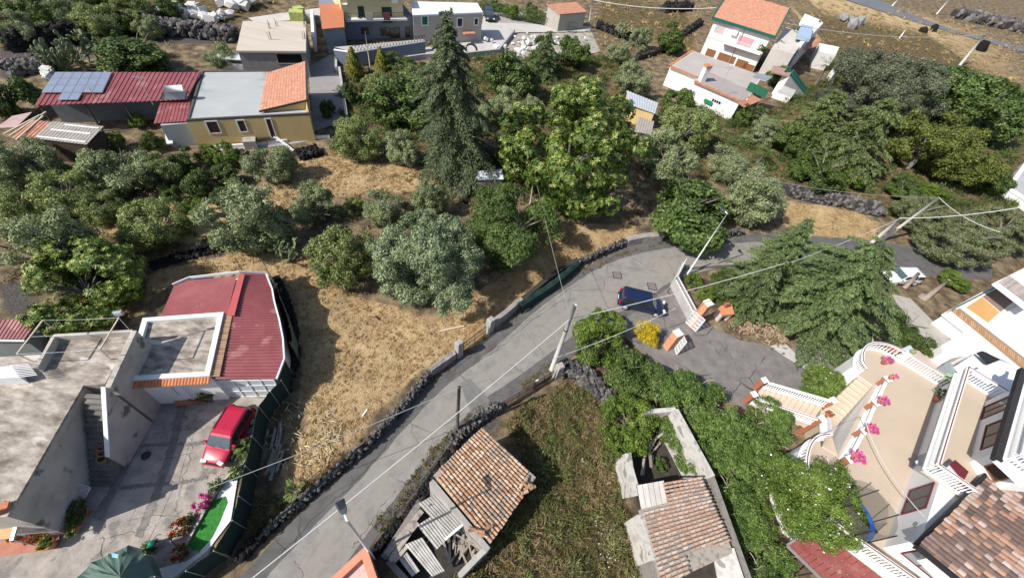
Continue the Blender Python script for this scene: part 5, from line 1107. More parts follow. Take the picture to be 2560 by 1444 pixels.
# ================================================================ dry stone walls, gates, poles and cars
stone_meshes = []
def make_stone(seed, m):
    bm = bmesh.new(); bmesh.ops.create_icosphere(bm, subdivisions=1, radius=1); q = random.Random(seed)
    for v in bm.verts: v.co *= q.uniform(.72, 1.12); v.co.z *= .75
    me = bpy.data.meshes.new('stone'); bm.to_mesh(me); bm.free(); me.materials.append(m); return me
lava2 = mat('grey lava stone', [(.06, .056, .054), (.14, .13, .125), (.2, .185, .175)], 4, .95, .5, vary=.35)
stone_meshes = [make_stone(i, lava if i % 3 == 0 else lava2) for i in range(8)]
stone_dark = [make_stone(20 + i, mat('black clinker', [(.011, .01, .01), (.026, .024, .024)], 4, .95, .6, vary=.4)) for i in range(5)]
core_m = mat('dark rubble core', [(.03, .028, .026), (.06, .055, .05)], 5, .95, .4)
def stone_wall(px, label, h=.85, w=.45, s=.17, n=150, name='stone_wall', meshes=None, group=None, z0=0.0, core=True):
    "a dry stone wall along base points: dark core with single stones laid over top and both faces"
    p = [XY(*q) for q in px]; t = thing(name, label, 'wall', (p[0].x, p[0].y, z0), group); ms = meshes or stone_meshes; q = random.Random(int(px[0][0] + px[0][1]))
    mb = MB()
    for a, b in zip(p, p[1:]):
        e = (b - a).normalized(); nn = Vector((-e.y, e.x)) * w * .36; mb.prism([a - nn, b - nn, b + nn, a + nn], z0 - .1, z0 + h * .86)
    if core: obj('core', mb, core_m, t)
    L = [(b - a).length for a, b in zip(p, p[1:])]; T = sum(L); n = min(300, n)
    for i in range(n):
        d = q.random() * T; k = 0
        while d > L[k] and k < len(L) - 1: d -= L[k]; k += 1
        a, b = p[k], p[k + 1]; e = (b - a).normalized(); nn = Vector((-e.y, e.x)); c = a + e * d; r = s * q.uniform(.65, 1.3); f = q.random()
        if f < .45: off, z = q.uniform(-.4, .4) * w, h * q.uniform(.85, 1.0)
        else: off, z = (.42 if f < .72 else -.42) * w, h * q.uniform(.08, .9)
        c = c + nn * off
        o = inst('stone', ms[q.randrange(len(ms))], t, (c.x, c.y, z0 + z), (q.uniform(0, 6), q.uniform(0, 6), q.uniform(0, 6)), (r, r * q.uniform(.7, 1), r * q.uniform(.7, 1)))
    return t
conc_cap = mat('old wall concrete', [(.2, .185, .175), (.29, .27, .25), (.35, .33, .31)], 1.6, .95, .5, vary=.1)
stone_wall([(925, 1112), (960, 1075), (1000, 1030), (1040, 985), (1072, 942)], 'dry stone wall of grey lava rocks along the road below the small pillar', n=300, s=.15)
stone_wall([(690, 1310), (760, 1250), (830, 1190), (925, 1112)], 'low tumbled lava stone wall beside the lower road', n=220, h=.5, s=.16, meshes=stone_dark + stone_meshes)
stone_wall([(600, 1400), (640, 1355), (690, 1310)], 'dark tumbled stones at the foot of the shade fence by the road', n=110, h=.45, s=.2, meshes=stone_dark)
stone_wall([(1130, 1105), (1165, 1075), (1205, 1045), (1245, 1020)], 'short heap wall of lava rocks between the road pole and the brown gate', n=210, h=.75, w=.7, s=.16)
stone_wall([(1012, 1300), (1058, 1232), (1100, 1170), (1138, 1115)], 'bank of black clinker stones behind the old tiled house', n=260, h=.3, w=.6, s=.13, meshes=stone_dark)
stone_wall([(935, 1385), (965, 1345), (1000, 1300)], 'bank of black clinker stones beside the collapsed shed', n=120, h=.3, w=.5, s=.13, meshes=stone_dark)
stone_wall([(1440, 665), (1500, 638), (1560, 612)], 'rough lava stone wall at the outside of the road bend', n=200, h=.8, s=.17)
stone_wall([(1395, 930), (1425, 925), (1460, 945), (1500, 985), (1520, 1000)], 'mound of lava boulders behind the concrete gatepost', n=240, h=.8, w=1.3, s=.24)
stone_wall([(380, 668), (430, 650), (490, 636), (560, 620)], 'strip of black clinker rubble on the straw behind the stake fence', n=230, h=.22, w=.9, s=.16, meshes=stone_dark, core=False)
stone_wall([(690, 700), (715, 760), (735, 830), (738, 900), (715, 980)], 'line of black lava stones along the right side of the red ribbed roof', n=260, h=.45, w=.7, s=.2, meshes=stone_dark)
stone_wall([(745, 395), (800, 380)], 'heap of dark prunings and stones on the straw right of the isolated olive', n=120, h=.6, w=1.6, s=.25, meshes=stone_dark)
stone_wall([(1110, 455), (1160, 470), (1180, 490)], 'heap of brown lava rocks at the foot of the spired conifer', n=130, h=.5, w=1.5, s=.3, meshes=stone_meshes)
stone_wall([(30, 130), (110, 118), (200, 105), (310, 85), (400, 80)], 'long high lava terrace wall at the upper left', n=300, h=2.2, w=1.2, s=.55, meshes=stone_dark)
stone_wall([(400, 80), (480, 88), (590, 100)], 'rubble bank of grey lava between the terrace wall and the garage', n=260, h=1.4, w=2.5, s=.5, meshes=stone_meshes)
stone_wall([(20, 185), (80, 172), (150, 165)], 'grey lava rubble heap beside the solar panels', n=200, h=.9, w=3, s=.45, meshes=stone_meshes)
stone_wall([(1965, 480), (2040, 495), (2120, 512), (2200, 530)], 'stony bank with lichen at the top of the dry slope right of the olives', n=220, h=.7, w=2.4, s=.35, meshes=stone_meshes)
stone_wall([(1810, 592), (1850, 585)], 'dark wall end beyond the round fig on the road bend', n=70, h=.8, s=.18)
stone_wall([(2380, 42), (2470, 62), (2600, 90)], 'grey boulder wall beyond the blue grey road', n=180, h=2.0, w=5, s=1.2, meshes=stone_meshes)
stone_wall([(1655, 30), (1720, 22)], 'dark lava outcrop on the dry slope left of the white house', n=70, h=1.2, w=2.5, s=.7, meshes=stone_dark)
stone_wall([(1590, 150), (1650, 132), (1750, 60)], 'dark field wall running up the slope left of the white house', n=120, h=.9, w=1, s=.4, meshes=stone_dark)
stone_wall([(1490, 70), (1540, 90), (1590, 105)], 'dark lava wall below the lane end', n=120, h=1.2, w=1, s=.4, meshes=stone_dark)
for i, (u, v, r) in enumerate(((2112, 45, 1.6), (2135, 62, 1.8), (2150, 52, 1.7), (2128, 48, 1.2))):
    o = inst('boulder', make_stone(50 + i, mat('pale grey boulder', [(.2, .2, .21), (.3, .3, .31)], 1.5, .9, .4)), None, tuple(P(u, v, r * .45)), (i, i * 2, i * 3), (r, r * .9, r * .9)); tag(o, ('leftmost', 'lowest', 'rightmost', 'smallest and hindmost')[i] + ' of the four pale grey boulders on the dry slope', 'boulder', 'pale boulders on the slope')
for i, (u, v, r) in enumerate(((2310, 75, 1.3), (2335, 72, 1.5), (2455, 118, 2.0))):
    o = inst('boulder', stone_dark[i], None, tuple(P(u, v, r * .4)), (i, i * 2, i * 3), (r, r * .9, r * .8)); tag(o, ('brown boulder on the slope under the sloping wire', 'larger brown boulder next to the one under the sloping wire', 'dark boulder at the right end of the dry slope')[i], 'boulder')
# concrete stretches of the road wall
def conc_wall(px, label, h=.95, w=.38, name='road_wall', m=None):
    p = [XY(*q) for q in px]; t = thing(name, label, 'wall', (p[0].x, p[0].y, 0))
    for a, b in zip(p, p[1:]): wall_line(t, 'section', a, b, w, -.1, h + rnd.uniform(-.04, .04), m or conc_cap)
    return t
conc_wall([(1076, 938), (1108, 915), (1136, 895)], 'rough concrete stretch of road wall left of the small pillar')
conc_wall([(1232, 818), (1262, 795), (1300, 762)], 'rough concrete stretch of road wall right of the iron field gate')
conc_wall([(1300, 762), (1345, 725), (1390, 690), (1440, 660)], 'road wall draped with dark green net between two concrete stretches', h=.75, m=core_m)
conc_wall([(1562, 612), (1600, 604), (1650, 600)], 'pale capped concrete wall at the outside of the road bend', h=.9, w=.6)
nt_ = thing('net_drape', 'dark green net hanging over the road wall at the bend', 'net', P(1370, 710))
dp = spline([P(1298, 762, 1.0), P(1335, 738, .8), P(1380, 708, .85), P(1420, 676, .9), P(1445, 655, .7)], 6)
mb = MB(); V = []
for i, p in enumerate(dp): s = Vector((.24, -.16, 0)); k = .06 * math.sin(i * 1.7); V += [p - s * .8 + Vector((0, 0, k)), p + Vector((0, 0, .12 + k)), p + s * (.9 + k), Vector((p.x, p.y, .06)) + s * (1.3 + k * 3)]
n_ = len(dp); mb.add(V, [(4 * i + j, 4 * i + j + 1, 4 * i + j + 5, 4 * i + j + 4) for i in range(n_ - 1) for j in range(3)]); obj('net', mb, black_shadow_net, nt_)
ln = thing('low_net_fence', 'low sagging blue green net on thin posts along the lower road verge', 'fence', P(800, 1215))
lp = [P(640, 1345, 1.0), P(700, 1285, 1.0), P(765, 1232, 1.0), P(830, 1175, 1.0), P(890, 1120, 1.0), P(925, 1085, 1.0)]
for a, b in zip(lp, lp[1:]):
    k = 5; V = []
    for j in range(k + 1): p = a.lerp(b, j / k); s = .25 * math.sin(j / k * math.pi); V += [p - Vector((0, 0, s)), p - Vector((-.04, .04, s + .16))]
    obj('net', MB().add(V, [(2 * j, 2 * j + 2, 2 * j + 3, 2 * j + 1) for j in range(k)]), mat('blue green net', [(.02, .06, .07), (.03, .085, .095)], 5, .85), ln)
    obj('post', MB().tube([(a.x, a.y, -.1), a + Vector((0, 0, .06))], .02, 5), dark_metal, ln)
# gate pillars of the field gate
pil_m = mat('rough grey pillar', [(.25, .235, .22), (.36, .34, .32), (.3, .28, .26)], 2.2, .95, .5)
def pillar(u, v, h, s, label, m=pil_m, rz=.9, name='gate_pillar', cap=None, z0=0, capm=None, lean=0):
    p = P(u, v, z0); t = thing(name, label, 'pillar', p); mb = MB(); bmv = .04
    mb.add([(p.x + a * s / 2 * k + lean * z, p.y + b * s / 2 * k, z0 + z) for z, k in ((-.1, 1.04), (h - .1, 1.0), (h, .86)) for a, b in ((math.cos(rz + q * math.pi / 2 + .785) * 1.414, math.sin(rz + q * math.pi / 2 + .785) * 1.414) for q in range(4))],
           [(3, 2, 1, 0), (8, 9, 10, 11)] + [(r * 4 + j, r * 4 + (j + 1) % 4, r * 4 + 4 + (j + 1) % 4, r * 4 + 4 + j) for r in (0, 1) for j in range(4)]); obj('shaft', mb, m, t)
    if cap: obj('cap', MB().box((p.x + lean * h, p.y, z0 + h + .04), (s * 1.15, s * 1.15, .1), rz), capm or white_plaster, t)
    return t
pillar(1146, 888, 1.9, .48, 'grey concrete pillar at the left of the rusty field gate')
pillar(1222, 828, 1.75, .5, 'crumbling concrete pillar at the right of the rusty field gate', lean=.03)
pillar(1390, 940, 1.7, .5, 'pale concrete gatepost at the foot of the leaning concrete pole', rz=.6)
def bar_gate(a, b, h, label, n, m, name='iron_gate', z0=.1, rails=(0, .5, 1), frame=.05, bar=.022):
    A, B = P(*a), P(*b); t = thing(name, label, 'gate', A)
    for r in rails: obj('rail', MB().beam(Vector((A.x, A.y, z0 + h * r)), Vector((B.x, B.y, z0 + h * r)), frame * .7, frame), m, t)
    me = None
    for i in range(n + 1):
        p = A.lerp(B, i / n); w_ = frame if i in (0, n, n // 2) else bar
        obj('bar', MB().beam((p.x, p.y, z0), (p.x, p.y, z0 + h + (.08 if i in (0, n) else 0)), w_, w_), m, t)
    return t
bar_gate((1158, 880), (1212, 838), 1.15, 'rusty iron field gate between two crumbling pillars', 18, rusty)
bar_gate((1255, 1024), (1330, 976), 1.2, 'rusty brown barred gate leaf standing open to the weedy yard', 22, rusty)
g = bar_gate((1333, 975), (1376, 948), 1.2, 'rusty brown gate leaf with a solid lower sheet by the gatepost', 12, rusty)
A, B = P(1333, 975), P(1376, 948); obj('sheet', MB().beam((A.x, A.y, .4), (B.x, B.y, .4), .015, .6), mat('brown sheet iron', [(.15, .1, .085), (.2, .14, .12)], 3, .7), g)
o = obj('white_tag', MB().box(tuple(P(1343, 951, .9)), (.2, .1, .16), .6), white_paint); tag(o, 'small white bag tied to the rusty brown gate leaf', 'bag')
# leaf-strewn rails on the small wall
fr_ = thing('wire_fence', 'sagging wire on short iron stakes over the left road wall', 'fence', P(1100, 900)); ww = [P(1075, 925, 1.5), P(1105, 900, 1.5), P(1130, 880, 1.6)]
obj('wire', MB().tube(ww, .015, 4), dark_metal, fr_)
for q in ww: obj('stake', MB().tube([(q.x, q.y, .8), q], .018, 5), dark_metal, fr_)
# poles
conc_pole = mat('concrete pole', [(.42, .41, .39), (.5, .49, .465)], 3, .85, .1)
def pole(name, base, top, r0, r1, m, label, cat='pole', fit=True, square=False):
    b = P(*base); h = rise(*base, *top); d = ray(*top); q = P(top[0], top[1], h); t = thing(name, label, cat, b); tp_ = Vector((q.x, q.y, h)) if fit else Vector((b.x, b.y, h))
    obj('shaft', MB().tube([b - Vector((0, 0, .3)), b.lerp(tp_, .5), tp_], [r0, (r0 + r1) / 2, r1], 4 if square else 10), m, t, not square); return t, tp_
pt, pole_top = pole('concrete_pole', (1378, 925), (1438, 762), .17, .12, conc_pole, 'leaning pale concrete electricity pole beside the drive entrance')
e = pole_top - P(1378, 925); obj('strap', MB().tube([P(1378, 925) + e * .66, P(1378, 925) + e * .675], .16, 10), dark_metal, pt)
for k in (.88, .96): q = P(1378, 925) + e * k; obj('insulator', MB().lathe([(.03, 0), (.06, .04), (.05, .12), (.02, .14)], tuple(q + Vector((.18, -.05, 0))), 8), galv, pt)
tpl, thin_top = pole('telephone_pole', (1142, 1080), (1148, 968), .12, .09, mat('tarred timber', [(.07, .065, .055), (.12, .11, .095)], 4, .9), 'short dark tarred telephone pole on the verge beside the tiled house')
obj('cap', MB().lathe([(.095, 0), (.1, .05), (.05, .09)], tuple(thin_top), 8), dark_metal, tpl)
def lamp(base, top, label, hx, hy):
    t, tp_ = pole('street_lamp', base, top, .075, .05, white_al, label, 'street lamp'); hd = Vector((hx, hy, .15)); 
    obj('arm', MB().tube([tp_, tp_ + hd * .5], [.05, .045], 8), white_al, t); a = tp_ + hd * .5; b = tp_ + hd * 1.6; d = (b - a).normalized(); s = Vector((-d.y, d.x, 0)).normalized()
    V = []
    for q, w_, th in ((0, .06, .05), (.3, .15, .07), (1, .2, .05)):
        c = a.lerp(b, q); V += [c - s * w_ - Vector((0, 0, th)), c + s * w_ - Vector((0, 0, th)), c + s * w_ * .8 + Vector((0, 0, th)), c - s * w_ * .8 + Vector((0, 0, th))]
    obj('lamp_head', MB().add(V, [(0, 1, 2, 3)[::-1], (8, 9, 10, 11)] + [(r * 4 + j, r * 4 + (j + 1) % 4, r * 4 + 4 + (j + 1) % 4, r * 4 + 4 + j) for r in (0, 1) for j in range(4)]), mat('dark grey lamp housing', [(.06, .07, .08), (.09, .1, .11)], 3, .4), t)
    c0, c1 = a.lerp(b, .35), a.lerp(b, .95); z = Vector((0, 0, .075)); obj('panel', MB().quad(c0 - s * .1 + z, c1 - s * .13 + z, c1 + s * .13 + z, c0 + s * .1 + z), glass_dark, t)
lamp((1718, 685), (1818, 534), 'white street lamp post at the road bend beside the street wall', -.35, .3)
lamp((935, 1395), (868, 1300), 'street lamp with a grey head leaning over the lower road', -.32, .35)
p1, pt1 = pole('electricity_pole', (2172, 612), (2252, 545), .2, .15, conc_pole, 'shorter pale concrete pole of the pair beside the huge cedar')
p2, pt2 = pole('electricity_pole', (2205, 600), (2348, 494), .16, .12, conc_pole, 'taller slim concrete pole behind the shorter one beside the huge cedar')
p3, pt3 = pole('electricity_pole', (2400, 163), (2463, 86), .3, .2, conc_pole, 'single concrete pole on the dry slope at the upper right')
for b, tp_, lab in (((2248, 97), (2268, 70), 'short white pole on the dry slope behind the domed conifer'), ((2341, 36), (2372, 0), 'white pole beside the blue grey road, nearer the right edge'), ((2229, 16), (2245, 0), 'white pole beside the blue grey road at the top edge')): pole('wire_pole', b, tp_, .16, .13, white_paint, lab)
pole('lamp_pole', (925, 166), (913, 80), .07, .05, wood_pole, 'pale wooden pole between the two golden cypresses')
pole('wire_pole', (1474, 52), (1480, 0), .1, .08, conc_pole, 'pale pole at the right corner of the stone hut')
pole('wire_pole', (1325, 510), (1337, 430), .06, .05, conc_pole, 'slim whitish pole in front of the tall chestnut')
pole('pipe_post', (2190, 868), (2172, 795), .04, .03, conc_pole, 'thin pale post at the lower side of the huge cedar')
pole('fence_post', (2140, 500), (2152, 482), .06, .05, conc_pole, 'short pale post in the garden thicket above the dry bank')
def wire(a, b, sag, r, label, m=None, n=14):
    pts = [Vector(a).lerp(Vector(b), i / n) - Vector((0, 0, sag * 4 * (i / n) * (1 - i / n))) for i in range(n + 1)]
    o = obj('overhead_wire', MB().tube(pts, r, 5), m or mat('white cable', [(.6, .6, .58)], 2, .6)); tag(o, label, 'wire')
grey_wire = mat('grey cable', [(.33, .33, .32)], 2, .6)
q = P(1378, 925) + e * .82
wire(q, P(560, 1500, 5.2), .35, .028, 'thick white cable over the lower road from the concrete pole to the lower edge')
wire(q, P(1972, 655, 6.4), .3, .028, 'thick white cable from the concrete pole to the huge cedar')
wire(q + Vector((0, 0, .1)), P(1337, 435, 4.5), .25, .016, 'thin wire from the concrete pole up to the chestnut', grey_wire)
wire(q, P(1505, 985, 1.5), .1, .014, 'thin stay wire from the concrete pole down to the boulder mound', grey_wire)
wire(thin_top, P(300, 1300, 5.0), .4, .018, 'slim wire from the telephone pole across the green fence to the cement yard', grey_wire)
wire(thin_top, P(1392, 893, 3.8), .2, .01, 'faint wire from the telephone pole to the concrete gatepost', grey_wire)
wire(P(1392, 893, 3.8), P(1690, 770, 3.4), .35, .022, 'cable sagging over the citrus bush to the gate pillar')
wire(pt1, P(1980, 655, 6.4), .3, .03, 'thick cable from the shorter concrete pole into the huge cedar')
wire(pt1, P(2600, 510, 9), .5, .035, 'white cable from the shorter concrete pole to the right edge')
wire(pt2, P(2500, 580, 6), .4, .03, 'cable from the taller slim pole down to the grey pine')
wire(pt2, P(1880, 440, 7), .6, .02, 'thin wire from the taller slim pole over the olives', grey_wire)
wire(P(1970, 60, 9.5), pt3, 1.2, .05, 'wire from the white house to the pole on the dry slope')
wire(P(1790, 20, 9.5), P(1440, -10, 6), .8, .05, 'wire from the white house to the top edge')
wire(P(2160, 1040, 5.0), P(2310, 1290, 6.2), .5, .022, 'white cable sagging over the beige terrace to the house wall')
wire(P(2160, 1040, 5.0), P(2035, 1095, 4.2), .1, .015, 'short cable end over the tiled stair landing', grey_wire)
# manhole covers in the road
for u, v, lab in ((1543, 688, 'square iron manhole cover in the middle of the road'), (1630, 716, 'square iron manhole cover in front of the blue car')):
    t = thing('manhole_cover', lab, 'manhole cover', P(u, v, .008), local=True); t.rotation_euler = (0, 0, .15)
    inst('frame', MB().box((0, 0, .01), (.85, .85, .02)).mesh('frame', dark_metal), t)
    for i in range(4): inst('plate', MB().box((0, -.27 + .18 * i, .024), (.7, .15, .016)).mesh('plate', mat('worn iron', [(.17, .165, .16), (.23, .22, .21)], 9, .6)), t)

# ---- cars
tyre_m = mat('tyre rubber', [(.02, .02, .02), (.03, .03, .03)], 5, .85); rim_m = mat('wheel rim', [(.5, .5, .52), (.6, .6, .62)], 4, .35, metal=.4)
black_pl = mat('black plastic', [(.02, .02, .022), (.03, .03, .033)], 4, .5)
def car(label, loc, heading, paint, L=3.9, W=1.66, Hh=1.46, rails=False, wagon=.0, name='parked_car', facing=None):
    t = thing(name, label, 'car', loc, 'parked cars', local=True); t.rotation_euler = (0, 0, heading); hl = L / 2; hw = W / 2
    # stations along x: half width, lower z, shoulder z, shoulder half width
    st = [(-hl, .62, .42, .72, .55), (-hl + .07, .9, .3, .86, .8), (-hl + .35, .98, .24, .94, .93), (-hl + .9, 1.0, .22, .95, .96), (0, 1.0, .22, .93, .96), (hl - 1.0, 1.0, .22, .92, .96), (hl - .7, .99, .23, .87, .93), (hl - .3, .94, .26, .76, .84), (hl - .07, .84, .32, .64, .72), (hl, .6, .42, .55, .5)]
    V = []; k = 10
    for x, w_, z0, z1, w2 in st:
        a, b = hw * w_, hw * w2; V += [(x, -a * .9, z0), (x, -a, z0 + .14), (x, -a, z1 - .16), (x, -b, z1 - .03), (x, -b * .55, z1 + .01), (x, b * .55, z1 + .01), (x, b, z1 - .03), (x, a, z1 - .16), (x, a, z0 + .14), (x, a * .9, z0)]
    F_ = [tuple(range(k)), tuple(range((len(st) - 1) * k, len(st) * k))[::-1]] + [(i * k + j, (i + 1) * k + j, (i + 1) * k + (j + 1) % k, i * k + (j + 1) % k)[::-1] for i in range(len(st) - 1) for j in range(k)]
    me = MB().add(V, F_).mesh('body', paint, True); b_ = inst('body', me, t)
    md = b_.modifiers.new('round', 'SUBSURF'); md.levels = 1; md.render_levels = 2
    # cabin
    xb0, xb1, xt0, xt1 = -hl + .12, hl - .82, -hl + .34, hl - 1.5; zb, zt = .88, Hh; wb, wt = hw * .95, hw * .8
    cv = []
    for x0, x1, z, w_ in ((xb0, xb1, zb, wb), (xb0 + .05, xb1 - .08, zb + .05, wb * .99), (xt0 - .06, xt1 + .1, zt - .1, wt * 1.05), (xt0 + .02, xt1 - .02, zt - .03, wt * .96), (xt0 + .25, xt1 - .3, zt, wt * .75)):
        cv += [(x0, -w_, z), (x1, -w_ * .97, z), (x1, w_ * .97, z), (x0, w_, z)]
    inst('cabin', MB().add(cv, [(16, 17, 18, 19)] + [(r * 4 + j, r * 4 + (j + 1) % 4, r * 4 + 4 + (j + 1) % 4, r * 4 + 4 + j) for r in range(4) for j in range(4)]).mesh('cabin', paint), t).modifiers.new('soft', 'BEVEL').width = .045
    lo = [Vector(q) for q in cv[4:8]]; hi = [Vector(q) for q in cv[8:12]]
    def pane(nm, a, b, c, d, f=.07, g_=glass_dark):
        n = (b - a).cross(d - a).normalized() * .012; c0 = (a + b + c + d) / 4
        q = [p + (c0 - p) * f + n for p in (a, b, c, d)]; inst(nm, MB().add(q + [p - n * .8 for p in q], [(0, 1, 2, 3), (0, 4, 5, 1), (1, 5, 6, 2), (2, 6, 7, 3), (3, 7, 4, 0)]).mesh(nm, g_), t)
    pane('windscreen', lo[1], lo[2], hi[2], hi[1], .06, mat('windscreen glass', [(.05, .075, .085), (.09, .12, .13)], 1.5, .06, spec=.8)); pane('rear_window', lo[3], lo[0], hi[0], hi[3], .1)
    for a, b, c, d in ((lo[0], lo[1], hi[1], hi[0]), (lo[2], lo[3], hi[3], hi[2])):
        for s0, s1 in ((0.02, .3), (.32, .64), (.66, .98)):
            pane('side_window', a.lerp(b, s0), a.lerp(b, s1), d.lerp(c, s1), d.lerp(c, s0), .06)
    for x in (-hl + .72, hl - .72):
        for sgn in (-1, 1):
            wl = inst('wheel', MB().lathe([(.2, -.09), (.29, -.09), (.3, -.05), (.3, .05), (.29, .09), (.2, .09)], n=16).mesh('tyre', tyre_m, True), t, (x, sgn * (hw - .09), .3), (math.pi / 2, 0, 0))
            inst('rim', MB().lathe([(.2, 0), (.2, .02), (.17, .04), (.05, .05)], n=16).mesh('rim', rim_m, True), wl, (0, 0, -sgn * .075 if False else (.075 if sgn < 0 else -.075)), (0 if sgn < 0 else math.pi, 0, 0))
    for sgn in (-1, 1):
        inst('headlight', MB().box((hl - .13, sgn * hw * .62, .66), (.2, .34, .14), sgn * -.25).mesh('headlight', mat('headlight glass', [(.75, .75, .73)], 1, .1, spec=.6)), t)
        inst('tail_light', MB().box((-hl + .09, sgn * hw * .8, .78), (.12, .2, .3)).mesh('tail_light', mat('red tail light', [(.4, .01, .015)], 1, .2)), t)
        inst('mirror', MB().box((hl - 1.1, sgn * (hw + .07), 1.0), (.12, .2, .14)).mesh('mirror', paint), t)
        if rails: inst('roof_rail', MB().beam((xt0 + .1, sgn * wt * .93, zt + .03), (xt1 - .25, sgn * wt * .93, zt + .03), .04, .05).mesh('roof_rail', black_pl), t)
        inst('wiper', MB().beam((hl - .88, sgn * .3 + .1, .95), (hl - .98, sgn * .3 - .35, .98), .025, .025).mesh('wiper', black_pl), t)
    inst('grille', MB().box((hl - .02, 0, .62), (.06, .62, .12)).mesh('grille', black_pl), t)
    for sgn in (-1, 1):
        for x in (-hl + 1.15, -hl + 2.05, hl - 1.05): inst('door_seam', MB().box((x, sgn * hw * .985, .62), (.02, .06, .56)).mesh('door_seam', black_pl), t)
        for x in (-hl + 1.3, -hl + 2.2): inst('door_handle', MB().box((x, sgn * hw * 1.0, .78), (.16, .06, .04)).mesh('door_handle', black_pl), t)
    inst('front_bumper', MB().box((hl - .06, 0, .4), (.16, W * .8, .16)).mesh('front_bumper', black_pl if not rails else paint), t); inst('rear_bumper', MB().box((-hl + .06, 0, .42), (.16, W * .82, .18)).mesh('rear_bumper', black_pl), t)
    inst('number_plate', MB().box((-hl - .02, 0, .62), (.03, .5, .12)).mesh('number_plate', white_paint), t)
    return t
red_paint = mat('raspberry red car paint', [(.42, .012, .045), (.44, .014, .05)], 1, .28, spec=.5, coat=.5); blue_paint = mat('dark blue car paint', [(.009, .016, .052), (.012, .02, .062)], 1, .22, spec=.5, coat=.6)
white_car = mat('white car paint', [(.72, .73, .74)], 1, .25, spec=.5, coat=.5); grey_paint = mat('dark slate car paint', [(.03, .038, .055)], 1, .3, coat=.5)
a, b = P(540, 1138, .5), P(596, 1022, 1.0); c = (a + b) / 2; hd = math.atan2(a.y - b.y, a.x - b.x)
car('red hatchback with roof rails parked in the cement yard', (c.x + .1, c.y - .12, .035), hd, red_paint, 3.6, 1.58, 1.42, True)
a, b = P(1552, 745, .5), P(1655, 770, .5); c = (a + b) / 2
car('dark blue hatchback parked at the road bend by the street wall', (c.x, c.y + .02, .01), math.atan2(b.y - a.y, b.x - a.x), blue_paint, 4.15, 1.7, 1.5)
a, b = P(2218, 700, .4), P(2285, 690, .4); c = (a + b) / 2
car('white hatchback half hidden by the huge cedar on the side road', (c.x, c.y, .01), math.atan2(-.25, -1), white_car, 3.8, 1.65, 1.45)
car('dark slate hatchback parked beside the grey house at the top', tuple(P(1222, 48)), -1.2, grey_paint, 4.0, 1.8, 1.7)
# ---- gate at the drive entrance
orange_pl = mat('orange pillar render', [(.52, .24, .13), (.6, .3, .17), (.47, .2, .1)], 1.5, .85, .1)
g0 = .012
def square_pillar(u, v, tu, tv, s, rz, label):
    h = rise(u, v, tu, tv); p = P(u, v); t = thing('gate_pillar', label, 'pillar', p); obj('shaft', MB().box((p.x, p.y, h / 2), (s, s, h), rz), orange_pl, t); obj('cap', MB().box((p.x, p.y, h + .03), (s * 1.1, s * 1.1, .1), rz), mat('pale pink cap', [(.68, .6, .55), (.74, .67, .62)], 3, .8), t); return p, h
pA, hA = square_pillar(1728, 812, 1763, 752, .6, .62, 'orange gate pillar with pale cap next to the street wall')
pB, hB = square_pillar(1668, 868, 1686, 826, .6, .62, 'orange gate pillar with pale cap beside the yellow broom')
def leaf_gate(A, B, h, label, curve=0.0):
    t = thing('gate_leaf', label, 'gate', A); A = Vector(A); B = Vector(B); z = lambda q: h + curve * q
    for q in (0, .5, 1): p = A.lerp(B, q); obj('post', MB().beam((p.x, p.y, .12), (p.x, p.y, z(q)), .06, .06), white_paint, t)
    for f in (0, .25, .5, .75, 1): obj('rail', MB().beam((A.x, A.y, .12 + (z(0) - .12) * f), (B.x, B.y, .12 + (z(1) - .12) * f), .05, .07), white_paint, t)
    for i in range(1, 14):
        q = i / 14; p = A.lerp(B, q); obj('bar', MB().beam((p.x, p.y, .12), (p.x, p.y, z(q)), .035, .035), white_paint, t)
    for i in range(9): q = i / 8; p = A.lerp(B, q); obj('spike', MB().lathe([(.03, 0), (.035, .03), (.004, .12)], (p.x, p.y, z(q) + .03), 5), mat('red spike', [(.3, .04, .04)], 2, .5), t)
    return t
pa1 = P(1722, 828); leaf_gate(Vector((pa1.x, pa1.y, 0)), P(1742, 832), 1.7, 'white gate leaf of bars swung open against the upper orange pillar') if False else None
leaf_gate(P(1712, 806), P(1738, 830), 1.8, 'white barred gate leaf swung open beside the upper orange pillar', 0)
leaf_gate(P(1672, 855) + Vector((.3, .1, 0)), P(1690, 888), 1.75, 'white barred gate leaf swung open beside the lower orange pillar', .25)
# street wall with white railing
sw_ = thing('street_wall', 'pale rendered street wall with a white picket railing above the blue car', 'wall', P(1700, 750))
w0, w1, w2 = P(1678, 715), P(1722, 800), P(1700, 672); wm = mat('patched pale render', [(.34, .325, .31), (.44, .42, .4)], 1.5, .9, .2)
wall_line(sw_, 'section', w0.xy, w1.xy, .3, 0, .9, wm); wall_line(sw_, 'section', w0.xy + (w2.xy - w0.xy).normalized() * .16, w2.xy, .3, 0, .9, wm)
for a, b in ((w0, w1), (w0, w2)):
    for z in (1.0, 1.45): obj('rail', MB().beam((a.x, a.y, z), (b.x, b.y, z), .05, .05), white_paint, sw_)
    n = int((b - a).length / .16)
    for i in range(n + 1): p = a.lerp(b, i / n); obj('picket', MB().beam((p.x, p.y, .9), (p.x, p.y, 1.55), .05, .025), white_paint, sw_)
rw = conc_wall([(1702, 672), (1780, 668), (1880, 662)], 'low garden wall with reddish weeds along the road below the huge cedar', h=.4, w=.3, m=conc_cap)
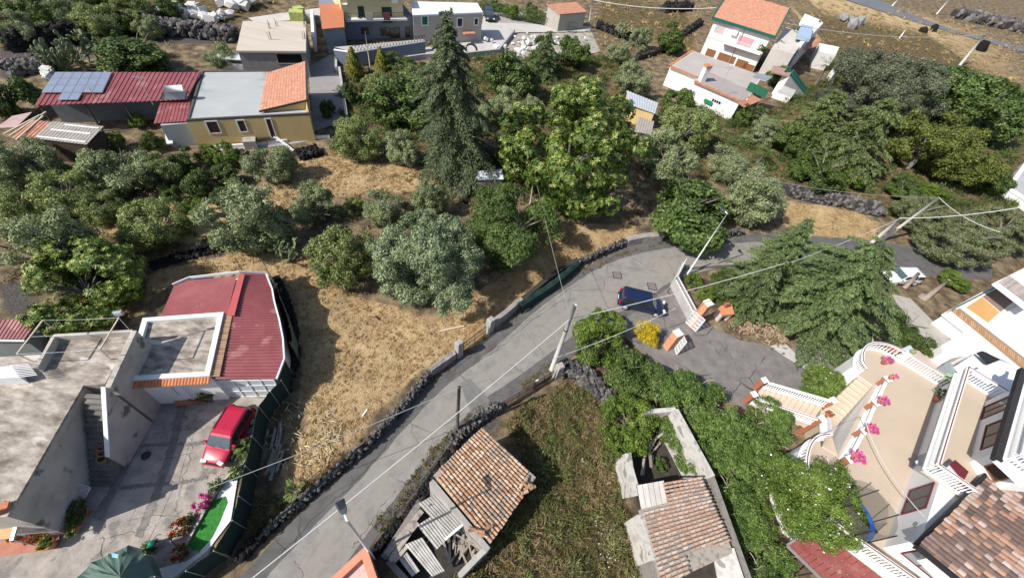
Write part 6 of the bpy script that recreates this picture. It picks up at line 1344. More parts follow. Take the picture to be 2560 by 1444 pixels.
# barbecue and heaps
bb = thing('brick_barbecue', 'small orange tiled brick barbecue with an arched opening behind the gate', 'barbecue', P(1800, 795)); c = P(1800, 795); r_ = .35
mb = MB()
for dx in (-.45, .45): mb.box((c.x + dx * math.cos(r_), c.y + dx * math.sin(r_), .4), (.2, .7, .8), r_)
mb.box((c.x, c.y, .88), (1.15, .75, .16), r_); obj('stand', mb, mat('pinkish block', [(.5, .42, .37), (.58, .5, .45)], 2, .9), bb); obj('hood', MB().prism([(c.x + x * math.cos(r_) - y * math.sin(r_), c.y + x * math.sin(r_) + y * math.cos(r_)) for x, y in ((-.6, -.4), (.6, -.4), (.6, .4), (-.6, .4))], .97, [1.1, 1.1, 1.45, 1.45]), clay_new, bb); obj('chimney', MB().box((c.x - .2, c.y + .25, 1.5), (.35, .3, .7), r_), mat('brick', [(.4, .15, .09), (.3, .1, .07)], 4, .9), bb)
wp_ = thing('firewood_heap', 'heap of cut firewood and broken brick under the huge cedar beside the drive', 'firewood', P(1900, 830)); q = random.Random(5)
lg = [MB().tube([(-.2, 0, 0), (.2, 0, 0)], .07, 6).mesh('log', mat('cut firewood', [(.22, .155, .1), (.34, .25, .165), (.14, .105, .075)], 4, .9, vary=.3)), MB().box((0, 0, 0), (.28, .14, .1)).mesh('brick', mat('broken brick', [(.3, .17, .11), (.25, .2, .155)], 4, .9, vary=.3))]
for i in range(190):
    u = q.uniform(1820, 1965); f = (u - 1820) / 145; v = 800 + 48 * f + q.gauss(0, 14); p = P(u, v); k = 1 if u < 1870 and q.random() < .7 else 0
    inst(('log', 'brick')[k], lg[k], wp_, (p.x, p.y, .06 + .3 * q.random() * (1 - abs(f - .55))), (q.uniform(-.4, .4), q.uniform(-.4, .4), q.uniform(0, 6)))
mb = MB(); rs_ = np.random.RandomState(8)
for x, y in scatter([STRAW[0], STRAW[1], STRAW[2]], 1.1, rs_):
    k = rs_.uniform(.035, .11); me = stone_meshes[rs_.randint(8)]; mb.add([(x + v.co.x * k, y + v.co.y * k, .03 + v.co.z * k) for v in me.vertices], [tuple(p.vertices) for p in me.polygons])
obj('field_stones', mb, mat('field stones', [(.1, .09, .08), (.24, .215, .19), (.4, .37, .34)], .8, .95), kind='stuff')
# planks, dry stalks and litter in the field
pk = thing('plank_pile', 'pile of grey weathered planks on the earth outside the shade fence', 'planks', P(695, 1100)); q = random.Random(6)
for i in range(16):
    u0, v0 = q.uniform(680, 712), q.uniform(1048, 1075) if i < 9 else q.uniform(1110, 1135); a, b = P(u0, v0, .06 + .03 * (i % 5)), P(u0 - 14 + q.uniform(-6, 6), v0 + q.uniform(40, 66), .06 + .03 * (i % 5)); obj('plank', MB().beam(a, b, q.uniform(.1, .2), .03), old_wood, pk)
def stalk_heap(polys, dens, L, label, seed):
    rs = np.random.RandomState(seed); xy = scatter(polys, dens, rs); n = len(xy); d = unit(np.concatenate([rs.randn(n, 2), rs.uniform(-.1, .35, (n, 1))], 1)); z = rs.uniform(.02, .3, (n, 1)); pos = np.concatenate([xy, z], 1)
    V, Fq = cards(pos, np.array([0, 0, 1.]) + rs.randn(n, 3) * .5, L, .055, rs, d * 8); o = inst('dry_stalks', fast_mesh('dry_stalks', V, Fq, leafmat('dry palm stalks', [(.28, .2, .1), (.43, .33, .17), (.56, .45, .26), (.66, .57, .37)], .05, .8), rs.rand(n))); o['kind'] = 'stuff'
stalk_heap([[(775, 1040), (830, 1030), (850, 1090), (830, 1150), (780, 1190), (745, 1180), (735, 1130), (790, 1090)]], 34, .5, 'x', 1)
stalk_heap([[(660, 1010), (780, 1000), (860, 1060), (840, 1140), (740, 1180), (660, 1150)]], 9, .45, 'x', 2)
for i, (a, b, w_, lab) in enumerate((((1100, 827), (1160, 814), .14, 'whitewashed plank lying on the straw by the field gate'), ((905, 1040), (918, 1022), .1, 'small white plank on the straw near the road wall'), ((938, 790), (950, 800), .1, 'dark rag of rubbish on the straw below the largest olive'))):
    o = obj('plank' if i < 2 else 'rubbish', MB().beam(P(*a, .06), P(*b, .06), w_, .05), (wood_pole, white_paint, black_pl)[i]); tag(o, lab, 'plank' if i < 2 else 'rubbish')
ty = thing('tyre', 'old black tyre dumped on the earth by the upright olive', 'tyre', P(1163, 507), local=True); inst('ring', MB().lathe([(.2, -.1), (.33, -.1), (.36, 0), (.33, .1), (.2, .1)], n=16).mesh('ring', tyre_m, True), ty, (0, 0, .33), (1.3, 0, .4))
for i, (a, lab) in enumerate((((1225, 440), 'pale blue sheet over a low shelter at the foot of the tall chestnut'), ((1245, 360), 'small reddish shed roof glimpsed between conifer and chestnut'))):
    t = thing('low_shelter', lab, 'shelter', P(*a)); u, v = a; q4 = [P(u - 34, v - 12, 1.5), P(u + 30, v - 18, 1.7), P(u + 34, v + 8, 1.6), P(u - 36, v + 10, 1.4)]; obj('roof', MB().slab(q4, .05), (mat('blue white sheet', [(.45, .52, .6), (.6, .65, .7)], 1, .5), mat('old red tiles', [(.25, .1, .08), (.32, .15, .11)], 3, .9))[i], t); obj('wall', MB().prism([p.lerp(sum(q4, Vector()) / 4, .15).xy for p in q4], 0, 1.38), old_wood, t)

# ---- old tiled house with the collapsed lean-to
ZO = 2.5
cover = []
def tile_mesh(L=.44, r0=.105, r1=.085, m=clay):
    mb = MB(); V = []
    for x, r in ((0, r0), (L, r1)):
        for k in range(6): a = math.pi * k / 5; V.append((x, math.cos(a) * r, math.sin(a) * r * .8))
        for k in range(6): a = math.pi * k / 5; V.append((x, math.cos(a) * (r - .016), math.sin(a) * (r - .016) * .8 - .004))
    f = [(j, 12 + j, 12 + j + 1, j + 1)[::-1] for j in range(5)] + [(6 + j, 6 + j + 1, 18 + j + 1, 18 + j)[::-1] for j in range(5)] + [(j, j + 1, 7 + j, 6 + j) for j in range(5)] + [(12 + j, 18 + j, 19 + j, 13 + j) for j in range(5)]
    mb.add(V, f); return mb.mesh('tile', m, False)
tm_ = tile_mesh(); tile_pal = [tm_] + [tile_mesh(m=mat('clay tile tone %d' % i, c, 5, .9, .15, vary=.2, spots=((.16, .145, .13), 5, .6))) for i, c in enumerate(([(.42, .25, .155), (.52, .34, .22)], [(.48, .345, .245), (.56, .42, .31)], [(.33, .165, .09), (.41, .22, .125)], [(.25, .195, .15), (.34, .27, .215)]))]
def tile_roof(root, A, B, C, D, ncol, nrow, seed, skip=None, limit=300, under=None, pal=None):
    "half-round tiles: columns run from the upper edge A-B down to the lower edge D-C, each tile its own object"
    A, B, C, D = [Vector(p) for p in (A, B, C, D)]; q = random.Random(seed); pal = pal or tile_pal; cnt = 0; rest = MB(); late = []
    for i in range(ncol):
        s = (i + .5) / ncol; jit = q.uniform(-.12, .12)
        for j in range(nrow):
            if skip and skip(i, j): continue
            t0, t1 = j / nrow, (j + 1) / nrow; ss = s + math.sin(j * .9 + i * .4) * .002
            a = A.lerp(B, ss).lerp(D.lerp(C, ss), t1 + jit / nrow); b = A.lerp(B, ss).lerp(D.lerp(C, ss), t0 + jit / nrow - .12 / nrow)
            x = (b - a); l = x.length; x.normalize(); up = (B - A).cross(D - A).normalized(); up = up if up.z > 0 else -up; y = up.cross(x).normalized(); x2 = (x - up * .03).normalized(); u2 = x2.cross(y); a = a + up * (.03 + q.uniform(0, .012))
            M = Matrix(((x2.x, y.x, u2.x, a.x), (x2.y, y.y, u2.y, a.y), (x2.z, y.z, u2.z, a.z), (0, 0, 0, 1))) @ Matrix.Rotation(q.gauss(0, .025), 4, 'Z'); wd = ((B - A).length / ncol) / .225
            M = M @ Matrix.Diagonal((l / .44 * 1.0, wd, 1.15, 1)); g = math.sin(i * .55 + seed) + math.sin(j * .42 + i * .23 + seed * 2) + q.gauss(0, 1.0); me = pal[(3 if g < -1.7 else 2 if g < -.8 else 0 if g < .35 else 1 if g < 1.5 else 4) % len(pal)]
            if cnt < limit:
                o = inst('tile', me, root); o.matrix_basis = M; cnt += 1
            else: late.append((me, M))
    for me in set(x[0] for x in late):
        mb = MB()
        for m2, M in late:
            if m2 is me: mb.add([M @ v.co for v in me.vertices], [tuple(p.vertices) for p in me.polygons])
        o = obj('tiles', mb, me.materials[0], root); o['kind'] = 'stuff'
    if under:
        n = (B - A).cross(D - A).normalized(); n = n if n.z > 0 else -n; obj('roof_boards', MB().slab([p - n * .03 for p in (A, B, C, D)], .06), under, root)
h = thing('tiled_hut', 'old stone hut with a single sloping roof of mottled clay tiles beside the road', 'hut', P(1210, 1215))
UA, UB = P(1083, 1187, 3.1), P(1206, 1068, 3.1); LA, LB = P(1226, 1358, 2.3), P(1340, 1192, 2.3)
tile_roof(h, UA, UB, LB, LA, 20, 15, 4, skip=lambda i, j: (i > 17 and j > 12) or (i < 2 and j < 1), under=old_wood)
rub = mat('rubble masonry', [(.13, .12, .11), (.24, .22, .2), (.17, .155, .145)], 2.5, .95, .6)
cq = (UA + UB + LA + LB) / 4; q4 = [p.lerp(cq, .06) for p in (UA, UB, LB, LA)]
obj('wall', MB().prism([p.xy for p in q4], 0, [p.z - .14 for p in q4]), rub, h)
q = random.Random(9)
for i in range(7): p = P(1318 + q.uniform(-14, 18), 1213 + q.uniform(-16, 16), 2.55); o = inst('loose_tile', tile_pal[i % 4], h, tuple(p), (q.uniform(-.4, .4), q.uniform(-.3, .4), q.uniform(0, 6)))
for i in range(5): p = P(1196 + q.uniform(-8, 18), 1322 + q.uniform(-16, 20), 2.7); o = inst('loose_tile', tile_pal[3], h, tuple(p), (q.uniform(-.3, .3), q.uniform(-.3, .3), q.uniform(0, 6)))
wall_line(h, 'mortar_edge', P(1078, 1200, 2.9).xy, P(1222, 1372, 2.4).xy, .28, 0, (2.85, 2.2), mat('grey mortar', [(.3, .28, .26), (.42, .39, .36)], 2.5, .95, .4))
# collapsed lean-to
s = thing('collapsed_shed', 'collapsed shed with broken grey corrugated sheets and fallen timbers below the tiled hut', 'shed', P(1080, 1370))
asb = mat('grey fibre sheet', [(.3, .285, .26), (.42, .4, .37), (.5, .475, .44)], 2, .9, .25, spots=((.18, .17, .16), 2, .63), vary=.1)
corrugated('corrugated_sheet', P(1125, 1342, 1.9), P(1160, 1310, 1.9), P(1090, 1232, 2.25), P(1046, 1258, 2.25), asb, s, .15, .04)
corrugated('corrugated_sheet', P(1092, 1372, 1.75), P(1122, 1342, 1.8), P(1082, 1287, 2.1), P(1043, 1312, 2.1), asb, s, .15, .04)
corrugated('corrugated_sheet', P(1080, 1440, 1.2), P(1112, 1425, 1.3), P(1056, 1342, 1.7), P(1012, 1360, 1.6), asb, s, .15, .04)
corrugated('corrugated_sheet', P(1030, 1440, .9), P(1050, 1425, 1.0), P(1018, 1378, 1.3), P(994, 1392, 1.2), asb, s, .15, .04)
for a, b, w_ in (((965, 1385), (1055, 1275), .3), ((978, 1392), (1045, 1305), .22), ((975, 1400), (1025, 1330), .25), ((985, 1402), (1020, 1362), .2)): obj('plank', MB().beam(P(*a, 1.3), P(*b, 1.5), w_, .04), old_wood, s)
wall_line(s, 'rubble_wall', P(960, 1395, .9).xy, P(1050, 1252, 1.2).xy, .35, 0, 1.15, rub)
wall_line(s, 'rubble_wall', P(1150, 1435, 1.7).xy, P(1212, 1372, 1.8).xy, .3, 0, (1.5, 1.75), mat('grey mortar', [], 1))
wall_line(s, 'rubble_wall', P(970, 1400, .9).xy, P(1025, 1460, .9).xy, .3, 0, 1.0, rub)
obj('beam', MB().beam(P(1112, 1348, 2.0), P(1162, 1306, 2.1), .12, .1), white_paint, s); obj('beam', MB().beam(P(1140, 1335, 2.0), P(1200, 1372, 2.0), .07, .07), old_wood, s)
q = random.Random(3)
for i in range(26):
    u, v = q.uniform(1120, 1190), q.uniform(1350, 1425); a = P(u, v, q.uniform(.2, 1.0)); an = q.uniform(.6, 2.4); obj('broken_plank', MB().beam(a, a + Vector((math.cos(an), math.sin(an), q.uniform(-.4, .5))) * q.uniform(.5, 1.4), q.uniform(.06, .16), .03), old_wood, s)
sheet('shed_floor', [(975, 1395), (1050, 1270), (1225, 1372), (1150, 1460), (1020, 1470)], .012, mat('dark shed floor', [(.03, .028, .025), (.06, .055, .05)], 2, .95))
# terracotta coloured parapet at the lower edge
h = thing('orange_parapet', 'flat roof with a salmon orange parapet cut by the lower edge beside the lamp', 'building', P(900, 1430))
pp = [P(856, 1417, 2.6), P(915, 1362, 2.6), P(952, 1470, 2.6), P(900, 1520, 2.6), P(800, 1500, 2.6), P(820, 1450, 2.6)]
salmon = mat('salmon orange render', [(.56, .24, .15), (.62, .28, .18)], 1.2, .85, .1)
poly = [p.xy for p in pp]; obj('wall', MB().prism(poly, 0, 2.2), mat('dark brown red wall', [(.16, .06, .045), (.21, .08, .06)], 2, .9), h); rim(h, 'parapet', poly, .36, 2.2, 2.62, salmon); obj('roof', MB().prism([p.lerp(sum(poly, Vector((0, 0))) / 6, .1) for p in poly], 2.2, 2.22), mat('pink mottled roof', [(.5, .33, .3), (.58, .45, .42), (.42, .24, .21)], 5, .9), h)
# ---- roofless ruin with the second tiled roof
r = thing('roofless_ruin', 'long ruined house with bare white walls and a broken roof of pale clay tiles', 'ruin', P(1660, 1250))
wht = mat('bare pale plaster', [(.34, .32, .295), (.5, .475, .44), (.43, .41, .38)], 1.6, .92, .35, lo=.35, hi=.65, spots=((.24, .225, .21), 1.6, .58))
def inner_wall(a, b, ha, hb, t=.4, m=wht): return wall_line(r, 'wall', P(*a, ha).xy, P(*b, hb).xy, t, 0, (ha, hb), m)
# right wall: its face towards the room is what shows
def face_wall(top, foot, t=.35, m=wht):
    "a standing wall given by photograph points of its top edge and heights"
    a, b = P(*top[0]), P(*top[1]); return wall_line(r, 'wall', a.xy, b.xy, t, 0, (top[0][2], top[1][2]), m)
face_wall(((1690, 1022, 3.0), (1782, 1190, 2.9)), None); face_wall(((1782, 1190, 2.9), (1880, 1460, 2.8)), None, .24, rub)
face_wall(((1615, 1028, 2.4), (1690, 1022, 2.6)), None, .3)
face_wall(((1568, 1132, 2.3), (1590, 1210, 2.3)), None, .28); face_wall(((1598, 1285, 2.3), (1632, 1400, 2.3)), None, .3); face_wall(((1632, 1400, 2.2), (1650, 1470, 2.2)), None, .3, rub)
b0, b1 = P(1552, 1140, 1.6), P(1562, 1240, 1.6)
for (u0, v0, u1, v1, u2, v2, u3, v3) in ((1538, 1140, 1568, 1132, 1585, 1240, 1555, 1245), (1572, 1302, 1600, 1285, 1632, 1398, 1612, 1412)):
    q4 = [P(u0, v0, .1), P(u1, v1, 2.28), P(u2, v2, 2.28), P(u3, v3, .1)]; q4[0].z = q4[3].z = .0
    o = MB(); o.add(q4 + [p + Vector((.25, .1, 0)) for p in q4], [(0, 1, 2, 3), (7, 6, 5, 4), (1, 5, 6, 2), (0, 3, 7, 4), (0, 4, 5, 1), (3, 2, 6, 7)]); obj('battered_wall', o, wht, r)
inn = [P(1652, 1056, .5), P(1692, 1030, 2.9), P(1755, 1182, 2.85), P(1700, 1190, .8)]
TA, TB, TC, TD = P(1595, 1262, 2.35), P(1640, 1440, 2.3), P(1832, 1372, 2.75), P(1752, 1192, 2.75)
tile_pal2 = [tile_mesh(m=mat('pale clay tone %d' % i, c, 4, .92, .15, vary=.15, spots=((.2, .18, .165), 4, .6))) for i, c in enumerate(([(.43, .28, .205), (.53, .38, .29)], [(.4, .24, .165), (.48, .32, .23)], [(.47, .36, .29), (.54, .43, .36)], [(.3, .245, .21), (.38, .32, .28)]))]
tile_roof(r, P(1752, 1190, 2.85), P(1838, 1382, 2.85), P(1654, 1466, 2.3), P(1592, 1215, 2.3), 22, 13, 8, skip=lambda i, j: (i < 6 and j > 7) or (i > 17 and 2 < j < 8) or (i > 18 and j < 3), under=None, pal=tile_pal2)
n_ = 5
for i in range(n_):
    a0, a1 = P(1592, 1212, 2.28), P(1660, 1200, 2.5); c0, c1 = P(1603, 1272, 2.25), P(1668, 1255, 2.45); s0, s1 = i / n_ + .01, (i + 1) / n_ - .01
    obj('roof_board', MB().slab([a0.lerp(a1, s0), a0.lerp(a1, s1), c0.lerp(c1, s1), c0.lerp(c1, s0)], .04), mat('bleached boards', [(.45, .42, .38), (.56, .53, .49)], 2, .9, vary=.1), r)
obj('roof_boards', MB().slab([P(1596, 1275, 2.2), P(1752, 1192, 2.75), P(1834, 1380, 2.75), P(1652, 1464, 2.2)], .05), old_wood, r)
obj('fallen_slab', MB().slab([P(1782, 1378, 2.3), P(1835, 1368, 2.8), P(1862, 1450, 2.8), P(1800, 1470, 2.3)], .1), wht, r)
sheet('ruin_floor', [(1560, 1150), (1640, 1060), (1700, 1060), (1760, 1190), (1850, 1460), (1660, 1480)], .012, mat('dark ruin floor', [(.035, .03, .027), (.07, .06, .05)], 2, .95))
q = random.Random(4)
for i in range(8):
    a = P(q.uniform(1590, 1650), q.uniform(1090, 1195), q.uniform(.2, 1.1)); an = q.uniform(.6, 1.6); obj('fallen_beam', MB().beam(a, a + Vector((math.cos(an), math.sin(an), q.uniform(-.3, .3))) * q.uniform(.8, 2.2), q.uniform(.1, .2), .08), old_wood, r)
tree('bush', 'weed_bush', 1652, 1160, 26, 'dark green bush growing inside the roofless ruin', 'bush', sz=.8)
stalk_heap([[(1620, 1080), (1655, 1070), (1660, 1110), (1630, 1120)]], 40, .3, 'x', 4)
# ================================================================ houses along the top
ochre = mat('ochre render', [(.56, .41, .18), (.63, .47, .23)], .9, .88, .08); membrane = mat('grey roof membrane', [(.36, .37, .37), (.43, .44, .43)], .35, .7, spots=((.27, .31, .3), .22, .56)); blue_grey = mat('blue grey render', [(.16, .19, .24), (.2, .23, .28)], .6, .9)
shutter = mat('dark brown shutter', [(.05, .025, .02), (.07, .035, .03)], 5, .6)
tiled_far = mat('orange roof tiles', [(.4, .17, .105), (.48, .23, .15), (.54, .3, .21)], 2.2, .85, .3, spots=((.62, .38, .27), 4, .62))
h = thing('yellow_house', 'low yellow house with grey flat roof and a raised orange roof at its right', 'house', P(640, 320))
ZY = 3.0
rf = [(467, 303), (773, 287), (758, 178), (505, 180)]
poly = box_house(h, rf, ZY, ochre); obj('roof', MB().prism([XY(u, v, ZY) for u, v in ((470, 301), (768, 284), (754, 180), (507, 182))], ZY - .02, ZY + .05), membrane, h)
rim(h, 'parapet', poly, .22, ZY - .12, ZY + .16, mat('dark grey flashing', [(.07, .065, .065), (.1, .095, .09)], 2, .7))
A, B = poly[0], poly[1]
o = corrugated('orange_roof', P(650, 277, 3.3), P(766, 250, 4.1), P(763, 153, 4.1), P(665, 183, 3.3), tiled_far, h, .3, .016)
obj('gable_wall', MB().prism([XY(652, 274, 3.3), XY(764, 249, 4.1), XY(761, 156, 4.1), XY(667, 185, 3.3)], 3.0, [3.2, 4.0, 4.0, 3.2]), ochre, h)
obj('roof_edge', MB().beam(P(648, 279, 3.26), P(768, 251, 4.06), .16, .16).beam(P(768, 251, 4.06), P(765, 152, 4.06), .16, .16), dark_metal, h)
obj('side_wall', MB().prism([XY(766, 282, 3.0), XY(773, 284, 3.0), XY(762, 178, 3.0), XY(754, 180, 3.0)], 2.9, [3.1, 4.0, 4.0, 3.2]), ochre, h)
for q_ in (((514, 305), (553, 331)), ((592, 302), (619, 328)), ((664, 298), (690, 343))): window(h, A, B, q_, white_paint, shutter, 'window', .1, 0)
mb = MB(); wallpart(mb, A, B, 4.2, 5.4, 0, .9, .9, .9); obj('front_step', mb, concrete_grey, h)
h = thing('red_roofed_outbuilding', 'long outbuilding with a dark red ribbed roof and a solar array', 'outbuilding', P(290, 280))
ra, rb, rc, rd = P(86, 264, 2.9), P(468, 250, 3.1), P(502, 181, 3.4), P(138, 181, 3.3)
corrugated('roof', ra, rb, rc, rd, red_sheet, h, .42, .05)
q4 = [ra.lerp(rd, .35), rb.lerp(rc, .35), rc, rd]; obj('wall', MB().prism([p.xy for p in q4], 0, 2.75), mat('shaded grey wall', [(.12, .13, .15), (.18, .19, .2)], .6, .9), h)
for s_ in (.02, .3, .55, .8): p = ra.lerp(rb, s_); obj('post', MB().beam((p.x, p.y + .15, 0), (p.x, p.y + .15, 2.85), .12, .12), dark_metal, h)
corrugated('lower_roof', P(384, 309, 2.5), P(468, 303, 2.6), P(479, 246, 2.9), P(403, 250, 2.9), red_sheet, h, .3, .035)
cb = thing('grey_blue_annex', 'grey blue cabin between the red roof and the yellow house', 'annex', P(450, 350)); A, B = XY(400, 312, 2.5), XY(470, 306, 2.5)
obj('wall', MB().prism([A, B, XY(478, 262, 2.6), XY(410, 265, 2.6)], 0, 2.42), mat('grey blue render', [(.33, .37, .38), (.4, .43, .44)], .8, .9), cb)
obj('white_sheet', MB().slab([P(412, 335, 1.2), P(428, 332, 1.2), P(432, 358, .6), P(416, 360, .6)], .1), white_paint, cb)
sa = thing('solar_array', 'solar array of twenty framed panels on the red ribbed roof', 'solar panels', P(200, 205, 3.3))
g00, g10, g01, g11 = P(103, 231, 3.25), P(256, 231, 3.3), P(138, 180, 3.5), P(280, 180, 3.5)
sol_m = mat('solar cells', [(.2, .235, .33), (.25, .285, .38)], 1, .18, spec=.6)  # base colour lightened to stand in for reflected sky
def panel(c):
    o = obj('panel', MB().slab(c, .05), galv, sa); cc = sum(c, Vector()) / 4; obj('cells', MB().slab([p.lerp(cc, .09) + Vector((0, 0, .012)) for p in c], .01), sol_m, o)
for j in range(3):
    for i in range(6):
        f = lambda s, t: g00.lerp(g10, s).lerp(g01.lerp(g11, s), t); panel([f((i + a) / 6, (j + b) / 3) for a, b in ((.02, .02), (.98, .02), (.98, .98), (.02, .98))])
d_ = (g00 - g01) / 3
for i in range(2):
    f = lambda s, t: g00.lerp(g10, s) + d_ * t; panel([f((2 + i + a) / 6, b) for a, b in ((.02, .05), (.98, .05), (.98, 1), (.02, 1))])
wh = thing('solar_water_heater', 'solar water heater with a white tank on the red ribbed roof', 'water heater', P(437, 235, 3.2))
c4 = [P(401, 248, 3.3), P(462, 246, 3.3), P(470, 228, 4.0), P(407, 230, 4.0)]; obj('collector', MB().slab(c4, .08), mat('collector glass', [(.3, .35, .4), (.36, .4, .45)], 1, .15), wh); obj('tank', MB().tube([P(413, 223, 4.2), P(458, 221, 4.2)], .32, 10), white_al, wh, True); obj('frame', MB().beam(c4[1], c4[2], .06, .06).beam(c4[0], c4[3], .06, .06).tube([c4[2], (c4[2].x, c4[2].y, 3.3)], .03, 5), dark_metal, wh)
def antenna(u, v, z, h_, label):
    p = P(u, v, z); t = thing('antenna', label, 'antenna', p); obj('mast', MB().tube([p, p + Vector((0, 0, h_))], .03, 5), galv, t); obj('boom', MB().beam(p + Vector((-.7, 0, h_ - .1)), p + Vector((.5, .2, h_ - .1)), .03, .03), galv, t)
    for k in range(6): c = p + Vector((-.6 + .2 * k, .03 * k, h_ - .1)); obj('rod', MB().beam(c + Vector((-.1, .35, 0)), c + Vector((.1, -.35, 0)), .015, .015), galv, t)
antenna(383, 262, 2.9, 2.8, 'aerial on a mast beside the solar water heater'); antenna(247, 258, 3, 1.6, 'small white aerial at the edge of the red ribbed roof')
antenna(1808, 205, 5.0, 2.0, 'aerial on the flat terrace roof of the white house')
s = thing('corrugated_shed', 'timber shed with a patched grey corrugated roof among the olives', 'shed', P(170, 360))
gt = mat('grey ribbed sheet', [(.3, .27, .24), (.4, .37, .33)], 1.2, .9, .1, vary=.1)
sA, sB, sC, sD = P(82, 346, 2.3), P(217, 362, 2.3), P(260, 316, 2.7), P(130, 303, 2.7); corrugated('roof', sA, sB, sC, sD, gt, s, .28, .03)
for j, (a, b, k, l) in enumerate(((.05, .95, .08, .13), (.15, .9, .5, .56), (.3, .95, .83, .88))): f = lambda x, y: sA.lerp(sB, x).lerp(sD.lerp(sC, x), y) + Vector((0, 0, .08)); obj('lath', MB().slab([f(a, k), f(b, k), f(b, l), f(a, l)], .04), white_plaster, s)
obj('wall', MB().prism([p.lerp((sA + sC) / 2, .08).xy for p in (sA, sB, sC, sD)], 0, 2.2), mat('dark timber wall', [(.05, .035, .025), (.09, .065, .045)], 4, .9), s)
s = thing('tiled_lean_to', 'half collapsed orange tiled lean-to left of the corrugated shed', 'shed', P(90, 340)); corrugated('roof', P(28, 345, 2.1), P(90, 347, 2.1), P(132, 306, 2.5), P(85, 300, 2.5), tiled_far, s, .3, .04); obj('wall', MB().prism([XY(32, 343, 2.1), XY(88, 345, 2.1), XY(130, 308, 2.4), XY(88, 303, 2.4)], 0, 1.98), old_wood, s)
for a, b in (((24, 340), (115, 280)), ((10, 335), (100, 288)), ((40, 350), (108, 290))): obj('pole', MB().beam(P(*a, 2.2), P(*b, 2.6), .12, .1), wood_pole, s)
obj('pinkish_roof', MB().slab([P(-10, 320, 2.2), P(40, 318, 2.2), P(80, 280, 2.4), P(30, 290, 2.4)], .06), mat('pinkish sheet', [(.4, .27, .25), (.5, .38, .36)], 1.5, .8), s)
# unfinished garage
h = thing('unfinished_garage', 'unfinished cement block building with a flat pale concrete slab roof', 'garage', P(690, 160))
gz = 3.4; g4 = [(590, 127), (765, 128), (765, 54), (607, 53)]; gp = [XY(u, v, gz) for u, v in g4]
pale_slab = mat('pale slab boards', [(.46, .4, .34), (.55, .485, .42)], .5, .9, .2, stretch=(.25, 2.2, 1)); c = sum(gp, Vector((0, 0))) / 4
obj('slab', MB().prism(gp, gz - .22, gz), pale_slab, h); bw = [p.lerp(c, .035) for p in gp]
obj('wall', MB().prism(bw, 0, gz - .23), mat('cement blocks', [(.2, .2, .2), (.27, .265, .26)], 1.5, .92), h)
window(h, bw[0], bw[1], ((690, 135), (758, 158)), concrete_grey, mat('painted garage dark', [(.008, .008, .008)], 1, .95), 'opening', .08, 0)  # black pane paints the unlit interior; the wall behind is solid
for u, v in ((672, 72), (674, 100), (760, 68), (758, 98), (690, 66)):
    for k in range(3): p = P(u + k * 3, v, gz); obj('rebar', MB().tube([p, p + Vector((rnd.uniform(-.2, .2), rnd.uniform(-.1, .1), rnd.uniform(.6, 1.1)))], .03, 4), rusty, h)
vn = thing('white_van', 'white van roof parked between the garage and the yellow house', 'van', P(590, 176)); c = P(590, 174); obj('body', MB().box((c.x, c.y, .9), (3.4, 1.7, 1.5), .3), white_car, vn); obj('cab_glass', MB().box((c.x, c.y, 1.35), (3.1, 1.74, .4), .3), glass_dark, vn)
# retaining wall and yellow two storey house
h = thing('two_storey_house', 'two storey house, yellow above and blue grey below, with a balcony at the top edge', 'house', P(940, 95))
ZB = 6.2; A, B = XY(832, 102), XY(1036, 94); fa = B - A; e_ = fa.normalized(); bk = Vector((-e_.y, e_.x)) * 9
obj('ground_floor_wall', MB().prism([A, B, B + bk, A + bk], 0, 3.0), blue_grey, h); A2, B2 = A + e_ * 2.0, B - e_ * 1.6
obj('upper_wall', MB().prism([A2, B2, B2 + bk, A2 + bk], 3.0, ZB), mat('faded yellow render', [(.52, .45, .26), (.58, .5, .31)], .7, .9), h)
obj('balcony', MB().prism([A2 + e_ * .2, B2 + e_ * .3, B2 + e_ * .3 - bk * .13, A2 + e_ * .2 - bk * .13], 2.9, 3.06), white_plaster, h)
mb = MB(); L_ = (B2 - A2).length; a3, b3 = A2 + e_ * .2 - bk * .125, B2 + e_ * .3 - bk * .125
for z in (3.1, 4.0): mb.beam((a3.x, a3.y, z), (b3.x, b3.y, z), .04, .04)
for i in range(40): p = a3.lerp(b3, i / 39); mb.beam((p.x, p.y, 3.06), (p.x, p.y, 4.0), .025, .025)
obj('railing', mb, dark_metal, h)
for px_ in (((895, 18), (912, 54)), ((955, 20), (980, 56))): window(h, A2, B2, px_, mat('dark green shutter', [(.015, .04, .03)], 3, .6), mat('dark green shutter', [(.015, .04, .03)], 3, .6), 'window', .08, 0)
for px_ in (((903, 70), (922, 84)), ((951, 70), (962, 88)), ((963, 70), (974, 90)), ((975, 72), (985, 94)), ((986, 70), (1000, 98)), ((1013, 68), (1025, 97))): window(h, A, B, px_, dark_metal, glass_dark, 'window', .06, 0)
obj('roof', MB().prism([A2 - e_ * .4 - bk * .07, B2 + e_ * .4 - bk * .07, B2 + e_ * .4 + bk, A2 - e_ * .4 + bk], [ZB + .02, ZB + .02, ZB + 1.6, ZB + 1.6], [ZB + .14, ZB + .14, ZB + 1.74, ZB + 1.74]), tiled_far, h)
obj('side_canopy', MB().slab([P(805, 73, 3.6), P(861, 68, 3.6), P(857, 10, 4.2), P(798, 12, 4.2)], .1), mat('rust orange roof sheet', [(.45, .16, .08), (.5, .19, .1)], 1, .8), h)
obj('side_room', MB().prism([XY(809, 72, 3.5), XY(858, 67, 3.5), XY(855, 12, 4.1), XY(802, 14, 4.1)], 0, [3.4, 3.4, 3.9, 3.9]), blue_grey, h)
